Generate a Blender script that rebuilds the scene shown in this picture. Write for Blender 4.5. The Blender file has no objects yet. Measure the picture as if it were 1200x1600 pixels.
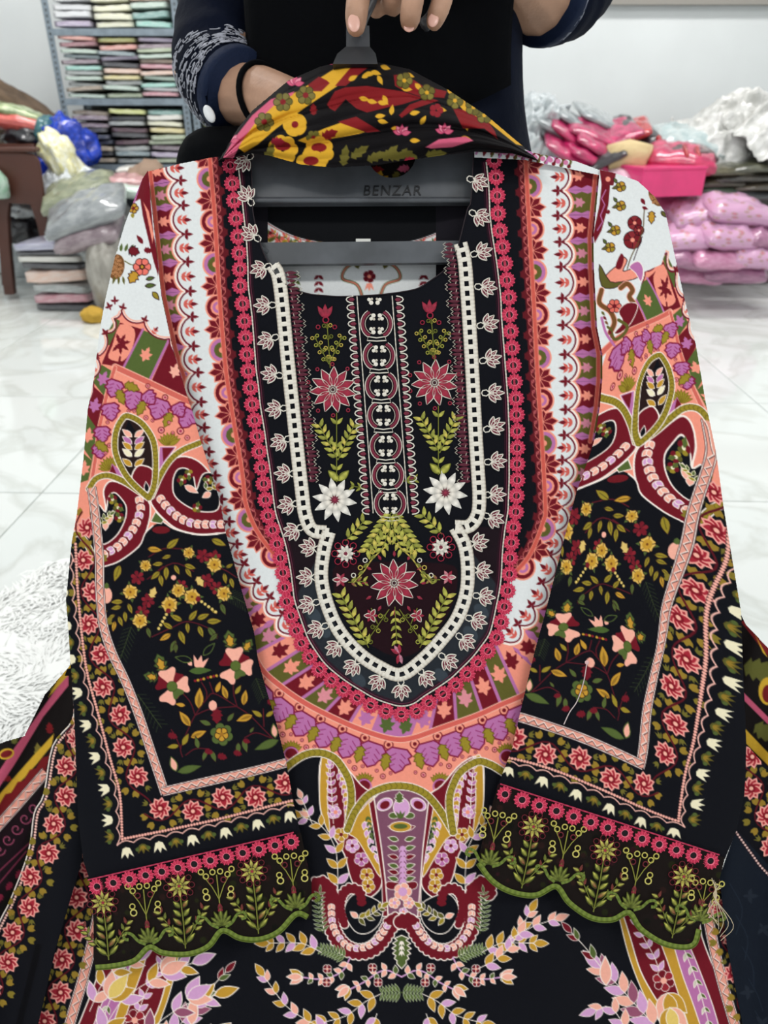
import bpy, bmesh, math, random
import numpy as np
from mathutils import Vector, Matrix
random.seed(7); np.random.seed(7)
SC = bpy.context.scene
COL = SC.collection
# ------------------------------------------------------------------ camera
PITCH = math.radians(29.0); CH = 0.92; FPX = 1150.0
cd = bpy.data.cameras.new('camera'); cam = bpy.data.objects.new('camera', cd); COL.objects.link(cam)
cam.location = (0, 0, CH); cam.rotation_euler = (math.pi / 2 - PITCH, 0, 0)
cd.sensor_fit = 'VERTICAL'; cd.sensor_height = 36; cd.lens = 36 * FPX / 1600; cd.clip_start = 0.02; cd.clip_end = 60
cd.dof.use_dof = True; cd.dof.focus_distance = 0.62; cd.dof.aperture_fstop = 9.0
SC.camera = cam
# ------------------------------------------------------------------ world and lights
wd = bpy.data.worlds.new('world'); SC.world = wd; wd.use_nodes = True
wd.node_tree.nodes['Background'].inputs[0].default_value = (0.93, 0.97, 1.0, 1)
wd.node_tree.nodes['Background'].inputs[1].default_value = .8
def area(name, loc, size, power, rot=(0, 0, 0), col=(1, 0.98, 0.95)):
    l = bpy.data.lights.new(name, 'AREA'); l.shape = 'RECTANGLE'; l.size, l.size_y = size; l.energy = power; l.color = col
    o = bpy.data.objects.new(name, l); COL.objects.link(o); o.location = loc; o.rotation_euler = rot; return o
for i, (x, y, p) in enumerate([(-1.3, -0.6, 27), (1.3, -0.6, 27), (-1.5, 2.3, 30), (1.5, 2.3, 30), (-1.5, 4.0, 36), (1.6, 4.0, 36)]):
    area('ceiling_lamp', (x, y, 2.72), (1.2, 0.3), p)
vs = SC.view_settings; vs.view_transform = 'Standard'; vs.look = 'None'; vs.gamma = 1; vs.exposure = -0.14
vs.use_curve_mapping = False
# ------------------------------------------------------------------ projection helpers (camera frame <-> world)
CP, SP = math.cos(PITCH), math.sin(PITCH)
CAM = np.array([0, 0, CH]); RIGHT = np.array([1., 0, 0]); FWD = np.array([0, CP, -SP]); UP = np.array([0, SP, CP])
def P(u, v, z):                       # picture position at distance z along the optical axis
    u = np.asarray(u, float); v = np.asarray(v, float); z = np.asarray(z, float)
    a = ((u - 600) / FPX * z)[..., None]; b = (-(v - 800) / FPX * z)[..., None]
    return CAM + a * RIGHT + b * UP + z[..., None] * FWD
def PV(u, v, z): return Vector(P(u, v, z))
def WD(u, v, D):                      # point at room depth Y = D
    dz = -(v - 800) / FPX
    d = FWD + dz * UP + (u - 600) / FPX * RIGHT
    return Vector(CAM + d * (D / d[1]))
def FL(u, v, z0=0.0):                 # point on the floor
    d = FWD - (v - 800) / FPX * UP + (u - 600) / FPX * RIGHT
    return Vector(CAM + d * ((z0 - CH) / d[2]))
# ------------------------------------------------------------------ scene helpers
def lin(c):
    c = np.asarray(c, float) / 255.0
    return np.where(c <= 0.04045, c / 12.92, ((c + 0.055) / 1.055) ** 2.4)
def l4(c): return tuple(float(x) for x in lin(c)) + (1.0,)
def tag(o, label=None, cat=None, group=None, kind=None):
    if label: o['label'] = label
    if cat: o['category'] = cat
    if group: o['group'] = group
    if kind: o['kind'] = kind
    return o
def empty(name, loc=(0, 0, 0), rz=0):
    o = bpy.data.objects.new(name, None); COL.objects.link(o); o.location = loc; o.rotation_euler = (0, 0, rz); o.empty_display_size = 0.05
    return o
def mesh(name, V, F, smooth=True):
    m = bpy.data.meshes.new(name); m.from_pydata([tuple(map(float, v)) for v in V], [], [tuple(f) for f in F])
    if smooth: m.polygons.foreach_set('use_smooth', [True] * len(m.polygons))
    m.update(); return m
def link(name, m, mat=None, parent=None, keep=True):
    o = bpy.data.objects.new(name, m); COL.objects.link(o)
    if mat is not None and not m.materials: m.materials.append(mat)
    if parent is not None:
        o.parent = parent
        if keep: o.matrix_parent_inverse = pm(parent).inverted()
    return o
def pm(o):
    m = Matrix.LocRotScale(o.location, o.rotation_euler, o.scale)
    return (pm(o.parent) @ o.matrix_parent_inverse @ m) if o.parent else m
def obj(name, V, F, mat, parent=None, smooth=True): return link(name, mesh(name, V, F, smooth), mat, parent)
def bm_obj(name, bm, mat, parent=None, smooth=False):
    m = bpy.data.meshes.new(name); bm.to_mesh(m); bm.free()
    if smooth: m.polygons.foreach_set('use_smooth', [True] * len(m.polygons))
    return link(name, m, mat, parent)
def add_box(bm, c, s, bevel=0.0, rot=None):
    r = bmesh.ops.create_cube(bm, size=1.0); vs_ = r['verts']
    bmesh.ops.scale(bm, vec=s, verts=vs_)
    if bevel:
        es = list({e for v in vs_ for e in v.link_edges})
        rb = bmesh.ops.bevel(bm, geom=es, offset=bevel, segments=2, affect='EDGES', profile=0.5)
        vs_ = [v for v in rb['verts']]
        vs_ = list({v for f in rb['faces'] for v in f.verts} | set(vs_))
    if rot is not None: bmesh.ops.rotate(bm, cent=(0, 0, 0), matrix=rot, verts=vs_)
    bmesh.ops.translate(bm, vec=c, verts=vs_)
def tube(path, rad, n=8, closed=False, cap=True, flat=1.0):
    """swept tube along 3-D points; rad scalar or list"""
    path = np.asarray(path, float); N = len(path); rad = np.broadcast_to(np.asarray(rad, float), (N,))
    T = np.gradient(path, axis=0) if not closed else np.roll(path, -1, 0) - np.roll(path, 1, 0)
    T /= np.linalg.norm(T, axis=1)[:, None] + 1e-12
    up = np.array([0, 0, 1.]) if abs(T[0][2]) < 0.9 else np.array([1., 0, 0])
    nrm = np.cross(T[0], up); nrm /= np.linalg.norm(nrm); V = []; F = []
    for i in range(N):
        nrm = nrm - T[i] * np.dot(nrm, T[i]); nrm /= np.linalg.norm(nrm) + 1e-12
        b = np.cross(T[i], nrm)
        for k in range(n):
            a = 2 * math.pi * k / n
            V.append(path[i] + rad[i] * (math.cos(a) * nrm + flat * math.sin(a) * b))
    for i in range(N - (0 if closed else 1)):
        for k in range(n):
            a = i * n + k; b_ = i * n + (k + 1) % n; j = (i + 1) % N
            F.append((a, b_, j * n + (k + 1) % n, j * n + k))
    if cap and not closed:
        F.append(tuple(range(n - 1, -1, -1))); F.append(tuple((N - 1) * n + k for k in range(n)))
    return V, F
def merge(*vf):
    V = []; F = []
    for v, f in vf:
        o = len(V); V += list(v); F += [tuple(i + o for i in q) for q in f]
    return V, F
def sp(pts, n=8, closed=False):
    """Catmull-Rom through points"""
    p = np.asarray(pts, float)
    if len(p) < 3 and not closed: return p
    q = np.vstack([p[-1], p, p[0], p[1]]) if closed else np.vstack([2 * p[0] - p[1], p, 2 * p[-1] - p[-2]])
    out = []; t = np.linspace(0, 1, n, endpoint=False)[:, None]
    for i in range(1, len(q) - 2):
        a, b, c, d = q[i - 1], q[i], q[i + 1], q[i + 2]
        out.append(0.5 * ((2 * b) + (c - a) * t + (2 * a - 5 * b + 4 * c - d) * t ** 2 + (3 * b - a - 3 * c + d) * t ** 3))
    r = np.vstack(out)
    return r if closed else np.vstack([r, p[-1]])
MATS = {}
def pmat(name, rgb, rough=0.6, spec=0.4, var=0.0, vscale=8.0, bump=0.0, bscale=40.0, coat=0.0, rgb2=None, metal=0.0, trans=0.0, sheen=0.0, alpha=1.0, wave=None):
    if name in MATS: return MATS[name]
    m = bpy.data.materials.new(name); m.use_nodes = True; nt = m.node_tree; b = nt.nodes['Principled BSDF']
    b.inputs['Base Color'].default_value = l4(rgb); b.inputs['Roughness'].default_value = rough
    b.inputs['Specular IOR Level'].default_value = spec; b.inputs['Metallic'].default_value = metal
    b.inputs['Coat Weight'].default_value = coat; b.inputs['Coat Roughness'].default_value = 0.12
    b.inputs['Sheen Weight'].default_value = sheen; b.inputs['Transmission Weight'].default_value = trans; b.inputs['Alpha'].default_value = alpha
    tc = nt.nodes.new('ShaderNodeTexCoord')
    if var or rgb2 is not None:
        n = nt.nodes.new('ShaderNodeTexNoise'); n.inputs['Scale'].default_value = vscale; n.inputs['Detail'].default_value = 5
        nt.links.new(tc.outputs['Object'], n.inputs['Vector'])
        r = nt.nodes.new('ShaderNodeValToRGB'); c = np.array(rgb, float)
        lo, hi = (c * (1 - var), np.minimum(255, c * (1 + var))) if rgb2 is None else (c, np.array(rgb2, float))
        r.color_ramp.elements[0].color = l4(lo); r.color_ramp.elements[1].color = l4(hi)
        r.color_ramp.elements[0].position = 0.38; r.color_ramp.elements[1].position = 0.62
        nt.links.new(n.outputs['Fac'], r.inputs['Fac']); nt.links.new(r.outputs['Color'], b.inputs['Base Color'])
    if bump:
        n = nt.nodes.new('ShaderNodeTexNoise'); n.inputs['Scale'].default_value = bscale; n.inputs['Detail'].default_value = 4
        nt.links.new(tc.outputs['Object'], n.inputs['Vector'])
        bp = nt.nodes.new('ShaderNodeBump'); bp.inputs['Strength'].default_value = bump; bp.inputs['Distance'].default_value = 0.01
        nt.links.new(n.outputs['Fac'], bp.inputs['Height']); nt.links.new(bp.outputs['Normal'], b.inputs['Normal'])
    MATS[name] = m; return m
# ================================================================== ROOM
WB = 5.25
wallm = pmat('wall_paint', (226, 230, 231), 0.8, 0.2, var=0.015, vscale=1.5)
def quad_box(name, lo, hi, mat, kind='structure', parent=None):
    bm = bmesh.new(); lo = np.array(lo); hi = np.array(hi); add_box(bm, tuple((lo + hi) / 2), tuple(hi - lo))
    o = bm_obj(name, bm, mat, parent)
    if parent is None: tag(o, kind=kind)
    return o
w = quad_box('wall_back', (-3.3, WB, 0), (3.6, WB + .12, 2.8), wallm); tag(w, 'plain off-white painted back wall of the stockroom', 'wall')
w = quad_box('wall_left', (-3.42, -2.2, 0), (-3.3, WB + .12, 2.8), wallm); tag(w, 'plain off-white painted side wall beyond the chair', 'wall')
w = quad_box('wall_right', (3.6, -2.2, 0), (3.72, WB + .12, 2.8), wallm); tag(w, 'plain off-white painted side wall beyond the pink packets', 'wall')
w = quad_box('ceiling', (-3.42, -2.2, 2.8), (3.72, WB + .12, 2.9), wallm); tag(w, 'flat white ceiling of the stockroom', 'ceiling')
a = WD(925, 9, WB); ledge = quad_box('trim_1', (a.x, WB - .06, a.z), (3.6, WB, a.z + .16), pmat('ledge', (150, 146, 140), .6)); tag(ledge, 'grey horizontal ledge running along the back wall', 'ledge')
# floor: slab with separate polished tiles
grout = pmat('grout', (196, 200, 198), 0.7)
fl = quad_box('floor', (-3.42, -2.2, -0.12), (3.72, WB + .12, -0.004), grout); tag(fl, 'floor of glossy white marbled tiles', 'floor')
tm = bpy.data.materials.new('marble_tile'); tm.use_nodes = True; nt = tm.node_tree; b = nt.nodes['Principled BSDF']
b.inputs['Roughness'].default_value = 0.07; b.inputs['Specular IOR Level'].default_value = 0.55
tc = nt.nodes.new('ShaderNodeTexCoord'); oi = nt.nodes.new('ShaderNodeObjectInfo')
va = nt.nodes.new('ShaderNodeVectorMath'); va.operation = 'ADD'; sc = nt.nodes.new('ShaderNodeVectorMath'); sc.operation = 'SCALE'; sc.inputs['Scale'].default_value = 0.7
nt.links.new(oi.outputs['Location'], sc.inputs[0]); nt.links.new(tc.outputs['Object'], va.inputs[0]); nt.links.new(sc.outputs[0], va.inputs[1])
n1 = nt.nodes.new('ShaderNodeTexNoise'); n1.inputs['Scale'].default_value = 2.2; n1.inputs['Detail'].default_value = 8; n1.inputs['Distortion'].default_value = 1.6
nt.links.new(va.outputs[0], n1.inputs['Vector'])
r1 = nt.nodes.new('ShaderNodeValToRGB'); e = r1.color_ramp.elements
e[0].position = .44; e[0].color = l4((226, 230, 228)); e[1].position = .56; e[1].color = l4((229, 232, 230))
m_ = r1.color_ramp.elements.new(.5); m_.color = l4((212, 215, 211))
nt.links.new(n1.outputs['Fac'], r1.inputs['Fac']); nt.links.new(r1.outputs['Color'], b.inputs['Base Color'])
TS = 0.74; gx0 = FL(65, 770).x; gy0 = FL(65, 770).y
bm = bmesh.new(); add_box(bm, (0, 0, -0.005), (TS - .004, TS - .004, .01), 0.0012); tile_me = bpy.data.meshes.new('tile'); bm.to_mesh(tile_me); bm.free(); tile_me.materials.append(tm)
yaw = math.radians(-1.5)
for i in range(-6, 8):
    for j in range(-5, 8):
        x = (i + .5) * TS; y = (j + .5) * TS
        X = gx0 + x * math.cos(yaw) - y * math.sin(yaw); Y = gy0 + x * math.sin(yaw) + y * math.cos(yaw)
        if -3.0 < X < 3.3 and -1.6 < Y < WB - .3:
            t = link('tile', tile_me, parent=fl); t.location = (X, Y, 0); t.rotation_euler = (0, 0, yaw)
# ================================================================== RACK
steel = pmat('rack_steel', (128, 140, 150), 0.45, 0.5, metal=0.3, var=.06, vscale=20)
gap_dark = pmat('rack_dark', (70, 74, 78), .5)
RY = 4.6
def rack(x0, x1, label, shelves):
    r = empty('storage_rack', ((x0 + x1) / 2, RY, 0)); tag(r, label, 'rack', 'steel racks along the back wall')
    for x in (x0, x1):
        for y in (RY, RY + .38):
            bm = bmesh.new(); s = 1 if x == x0 else -1
            add_box(bm, (x, y, .95), (.035, .003, 1.9)); add_box(bm, (x - s * .016, y + (.016 if y == RY else -.016), .95), (.003, .035, 1.9))
            p = bm_obj('post', bm, steel, r)
            if y == RY:
                Vh = []; Fh = []
                for k in range(60):
                    z = .3 + k * .026
                    c = len(Vh); Vh += [(x - .005, y - .002, z), (x + .005, y - .002, z), (x + .005, y - .002, z + .013), (x - .005, y - .002, z + .013)]; Fh.append((c, c + 1, c + 2, c + 3))
                obj('slot_holes', Vh, Fh, gap_dark, p, False)
    for z in shelves:
        bm = bmesh.new(); add_box(bm, ((x0 + x1) / 2, RY + .19, z - .01), (x1 - x0, .38, .004)); add_box(bm, ((x0 + x1) / 2, RY, z - .02), (x1 - x0, .004, .032))
        bm_obj('shelf', bm, steel, r)
    bm = bmesh.new(); add_box(bm, ((x0 + x1) / 2, RY + .385, .95), (x1 - x0, .004, 1.9)); bm_obj('shade_sheet', bm, gap_dark, r)  # added dark sheet: stands in for the shade in gaps behind the packets
    return r
SH = [.02, .30, .625, .95, 1.27, 1.6]
xa = WD(80, 60, RY).x; xb = WD(283, 100, RY).x
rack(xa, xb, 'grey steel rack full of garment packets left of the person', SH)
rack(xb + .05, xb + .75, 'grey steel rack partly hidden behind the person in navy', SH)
# ------------------------------------------------------------------ soft packets (fabric folded in clear film)
def film(name, c1, c2=None, rough=.35):
    m = pmat(name, c1, rough, .5, rgb2=c2 if c2 is not None else tuple(min(255, x * 1.12) for x in c1), vscale=7, bump=.6, bscale=9, coat=1.0); m.node_tree.nodes['Principled BSDF'].inputs['Coat Roughness'].default_value = .06
    return m
def pillow_mesh(name, sx, sy, sz, seed, n=12, wr=.006, pinch=.75):
    rs = np.random.RandomState(seed); bm = bmesh.new(); bmesh.ops.create_cube(bm, size=2.0)
    bmesh.ops.subdivide_edges(bm, edges=bm.edges[:], cuts=n - 1, use_grid_fill=True)
    ph = rs.rand(8) * 6.28
    for v in bm.verts:
        x, y, z = v.co
        e = (1 - abs(x) ** 3) * (1 - abs(y) ** 3)
        t = (1 - pinch) + pinch * e ** .45 if e > 0 else (1 - pinch)
        wv = math.sin(5 * x + 3 * y + ph[0]) * math.sin(4 * y - 2 * x + ph[1]) + .6 * math.sin(9 * x - 7 * y + ph[2]) + .4 * math.sin(13 * x + 11 * y + ph[3])
        cx = 1 - .05 * abs(y) ** 4; cy = 1 - .05 * abs(x) ** 4
        v.co = (x * sx / 2 * cx, y * sy / 2 * cy, z * sz / 2 * t + wr * wv * (1 if z > 0 else .4) * t + sz * .04 * math.sin(2 * x + ph[4]))
    m = bpy.data.meshes.new(name); bm.to_mesh(m); bm.free(); m.polygons.foreach_set('use_smooth', [True] * len(m.polygons)); return m
pk = [pillow_mesh('packet', 1, 1, 1, s, 10, .06, .34) for s in range(6)]
pk2 = [pillow_mesh('packet', 1, 1, 1, s + 20, 14, .07, .8) for s in range(6)]
def packet(name, label, cat, c, size, rot, mat, group=None, k=0):
    me = (pk if group and 'wrapped garments' in group else pk2)[k % 6].copy(); me.materials.append(mat); o = link(name, me); o.location = c; o.scale = size; o.rotation_euler = rot
    tag(o, label, cat, group); return o
PKC = {  # colour word: two fabric colours
 'white': ((214, 216, 220), (222, 223, 226)), 'cream': ((230, 229, 202), (232, 231, 215)), 'lavender': ((180, 166, 193), (201, 193, 209)), 'teal': ((121, 162, 157), (165, 190, 187)), 'mint': ((185, 205, 193), (205, 217, 209)),
 'coral': ((214, 148, 139), (222, 182, 176)), 'grey': ((157, 162, 162), (187, 190, 190)), 'charcoal': ((66, 66, 74), (91, 91, 95)), 'mauve': ((137, 119, 131), (175, 164, 172)), 'lime': ((203, 209, 130), (216, 219, 171)),
 'peach': ((227, 193, 176), (230, 209, 199)), 'aqua': ((157, 209, 198), (187, 219, 212)), 'tan': ((157, 140, 122), (187, 177, 166)), 'plum': ((92, 62, 76), (105, 89, 96)), 'navy': ((60, 66, 92), (88, 91, 105)), 'sage': ((175, 187, 158), (198, 206, 188)), 'rose': ((198, 137, 149), (212, 175, 183)), 'slate': ((130, 148, 155), (171, 182, 186)), 'yellow': ((221, 207, 148), (227, 218, 182)), 'ivory': ((223, 221, 214), (228, 227, 222))}
def fm(c): return film('film_' + c, *PKC[c])
stacks = {  # shelf index: three columns, bottom to top
 4: [['lavender', 'white', 'white', 'white', 'white', 'grey', 'white', 'white'], ['cream', 'cream', 'cream', 'cream', 'yellow', 'cream', 'ivory', 'cream'], ['aqua', 'teal', 'mint', 'peach', 'rose', 'mint', 'white', 'grey']],
 3: [['mint', 'tan', 'grey', 'mint', 'grey', 'aqua', 'mauve', 'slate', 'mint', 'rose', 'coral'], ['sage', 'mint', 'grey', 'yellow', 'peach', 'charcoal', 'lavender', 'slate', 'coral', 'lime'], ['rose', 'white', 'aqua', 'mint', 'peach', 'rose', 'tan', 'mint', 'sage', 'mauve', 'lavender']],
 2: [['tan', 'charcoal', 'tan', 'navy', 'navy', 'charcoal', 'mauve', 'mauve', 'tan'], ['grey', 'slate', 'grey', 'plum', 'charcoal', 'plum', 'grey', 'charcoal', 'lime'], ['sage', 'lavender', 'mauve', 'sage', 'sage', 'yellow', 'cream', 'ivory', 'teal']]}
ordw = ['lowest', 'second', 'third', 'fourth', 'fifth', 'sixth', 'seventh', 'eighth', 'ninth', 'tenth', 'eleventh']
rowname = {4: 'top', 3: 'middle', 2: 'bottom'}; colname = ['left', 'centre', 'right']
cw = (xb - xa - .05) / 3
for s, cols in stacks.items():
    for ci, colr in enumerate(cols):
        nn = len(colr); hh = (.285 if s == 3 else .275 if s == 2 else .3) / nn
        z = SH[s]
        for k, c in enumerate(colr):
            h = hh * random.uniform(.9, 1.08); cx = xa + .025 + cw * (ci + .5) + random.uniform(-.008, .008)
            packet('garment_packet', '%s wrapped garment, %s in the %s stack, %s visible shelf of the full rack' % (c, ordw[k], colname[ci], rowname[s]), 'garment packet',
                   (cx, RY + .17 + random.uniform(-.012, .012), z + h / 2), (cw * random.uniform(.95, .985), .33, h * .97), (random.uniform(-.03, .03), random.uniform(-.05, .05), random.uniform(-.04, .04)), fm(c), 'wrapped garments on the full rack', k + ci)
            z += h
for s, colr in ((4, ['slate', 'white', 'grey', 'mint', 'slate']), (3, ['grey', 'white', 'mint', 'grey', 'slate', 'ivory', 'sage']), (2, ['charcoal', 'grey', 'sage', 'ivory', 'sage', 'lime'])):
    z = SH[s]
    for k, c in enumerate(colr):
        h = .036
        packet('garment_packet', '%s wrapped garment, %s from below on the %s shelf of the rack behind the person' % (c, ordw[k], rowname[s]), 'garment packet', (xb + .05 + .13, RY + .17, z + h / 2), (.21, .31, h), (0, 0, random.uniform(-.04, .04)), fm(c), 'wrapped garments on the hidden rack', k)
        z += h
# ================================================================== LEFT PILE
def blob(name, label, cat, c, size, mat, seed=0, amp=.18, freq=2.2, rot=(0, 0, 0), sub=4, flat=True, group=None, parent=None, fold=0.0):
    """crumpled soft bag or bundle: displaced sphere with creases"""
    from mathutils import noise
    bm = bmesh.new(); bmesh.ops.create_icosphere(bm, subdivisions=sub, radius=.5)
    for v in bm.verts:
        p = v.co * freq * 2 + Vector((seed * 3.1, seed * 1.7, seed))
        d = noise.noise(p) * .6 + (.5 - abs(noise.noise(p * 2.1))) * .55 + (.5 - abs(noise.noise(p * 4.3))) * .25 - .35
        v.co = v.co * (1 + amp * 2 * d)
        if flat and v.co.z < -.34: v.co.z = -.34 + (v.co.z + .34) * .15
    me = bpy.data.meshes.new(name); bm.to_mesh(me); bm.free(); me.polygons.foreach_set('use_smooth', [True] * len(me.polygons))
    o = link(name, me, mat); o.location = c; o.scale = size; o.rotation_euler = rot
    if label: tag(o, label, cat, group)
    return o
def sheet(name, label, cat, c, size, mat, seed=0, amp=.2, rot=(0, 0, 0), n=44, dome=.5, group=None):
    """crumpled film or cloth sheet heaped over something"""
    from mathutils import noise
    V = []; F = []
    for j in range(n + 1):
        for i in range(n + 1):
            x = i / n - .5; y = j / n - .5
            p = Vector((x * 4 + seed * 5.3, y * 4 + seed * 2.1, seed))
            d = (.5 - abs(noise.noise(p))) + .5 * (.5 - abs(noise.noise(p * 2.3))) + .25 * noise.noise(p * 5)
            r = min(1, math.hypot(x, y) * 2)
            V.append((x + .06 * noise.noise(p * 1.7), y + .06 * noise.noise(p * 1.3 + Vector((9, 0, 0))), dome * (1 - r * r) + amp * d * (1 - .5 * r)))
    for j in range(n):
        for i in range(n): a = j * (n + 1) + i; F.append((a, a + 1, a + n + 2, a + n + 1))
    o = obj(name, V, F, mat); o.location = c; o.scale = size; o.rotation_euler = rot; tag(o, label, cat, group)
    md = o.modifiers.new('thickness', 'SOLIDIFY'); md.thickness = .004
    return o
def U(u, v, D): return WD(u, v, D)
def heap(name, label, cat, u, v, D, sx, sy, mat, seed, amp=.12):
    t = U(u, v, D); s = t.z / .8; return blob(name, label, cat, (t.x, t.y, .345 * s), (sx, sy, s), mat, seed, amp)
clear = pmat('clear_film', (214, 220, 222), .22, .6, rgb2=(176, 184, 188), vscale=9, bump=.5, bscale=14, coat=.6)
whitefilm = pmat('white_film', (226, 230, 232), .3, .5, rgb2=(196, 202, 208), vscale=7, bump=.5, bscale=12, coat=.4)
# support heap hidden below the pile
brownc = pmat('brown_cloth', (96, 80, 66), .85, .2, var=.12, vscale=10, bump=.4, bscale=9, sheen=.2)
blob('cloth_bundle', 'brown cloth bundle lying on top of the pile by the wall', 'cloth', U(-6, 168, 4.7), (.8, .3, .34), brownc, 3, .22, 1.2, (0, math.radians(28), 0))
heap('sack', 'large beige sack under the brown cloth bundle', 'sack', -20, 190, 4.85, .75, .4, pmat('sack_beige', (150, 140, 126), .7, bump=.4, bscale=10), 5, .12)
packet('garment_packet', 'pale green wrapped garment on the pile under the brown cloth', 'garment packet', U(24, 176, 4.5), (.3, .2, .07), (0, .25, .2), film('film_pgreen', (196, 210, 160), (120, 140, 90)), None, 1)
packet('garment_packet', 'coral wrapped garment below the brown cloth on the pile', 'garment packet', U(36, 193, 4.5), (.32, .22, .1), (0, .17, .1), film('film_coral2', (226, 112, 102), (206, 92, 88)), None, 2)
packet('garment_packet', 'teal wrapped garment beside the coral packet on the pile', 'garment packet', U(76, 207, 4.45), (.1, .2, .14), (0, .12, .1), film('film_teal2', (52, 116, 122), (38, 92, 100)), None, 3)
blob('black_bag', 'black glossy bag under the coral packet', 'bag', U(40, 216, 4.45), (.26, .2, .13), film('film_black', (22, 22, 26), (36, 36, 44)), 2, .16)
bluem = pmat('blue_film', (26, 70, 206), .25, .5, rgb2=(14, 44, 150), vscale=8, bump=.6, bscale=14, coat=.6)
blob('plastic_bag', 'bright blue crumpled plastic bag on the pile before the rack', 'plastic bag', U(106, 230, 4.4), (.3, .25, .3), bluem, 7, .3, 2.0)
blob('plastic_bag', 'bright blue plastic bag beside the chair, lower of the two', 'plastic bag', U(82, 264, 4.4), (.24, .2, .2), bluem, 9, .3, 2.0)
blob('plastic_bag', 'pale yellow translucent bag stuffed among the blue bags', 'plastic bag', U(96, 248, 4.2), (.17, .2, .3), pmat('yellow_film', (226, 220, 160), .3, rgb2=(236, 236, 220), vscale=8, bump=.6, bscale=14, coat=.5), 11, .25, 2.0, (0, -.5, 0))
sheet('plastic_sheet', 'white woven plastic sheet draped behind the chair arm', 'plastic sheet', U(34, 268, 4.75), (.62, .3, .5), whitefilm, 4, .16, (math.radians(62), math.radians(14), 0), dome=.2)
sheet('plastic_sheet', 'crumpled white film heaped below the blue bags', 'plastic sheet', U(112, 292, 4.2), (.34, .3, .24), whitefilm, 6, .3, (.35, 0, 0), dome=.35)
olive = film('film_olive', (150, 154, 128), (120, 126, 102)); greyp = film('film_greyp', (150, 154, 156), (126, 130, 134)); mauvep = film('film_mauvep', (128, 110, 118), (156, 140, 146))
packet('garment_packet', 'olive wrapped garment lying behind the big grey packet', 'garment packet', U(124, 302, 4.0), (.36, .3, .12), (.3, -.2, .1), olive, None, 0)
packet('garment_packet', 'big grey wrapped garment with black edge tilted on the pile', 'garment packet', U(135, 330, 3.78), (.4, .3, .11), (.35, -.32, .1), greyp, None, 4)
packet('garment_packet', 'mauve wrapped garment under the big grey packet', 'garment packet', U(140, 360, 3.78), (.32, .3, .12), (.3, -.25, .05), mauvep, None, 5)
blob('plastic_bag', 'clear puffy plastic bag under the mauve packet', 'plastic bag', U(122, 380, 3.9), (.34, .26, .22), clear, 8, .14)
packet('garment_packet', 'yellow wrapped garment corner sticking up behind the grey packet', 'garment packet', U(166, 290, 4.1), (.08, .15, .09), (.1, .5, .2), film('film_yel2', (216, 204, 130), (190, 176, 100)), None, 2)
packet('garment_packet', 'pink wrapped garment on the floor pile before the rack', 'garment packet', U(200, 282, 4.1), (.2, .2, .06), (.1, .0, .1), film('film_pink2', (208, 160, 160), (184, 134, 138)), None, 3)
packet('garment_packet', 'mint wrapped garment under the pink packet by the rack', 'garment packet', U(196, 296, 4.05), (.26, .2, .07), (.1, .05, 0), fm('mint'), None, 1)
packet('garment_packet', 'white wrapped garment on the dark lower shelf front', 'garment packet', U(209, 265, 4.3), (.14, .2, .04), (0, 0, 0), fm('ivory'), None, 1)
packet('paper_parcel', 'brown paper parcel between rack and kurta shoulder', 'parcel', U(228, 276, 4.2), (.2, .2, .12), (.1, -.35, .2), pmat('paper', (150, 126, 108), .7, bump=.3), None, 2)
blob('sack', 'beige translucent sack beside the packet stack, behind the sleeve', 'sack', U(172, 432, 3.72), (.2, .28, .44), pmat('beige_film', (170, 166, 158), .4, rgb2=(142, 138, 130), vscale=6, bump=.5, bscale=10, coat=.4), 13, .12)
blob('yellow_cloth', 'small mustard cloth on the floor beside the packet stack', 'cloth', FL(148, 503) + Vector((0, 0, .03)), (.12, .1, .09), pmat('mustard_cloth', (196, 156, 60), .8, bump=.3), 14, .16)
blob('clear_bag', 'large grey translucent bag behind the chair legs', 'plastic bag', U(52, 398, 4.68), (.52, .3, .36), clear, 15, .15)
blob('black_bundle', 'black bundle on the floor beneath the chair', 'bundle', U(24, 352, 4.4), (.3, .2, .26), film('film_black'.replace('black', 'blk2'), (30, 30, 34), (50, 50, 56)), 16, .2)
blob('white_bundle', 'white plastic bundle under the chair seat', 'bundle', U(30, 330, 4.42), (.34, .2, .13), whitefilm, 17, .2)
heap('heap_bag', 'grey bag at the bottom of the pile behind the packets', 'bag', 140, 300, 4.25, .62, .34, pmat('heap_grey', (120, 122, 122), .5, bump=.5, bscale=9, coat=.4), 18, .12)
base = FL(98, 488)
zz = 0
for k, (c, h, wd_, ox) in enumerate([('charcoal', .035, .33, .0), ('rose', .05, .34, 0), ('grey', .05, .33, .0), ('peach', .07, .36, -.02), ('charcoal', .03, .36, -.02), ('ivory', .035, .38, -.02), ('charcoal', .02, .36, -.03), ('lavender', .04, .4, -.02)]):
    packet('garment_packet', '%s wrapped garment, %s in the small floor stack before the chair' % (c, ordw[k]), 'garment packet', (base.x + ox, base.y + .17, zz + h / 2), (wd_ * .84, .3, h * 1.04), (0, random.uniform(-.03, .03), random.uniform(-.08, .08)), fm(c) if c != 'lavender' else film('film_lav2', (196, 196, 212), (176, 176, 200)), 'floor stack of wrapped garments', k)
    zz += h
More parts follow.
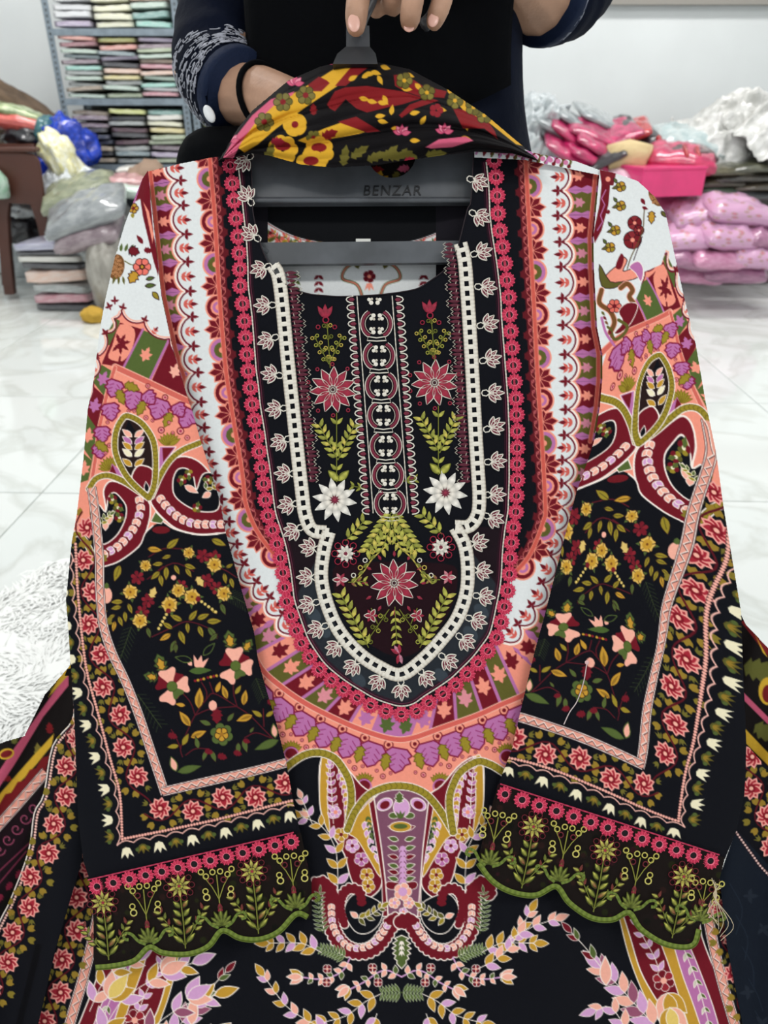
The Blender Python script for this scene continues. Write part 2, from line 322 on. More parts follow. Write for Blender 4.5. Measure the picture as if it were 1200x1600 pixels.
# ------------------------------------------------------------------ plastic chair
chm = pmat('brown_plastic', (78, 44, 34), .38, .5, var=.05, vscale=4)
ch = empty('plastic_chair', FL(0, 452)); tag(ch, 'reddish brown moulded plastic armchair at the left edge', 'chair')
fy = 4.0
def slab(name, px, D, th, parent, mat):
    """moulded sheet: outline drawn in the plane Y = D, extruded backwards"""
    pts = [U(u, v, D) for u, v in px]; n = len(pts); V = [(p.x, D + d, max(0, p.z)) for d in (0, th) for p in pts]
    F = [tuple(range(n)), tuple(range(2 * n - 1, n - 1, -1))] + [(i, i + n, (i + 1) % n + n, (i + 1) % n) for i in range(n)]
    o = obj(name, V, F, mat, parent, False); bv = o.modifiers.new('b', 'BEVEL'); bv.width = .006; bv.segments = 2; return o
for D in (fy, fy + .36):
    slab('side_panel', [(-70, 236), (36, 238), (52, 241), (60, 250), (66, 285), (70, 320), (46, 320), (14, 318), (-70, 330)], D, .022, ch, chm)
    slab('leg', [(70, 318), (77, 360), (84, 410), (90, 462), (79, 462), (68, 400), (57, 350), (46, 319)], D, .04, ch, chm); slab('leg', [(14, 317), (12, 340), (15, 390), (22, 461), (6, 461), (-1, 400), (-8, 340), (-12, 317)], D, .04, ch, chm)
    x0, x1 = U(-70, 237, D).x, U(58, 240, D).x; zt = U(20, 234, fy).z; bm = bmesh.new(); add_box(bm, ((x0 + x1) / 2, D + .02, zt), (x1 - x0, .075, .022), .009); bm_obj('armrest', bm, chm, ch)
pz = U(10, 312, fy).z; bm = bmesh.new(); add_box(bm, ((U(-70, 300, fy).x + U(62, 300, fy).x) / 2, fy + .2, pz), (U(62, 300, fy).x - U(-70, 300, fy).x, .35, .025), .008); bm_obj('seat', bm, chm, ch)
bm = bmesh.new(); add_box(bm, (U(-66, 300, fy).x, fy + .2, pz + .22), (.03, .38, .46), .008); bm_obj('backrest', bm, chm, ch)
blob('green_cushion', 'pale green padded packet lying on the chair', 'cushion', U(-4, 290, fy - .05), (.11, .08, .17), film('film_green3', (126, 170, 140), (180, 200, 186)), 21, .1)
# ================================================================== RIGHT PILE
pinkm = film('film_magenta', (196, 36, 100), (150, 22, 76)); silver = film('film_silver', (170, 176, 178), (126, 134, 138)); redm = film('film_red', (196, 40, 44), (160, 30, 40)); blackm = film('film_blk3', (30, 26, 32), (50, 40, 48))
G = 'slanted packets heaped against the back wall'
heap('heap_bag', 'grey heap of bags supporting the magenta packets', 'bag', 900, 232, 4.65, 1.1, .5, pmat('heap_grey2', (128, 126, 128), .5, bump=.5, bscale=9, coat=.4), 30, .12)
heap('heap_bag', 'dark heap of bags under the olive packets at right', 'bag', 1160, 250, 4.75, 1.2, .5, pmat('heap_dark2', (70, 66, 60), .6, bump=.5, bscale=9, coat=.3), 31, .12)
for k, (u, v, D, sx, ang, m_, lb) in enumerate([
  (862, 202, 4.35, .34, -.55, silver, 'silver film packet leaning highest behind the shawl'), (880, 205, 4.3, .36, -.5, silver, 'silver film packet leaning beside the magenta bundle'), (905, 195, 4.35, .36, -.45, silver, 'silver packet on top of the magenta bundle'),
  (940, 188, 4.4, .3, -.4, silver, 'upper silver packet right of the magenta peak'), (900, 215, 4.25, .32, -.6, pinkm, 'magenta packet leaning left in the heap'), (928, 206, 4.25, .3, -.3, pinkm, 'magenta packet at the peak of the heap'),
  (955, 210, 4.25, .26, .35, pinkm, 'magenta packet sloping right at the heap'), (935, 226, 4.18, .26, -.5, pinkm, 'magenta packet with a loop handle, heap centre'), (968, 200, 4.3, .16, .3, blackm, 'black packet on the right of the magenta peak'),
  (985, 207, 4.3, .2, .45, redm, 'red packet beside the black one on the heap'), (1000, 215, 4.35, .16, .5, blackm, 'dark packet sloping down at the heap edge'), (915, 243, 4.15, .28, -.4, pinkm, 'magenta packet low in the heap'), (945, 240, 4.12, .2, .4, blackm, 'black packet low in the heap beside the cream roll'), (890, 238, 4.15, .3, -.5, pinkm, 'magenta packet just above the kurta shoulder')]):
    packet('wrapped_packet', lb, 'packet', U(u, v, D), (sx, .3, .06), (.25, ang * -1, random.uniform(-.3, .3)), m_, G, k)
sheet('plastic_sheet', 'crumpled clear film beside the person, left of the magenta heap', 'plastic sheet', U(836, 205, 4.35), (.3, .36, .42), clear, 33, .35, (1.0, .2, 0), dome=.3)
V, F = tube([tuple(U(950, 247, 4.05)), tuple(U(980, 243, 4.05)), tuple(U(1012, 250, 4.0))], [.06, .075, .07], 14); o = obj('fabric_roll', V, F, pmat('cream_roll', (216, 196, 150), .7, rgb2=(196, 172, 128), vscale=12, bump=.3)); tag(o, 'cream fabric roll lying below the magenta heap', 'fabric roll')
packet('clear_bag', 'clear teal-tinted bag with red edge beside the magenta heap', 'bag', U(1070, 225, 4.3), (.36, .3, .14), (.3, .12, 0), film('film_tealclear', (166, 184, 186), (190, 200, 200)), None, 2)
V, F = tube([tuple(U(1028, 214, 4.2)), tuple(U(1036, 232, 4.15)), tuple(U(1046, 250, 4.1))], .014, 6); o = obj('red_strap', V, F, redm); tag(o, 'dark red strap hanging over the clear teal bag', 'strap')
packet('zip_bag', 'magenta bag with red straps before the white film heap', 'bag', U(1062, 248, 4.1), (.34, .3, .12), (.2, .1, -.2), film('film_mag2', (204, 44, 96), (170, 30, 80)), None, 1)
packet('wrapped_packet', 'dark plum packet strapped in red on the magenta bag', 'packet', U(1075, 240, 4.1), (.26, .2, .07), (.2, .05, 0), film('film_plum3', (84, 36, 44), (60, 26, 34)), None, 3)
for k, (u, v) in enumerate([(1073, 240), (1092, 243)]):
    V, F = tube([tuple(U(u - 4, v - 12, 4.02)), tuple(U(u, v, 3.97)), tuple(U(u + 2, v + 14, 3.97))], .011, 6); o = obj('red_strap', V, F, redm); tag(o, ['left', 'right'][k] + ' of two bright red straps round the plum packet', 'strap', 'red straps on the plum packet')
for k, (u, v, D, s_) in enumerate([(1150, 205, 4.5, .62), (1120, 222, 4.35, .5), (1185, 220, 4.35, .55)]):
    sheet('plastic_sheet', ['tallest crumpled white film heap by the back wall', 'crumpled white film lying left of the tallest film heap', 'crumpled white film at the right edge over olive packets'][k], 'plastic sheet', U(u, v + 14, D), (s_, .4, s_ * .62), pmat('film_ivory4', (216, 216, 214), .35, .5, rgb2=(186, 186, 182), vscale=8, bump=.6, bscale=14, coat=.35), 40 + k, .36, (.5, .1 * (k - 1), .4 * k), dome=.5)
for k, (u, v, sx, c1, c2, lb) in enumerate([
  (1120, 262, .3, (98, 92, 66), (70, 66, 48), 'olive packet on top of the dark stack'), (1165, 258, .34, (60, 62, 48), (84, 84, 66), 'dark olive packet at right of the dark stack'), (1150, 272, .36, (44, 42, 38), (64, 58, 50), 'near-black packet in the dark stack'),
  (1105, 280, .3, (86, 76, 60), (64, 56, 44), 'brown packet in the dark stack beside the pink box'), (1110, 292, .3, (64, 84, 72), (90, 100, 84), 'green striped packet low in the dark stack'), (1180, 285, .34, (96, 86, 70), (70, 64, 54), 'brown packet at the right edge of the dark stack'), (1170, 298, .36, (32, 34, 38), (52, 52, 56), 'black packet at the bottom of the dark stack'), (1110, 303, .3, (52, 66, 60), (80, 88, 78), 'dark green packet at the bottom of the dark stack')]):
    packet('garment_packet', lb, 'garment packet', U(u, v, 4.2), (sx, .3, .055), (.12, random.uniform(-.08, .08), random.uniform(-.2, .2)), film('film_ol%d' % k, c1, c2), 'dark stacked packets below the white film', k)
def carton(label, c, size, rz, mat):
    e_ = empty('pink_box', c, rz); tag(e_, label, 'box', 'pink cartons among the packets'); sx, sy, sz = size
    def bx(nm, cc, ss, mt):
        bm = bmesh.new(); add_box(bm, cc, ss, .002); o = bm_obj(nm, bm, mt); o.parent = e_
    bx('body', (0, 0, sz * .45), (sx, sy, sz * .9), mat)
    bx('lid', (0, 0, sz * .95), (sx + .008, sy + .008, sz * .1), mat)
    return e_
pinkbox = pmat('pink_card', (226, 60, 122), .35, .4, var=.03, coat=.4); lightpink = film('film_lpink', (226, 190, 206), (206, 160, 184))
p0 = U(1045, 300, 3.85); carton('glossy pink carton lying above the lilac packets', (p0.x - .02, p0.y + .12, p0.z - .02), (.34, .26, .13), .25, pinkbox)
packet('wrapped_packet', 'pale pink film packet lying on the pink carton', 'packet', U(1010, 268, 4.05), (.4, .3, .06), (.25, .05, .1), lightpink, None, 0)
lil = bpy.data.materials.new('lilac_floral_film'); lil.use_nodes = True; nt = lil.node_tree; b = nt.nodes['Principled BSDF']
b.inputs['Roughness'].default_value = .35; b.inputs['Coat Weight'].default_value = .6
tc = nt.nodes.new('ShaderNodeTexCoord'); vo = nt.nodes.new('ShaderNodeTexVoronoi'); vo.inputs['Scale'].default_value = 5.5; nt.links.new(tc.outputs['Object'], vo.inputs['Vector'])
rp = nt.nodes.new('ShaderNodeValToRGB'); el = rp.color_ramp.elements; el[0].color = l4((196, 110, 140)); el[0].position = .18; el[1].color = l4((206, 158, 192)); el[1].position = .34
x_ = el.new(.25); x_.color = l4((170, 150, 130)); nt.links.new(vo.outputs['Distance'], rp.inputs['Fac'])
nt.links.new(rp.outputs['Color'], b.inputs['Base Color'])
lil2 = film('film_lil2', (214, 150, 184), (196, 124, 160)); lil3 = film('film_lil3', (176, 120, 152), (150, 96, 130))
for k, (u, v, D, sx, h, m_, lb) in enumerate([
  (1098, 338, 3.8, .24, .11, lil, 'lilac floral pillow packet with magenta edge, below the carton'), (1165, 333, 3.75, .34, .11, lil, 'lilac floral pillow packet at the upper right edge'),
  (1150, 372, 3.68, .3, .11, lil, 'lilac floral pillow packet in the second row'), (1078, 375, 3.72, .24, .11, lil, 'lilac floral pillow packet beside the kurta sleeve'),
  (1062, 322, 3.95, .2, .08, lil3, 'mauve packet peeking behind the kurta sleeve'), (1200, 372, 3.7, .2, .1, lil3, 'mauve packet at the right edge, second row'), (1130, 404, 3.66, .26, .09, lil2, 'rose film packet in the bottom row of the heap'),
  (1190, 402, 3.66, .24, .1, lil, 'lilac floral packet at the bottom right edge'), (1160, 425, 3.72, .3, .1, lil3, 'mauve packet lying on the floor below the lilac ones'), (1100, 428, 3.8, .24, .09, lil2, 'rose film packet lying on the floor behind the clear bag'), (1085, 404, 3.7, .26, .09, lil3, 'mauve packet in the bottom row near the pink carton'), (1062, 352, 3.9, .2, .1, lil2, 'rose film packet beside the sleeve, middle row')]):
    packet('pillow_packet', lb, 'packet', U(u, v, D) + Vector((0, .12, 0)), (sx, .26, h), (.25, random.uniform(-.15, .15), random.uniform(-.2, .2)), m_, 'lilac pillow packets', k)
p0 = FL(1062, 440); carton('small pink carton on the floor beside the kurta sleeve', (p0.x - .12, p0.y + .18, 0), (.26, .26, .15), .1, pinkbox)
blob('plastic_bag', 'clear puffy bag on the floor under the lilac packets', 'plastic bag', FL(1125, 437) + Vector((0, .12, .055)), (.42, .22, .17), clear, 52, .14)
packet('wrapped_packet', 'hot pink packet at the lower right edge on the floor', 'packet', FL(1205, 440) + Vector((.02, .1, .05)), (.12, .2, .1), (0, 0, .1), pinkm, None, 0)
heap('heap_bag', 'mauve bag behind the lilac packets', 'bag', 1150, 325, 4.5, .9, .36, pmat('heap_mauve', (138, 104, 122), .5, bump=.5, bscale=9, coat=.4), 55, .1)
# ------------------------------------------------------------------ fur rug
furm = pmat('white_fur', (246, 247, 245), .9, .1)
from mathutils import noise as _nz
c0 = FL(-40, 1010)
rug = empty('fur_rug', (c0.x, c0.y, 0)); tag(rug, 'fluffy white long-pile fur rug on the tiles at left', 'rug')
ol = sp([FL(u, v)[:2] for u, v in [(-420, 930), (-160, 905), (0, 945), (60, 900), (118, 880), (200, 935), (240, 1040), (230, 1180), (150, 1300), (-100, 1330), (-420, 1300)]], 6, True)
V = [(x, y, .012) for x, y in ol] + [(c0.x, c0.y, .02)]; n = len(ol); F = [(i, (i + 1) % n, n) for i in range(n)]
obj('rug_base', V, F, furm, rug)
rs = np.random.RandomState(3); Vt = []; Ft = []
from math import cos, sin
def inpoly(x, y, poly):
    px, py = poly[:, 0], poly[:, 1]; qx, qy = np.roll(px, -1), np.roll(py, -1)
    c = ((py > y) != (qy > y)) & (x < (qx - px) * (y - py) / (qy - py + 1e-15) + px); return c.sum() % 2 == 1
lo = ol.min(0); hi = ol.max(0); cnt = 0
while cnt < 20000:
    x = rs.uniform(lo[0], hi[0]); y = rs.uniform(lo[1], hi[1])
    if not inpoly(x, y, ol): continue
    cnt += 1
    a = 6.28 * _nz.noise(Vector((x * 7, y * 7, 1))) + rs.normal() * .5; L = rs.uniform(.03, .055); wdt = .0022
    dx, dy = cos(a) * L, sin(a) * L; nx, ny = -sin(a) * wdt, cos(a) * wdt; h = rs.uniform(.013, .022); c = len(Vt)
    Vt += [(x - nx, y - ny, .01), (x + nx, y + ny, .01), (x + dx * .5 - nx, y + dy * .5 - ny, h), (x + dx * .5 + nx, y + dy * .5 + ny, h), (x + dx, y + dy, h * .8)]
    Ft += [(c, c + 1, c + 3, c + 2), (c + 2, c + 3, c + 4)]
o = obj('fur_pile', Vt, Ft, furm, rug); tag(o, kind='stuff')
# ================================================================== PRINT PAINTER (flat fabric prints -> colour attribute on the cloth mesh)
GS = 1.25                                   # cloth grid step, print units
class Canvas:
    def __init__(s, u0, v0, u1, v1, base, g=GS):
        s.g = g; s.u0, s.v0 = u0, v0; s.W = int((u1 - u0) / g) + 1; s.H = int((v1 - v0) / g) + 1
        s.a = np.empty((s.H, s.W, 3), np.float32); s.a[:] = base
        s.U = u0 + np.arange(s.W) * s.g; s.V = v0 + np.arange(s.H) * s.g
        s.clip = None
    def _win(s, lo, hi, m=3):
        i0 = max(0, int((lo[0] - m - s.u0) / s.g)); i1 = min(s.W, int((hi[0] + m - s.u0) / s.g) + 2)
        j0 = max(0, int((lo[1] - m - s.v0) / s.g)); j1 = min(s.H, int((hi[1] + m - s.v0) / s.g) + 2)
        return (i0, i1, j0, j1) if i1 > i0 and j1 > j0 else None
    def _put(s, w, cov, col):
        i0, i1, j0, j1 = w
        if s.clip is not None: cov = cov * s.clip[j0:j1, i0:i1]
        r = s.a[j0:j1, i0:i1]; r += cov[..., None] * (np.asarray(col, np.float32) - r)
    def _sd(s, w, p, closed=True):
        i0, i1, j0, j1 = w; X, Y = np.meshgrid(s.U[i0:i1], s.V[j0:j1]); X = X.astype(np.float32); Y = Y.astype(np.float32)
        q = np.roll(p, -1, 0) if closed else p[1:]; pp = p if closed else p[:-1]
        d2 = np.full(X.shape, 1e9, np.float32); ins = np.zeros(X.shape, bool)
        for (ax, ay), (bx, by) in zip(pp, q):
            ex, ey = bx - ax, by - ay; L = ex * ex + ey * ey + 1e-9
            wx, wy = X - ax, Y - ay
            t = np.clip((wx * ex + wy * ey) / L, 0, 1)
            dx = wx - ex * t; dy = wy - ey * t
            np.minimum(d2, dx * dx + dy * dy, out=d2)
            if closed and ay != by: ins ^= ((ay > Y) != (by > Y)) & (X < ex * (Y - ay) / (by - ay) + ax)
        d = np.sqrt(d2)
        return np.where(ins, -d, d) if closed else d
    def poly(s, pts, col=None, line=None, lw=1.2):
        p = np.asarray(pts, float); w = s._win(p.min(0), p.max(0), 3 + lw)
        if w is None: return
        d = s._sd(w, p)
        if line is not None: s._put(w, np.clip(.5 + (lw / 2 - np.abs(d)) / s.g if col is None else .5 + (lw / 2 - d) / s.g, 0, 1), line); d = d + (lw / 2 if col is not None else 0)
        if col is not None: s._put(w, np.clip(.5 - d / s.g, 0, 1), col)
    def line(s, pts, col, w_=1.6):
        p = np.asarray(pts, float); w = s._win(p.min(0), p.max(0), 3 + w_)
        if w is None: return
        d = s._sd(w, p, False); s._put(w, np.clip(.5 + (w_ / 2 - d) / s.g, 0, 1) * min(1, w_ / .9), col)
    def disc(s, c, r, col, r2=None, ang=0, line=None, lw=1.2):
        if r2 is None and r < 3.2 and line is None:
            w = s._win((c[0] - r, c[1] - r), (c[0] + r, c[1] + r))
            if w is None: return
            X, Y = np.meshgrid(s.U[w[0]:w[1]] - c[0], s.V[w[2]:w[3]] - c[1]); s._put(w, np.clip(.5 + (r - np.hypot(X, Y)) / s.g, 0, 1).astype(np.float32), col); return
        t = np.linspace(0, 2 * math.pi, 18, endpoint=False); x = np.cos(t) * r; y = np.sin(t) * (r2 or r); ca, sa = math.cos(ang), math.sin(ang)
        s.poly(np.c_[c[0] + x * ca - y * sa, c[1] + x * sa + y * ca], col, line, lw)
# ---- motif helpers: a = heading in radians (0 = right, pi/2 = down)
def xf(c, a, pts, sc=1.0, flip=1):
    p = np.asarray(pts, float) * sc; p[:, 1] *= flip; ca, sa = math.cos(a), math.sin(a)
    return np.c_[c[0] + p[:, 0] * ca - p[:, 1] * sa, c[1] + p[:, 0] * sa + p[:, 1] * ca]
T_ = np.linspace(0, 1, 7)
LEAFP = np.vstack([np.c_[T_, .5 * np.sin(math.pi * T_ ** .8)], np.c_[T_, -.5 * np.sin(math.pi * T_ ** .8)][-2:0:-1]])
def leaf(C, c, a, L, W, col, line=None, lw=1.1, vein=None):
    p = LEAFP * [L, W]; p = xf(c, a, p); C.poly(p, col, line, lw)
    if vein is not None: C.line([c, (c[0] + L * .85 * math.cos(a), c[1] + L * .85 * math.sin(a))], vein, .8)
def jagleaf(C, c, a, L, W, col, line=None, lw=1.2, n=3):
    p = [(0, 0)]
    for k in range(n):
        t = (k + .6) / (n + .6); p += [(L * t, W * .5 * math.sin(math.pi * (t * .75 + .2))), (L * (t + .06), W * .5 * math.sin(math.pi * (t * .75 + .2)) * .62)]
    p += [(L, 0)]; q = [(x, -y) for x, y in p[-2:0:-1]]; C.poly(xf(c, a, p + q), col, line, lw)
def flower(C, c, r, n, cols, rc=.28, cc=None, a0=0., line=None, lw=1.0, pw=.9, heart=False, sx=1.0):
    for k in range(n):
        a = a0 + 2 * math.pi * k / n; W = 2 * math.pi * r * .62 / n * pw
        if heart: pts = np.array([(.1, .0), (.45, .34), (.8, .55), (1, .42), (.93, .1), (.93, -.1), (1, -.42), (.8, -.55), (.45, -.34)])
        else: pts = np.array([(.1, 0), (.4, .36), (.7, .52), (.92, .34), (1, 0), (.92, -.34), (.7, -.52), (.4, -.36)])
        C.poly(xf(c, a, sp(pts * [r, W * 1.22], 3, True)), cols[k % len(cols)], line, lw)
    if cc is not None: C.disc(c, r * rc, cc)
def tulip(C, c, a, s, col, line=None, lw=.9):
    pts = [(0, 0), (.12, .34), (.45, .46), (1.0, .6), (.62, .2), (1.1, 0), (.62, -.2), (1.0, -.6), (.45, -.46), (.12, -.34)]
    C.poly(xf(c, a, pts, s), col, line, lw)
def trio(C, c, a, s, cols, line=cWL if 'cWL' in globals() else (250, 236, 226)):
    for d, k in ((.55, 0), (-.55, 1), (0, 2)): leaf(C, c, a + d, s * (1.1 if d == 0 else 1), s * .5, cols[k % len(cols)], line, 1.3)
def spray(C, path, cols, L, W, line=None, stem=None, n=None, spread=.75, lw=1.0, sw=1.3, taper=.3, tip=True):
    p = sp(path, 6); d = np.r_[0, np.cumsum(np.hypot(*np.diff(p, axis=0).T))]; n = n or max(2, int(d[-1] / (L * .5)))
    if stem is not None: C.line(p[::2] if len(p) > 8 else p, stem, sw)
    for k in range(n):
        t = (k + .6) / n * d[-1]; x = np.interp(t, d, p[:, 0]); y = np.interp(t, d, p[:, 1]); j = min(len(p) - 2, max(0, np.searchsorted(d, t) - 1))
        a = math.atan2(p[j + 1, 1] - p[j, 1], p[j + 1, 0] - p[j, 0]); f = 1 - taper * k / n
        for sgn in (-1, 1): leaf(C, (x, y), a + sgn * spread, L * f, W * f, cols[(2 * k + (sgn > 0)) % len(cols)], line, lw)
    if tip: leaf(C, p[-1], math.atan2(p[-1, 1] - p[-2, 1], p[-1, 0] - p[-2, 0]), L, W, cols[0], line, lw)
def along(path, step, off=0.):
    """points every `step` along a polyline with heading"""
    p = np.asarray(path, float); d = np.r_[0, np.cumsum(np.hypot(*np.diff(p, axis=0).T))]; out = []
    for t in np.arange(off, d[-1], step):
        j = min(len(p) - 2, np.searchsorted(d, t, side='right') - 1); f = (t - d[j]) / (d[j + 1] - d[j] + 1e-9)
        q = p[j] + f * (p[j + 1] - p[j]); e = p[j + 1] - p[j]; out.append((q, math.atan2(e[1], e[0])))
    return out
def offset(path, o):
    p = np.asarray(path, float); t = np.gradient(p, axis=0); t /= np.hypot(t[:, 0], t[:, 1])[:, None] + 1e-9
    return p + np.c_[-t[:, 1], t[:, 0]] * np.asarray(o).reshape(-1, 1)
def scallop_band(C, path, step, depth, col, line, lw=1.4, side=1):
    pts = []
    for (q, a) in along(path, step / 6):
        k = len(pts) % 6; pts.append(q + np.array([-math.sin(a), math.cos(a)]) * side * depth * math.sin(math.pi * k / 6))
    C.line(pts, line, lw); return pts
# ---- palette (the dyes of the print)
cW = (226, 229, 229); cK = (16, 17, 23); cM = (112, 24, 36); cC = (214, 98, 88); cPE = (243, 150, 128); cPK = (228, 66, 100); cL = (186, 112, 166); cO = (96, 92, 42); cG = (84, 100, 50)
cY = (196, 148, 52); cCR = (240, 230, 196); cLP = (246, 176, 156); cWL = (250, 236, 226); cMU = (152, 134, 44); cBR = (120, 78, 44); cLV = (214, 160, 206); cDK = (40, 16, 24); cGY = (126, 78, 100)
# ---- repeated border motifs
def star_block(C, quad, col, star, sep=None, size=None, near=None):
    q = np.asarray(quad, float); e = (q[1] + q[2]) / 2 - (q[0] + q[3]) / 2; L = np.hypot(*e); d = e / L; a = math.atan2(e[1], e[0]); s = size or min(19, .46 * L)
    if sep is not None:
        C.poly(q, sep); w = q[3] - q[0]; w2 = q[2] - q[1]; up = []; dn = []
        for k, t in enumerate(np.linspace(0, 1, 9)):
            f = .10 + (.06 if k % 2 else -.03); base = q[0] + (q[1] - q[0]) * t; ww = w + (w2 - w) * t; up.append(base + ww * f); dn.append(base + ww * (1 - f))
        C.poly(np.array(up + dn[::-1]), col)
    else: C.poly(q, col)
    c = q.mean(0) + d * L * .04 - d * s * .3
    if near is not None: c = (q[1] + q[2]) / 2 - d * near
    jagleaf(C, c, a, s * 1.1, s * .6, star)
    for da, f in ((.85, .85), (-.85, .85), (1.75, .6), (-1.75, .6), (math.pi, .6)): leaf(C, c, a + da, s * f, s * .38, star)
def tiny_leaf3(C, c, a, s, col1=cC, col2=cM):
    leaf(C, c, a, s, s * .42, col2)
    for d in (.8, -.8): leaf(C, c, a + d, s * .72, s * .3, col1); leaf(C, (c[0] - .5 * s * math.cos(a), c[1] - .5 * s * math.sin(a)), a + d, s * .72, s * .3, col1)
    leaf(C, (c[0] - .5 * s * math.cos(a), c[1] - .5 * s * math.sin(a)), a, s * .6, s * .25, col1)
def fleur(C, c, a, s, col=cM):
    for d in (0, 1.25, -1.25): leaf(C, c, a + d, s if d == 0 else s * .8, s * .42, col)
    leaf(C, c, a + math.pi, s * .6, s * .3, col)
def lotus(C, c, a, s):
    for grow, colr in ((2.6, cPE), (0, cM)):
        for d, L in ((1.45, .8), (-1.45, .8), (.72, .95), (-.72, .95), (0, 1.05)): leaf(C, c, a + d, s * L + grow, s * .56 + grow * 1.6, colr)
    for d in (.36, -.36, 1.1, -1.1): C.line([c, (c[0] + .7 * s * math.cos(a + d), c[1] + .7 * s * math.sin(a + d))], cPE, 1.1)
def halfround(C, c, a, r, green):
    def half(rr): t = np.linspace(-math.pi / 2, math.pi / 2, 12); return xf(c, a, np.c_[np.cos(t) * rr, np.sin(t) * rr])
    for rr, colr in ((1.15, cPE), (1.0, cL if green else cM), (.68, cPE if not green else cO), (.5, cO if green else cL), (.26, cPE)): C.poly(half(r * rr), colr)
    for k in range(5):
        b = a + (k - 2) * .6; C.disc((c[0] + .6 * r * math.cos(b), c[1] + .6 * r * math.sin(b)), r * .09, cG if green else cPE)
def zigzag(C, path, w, lw=1.3):
    """peach ribbon with a zigzag between cream edges"""
    o1 = offset(path, w / 2); o2 = offset(path, -w / 2); C.poly(np.vstack([o1, o2[::-1]]), (232, 158, 140))
    pts = []; z = along(path, w * .62)
    for k, (q, a) in enumerate(z): pts.append(q + np.array([-math.sin(a), math.cos(a)]) * (w * .26 if k % 2 else -w * .26))
    if len(pts) > 2:
        C.line(np.array(pts) + [0, 1.6], cDK, 1.0); C.line(pts, cWL, 1.3)
    for o in (o1, o2): C.line(o, cDK, 2.6); C.line(o, cWL, lw)
def daisy(C, c, r, a0=0., sx=1.0):
    for k in range(9):
        a = a0 + 2 * math.pi * k / 9; leaf(C, c, a, r, r * .7, (240, 162, 150)); leaf(C, c, a, r * .8, r * .5, (164, 40, 54))
    C.disc(c, r * .36, (130, 26, 38)); C.disc(c, r * .17, (246, 180, 160))
def bud_(C, c, a, s, col): C.poly(xf(c, a, [(0, 0), (.2, .34), (.6, .46), (1.0, .34), (.82, .08), (1.0, -.3), (.6, -.46), (.2, -.34)], s), col)
def vine(C, path, pitch, amp, r, sz=13, col=(90, 22, 32)):
    """winding maroon stem with daisies and mustard buds"""
    L = along(path, 4.0); pts = []; r = r * 1.18; amp = r * .7
    for k, (q, a) in enumerate(L):
        n = np.array([-math.sin(a), math.cos(a)]); pts.append(q + n * amp * math.sin(math.pi * k * 4 / pitch))
    for k, (q, a) in enumerate(along(path, pitch, pitch / 2)):
        n = np.array([-math.sin(a), math.cos(a)]); sg = 1 if k % 2 == 0 else -1
        cc = q - n * sg * amp * .45
        for d in (-1.2, -.6, 0, .6, 1.2):
            b = a + math.pi / 2 * sg + d; p0 = cc + np.array([math.cos(b), math.sin(b)]) * (r + 8 - 4 * abs(d)); bud_(C, p0, b, 12.5, (150, 122, 46) if abs(d) > .3 else (132, 116, 44))
        for d in (-.7, .7):
            b = a - math.pi / 2 * sg + d * 1.6; tulip(C, cc + np.array([math.cos(b), math.sin(b)]) * r * 1.1, b, 9, (112, 104, 44))
    C.line(pts[::2], col, 2.6)
    for k, (q, a) in enumerate(along(path, pitch, pitch / 2)):
        n = np.array([-math.sin(a), math.cos(a)]); sg = 1 if k % 2 == 0 else -1; daisy(C, q - n * sg * amp * .45, r, k)
def rope(C, path, col=(244, 176, 160), step=4.6, r=2.2):
    C.line(path, cDK, 4.6)
    for q, a in along(path, step): C.disc(q, r, col)
def tulip_border(C, path, step=24, side=1, s=15, rev=False):
    pts = scallop_band(C, path, step, 5.0, None, (244, 186, 172), 1.8, -side)
    for k, (q, a) in enumerate(along(path, step, step / 2)):
        n = np.array([-math.sin(a), math.cos(a)]) * side; b = a + math.pi / 2 * side
        if k % 2 == 0: tulip(C, q + n * 5, b, s, cCR)
        else:
            tulip(C, q + n * 4, b, s * .9, (98, 88, 36)); tulip(C, q + n * 6, b, s * .5, (146, 118, 44))
            for d in (-1, 1):
                e = np.array([math.cos(a), math.sin(a)]) * d; C.line([q + n * 6, q + n * 9 + e * 8], (82, 90, 44), 1.2); C.disc(q + n * 12 + e * 9, 3, (82, 96, 48))
def beads(C, path, w=12, col=cMU, dark=(112, 98, 30)):
    C.line(path, cWL, w + 3.6); C.line(path, dark, w + .6); C.line(path, col, w - 1)
    for q, a in along(path, w * .85):
        n = np.array([-math.sin(a), math.cos(a)]) * w * .5; e = np.array([math.cos(a), math.sin(a)]) * w * .22
        C.line([q + n - e, q + e * .6, q - n - e], dark, 1.1)
def rings(C, c, r):
    C.disc(c, r, cM); C.disc(c, r * .72, (240, 160, 150)); C.disc(c, r * .4, (170, 60, 90))
def lilac_leaf(C, c, a, s):
    pts = [(-.1, .35), (.15, .62), (.3, .48), (.5, .62), (.62, .4), (.85, .3), (1.05, 0), (.85, -.3), (.62, -.4), (.5, -.62), (.3, -.48), (.15, -.62), (-.1, -.35)]
    C.poly(xf(c, a, pts, s), cL, (128, 26, 60), 2.4)
    for k in range(3):
        t = .15 + .25 * k
        for sg in (-1, 1): C.line(xf(c, a, [(t, sg * .12), (t + .16, sg * .34)], s), (140, 40, 96), 1.2)
def heart_chain(C, path, s):
    for k, (q, a) in enumerate(along(path, s * 1.15, s * .4)):
        colr = cLV if k % 3 == 2 else cLP
        for d in (-.5, .5): leaf(C, q, a + d, s * 1.1, s * .72, colr, cWL, 1.2)
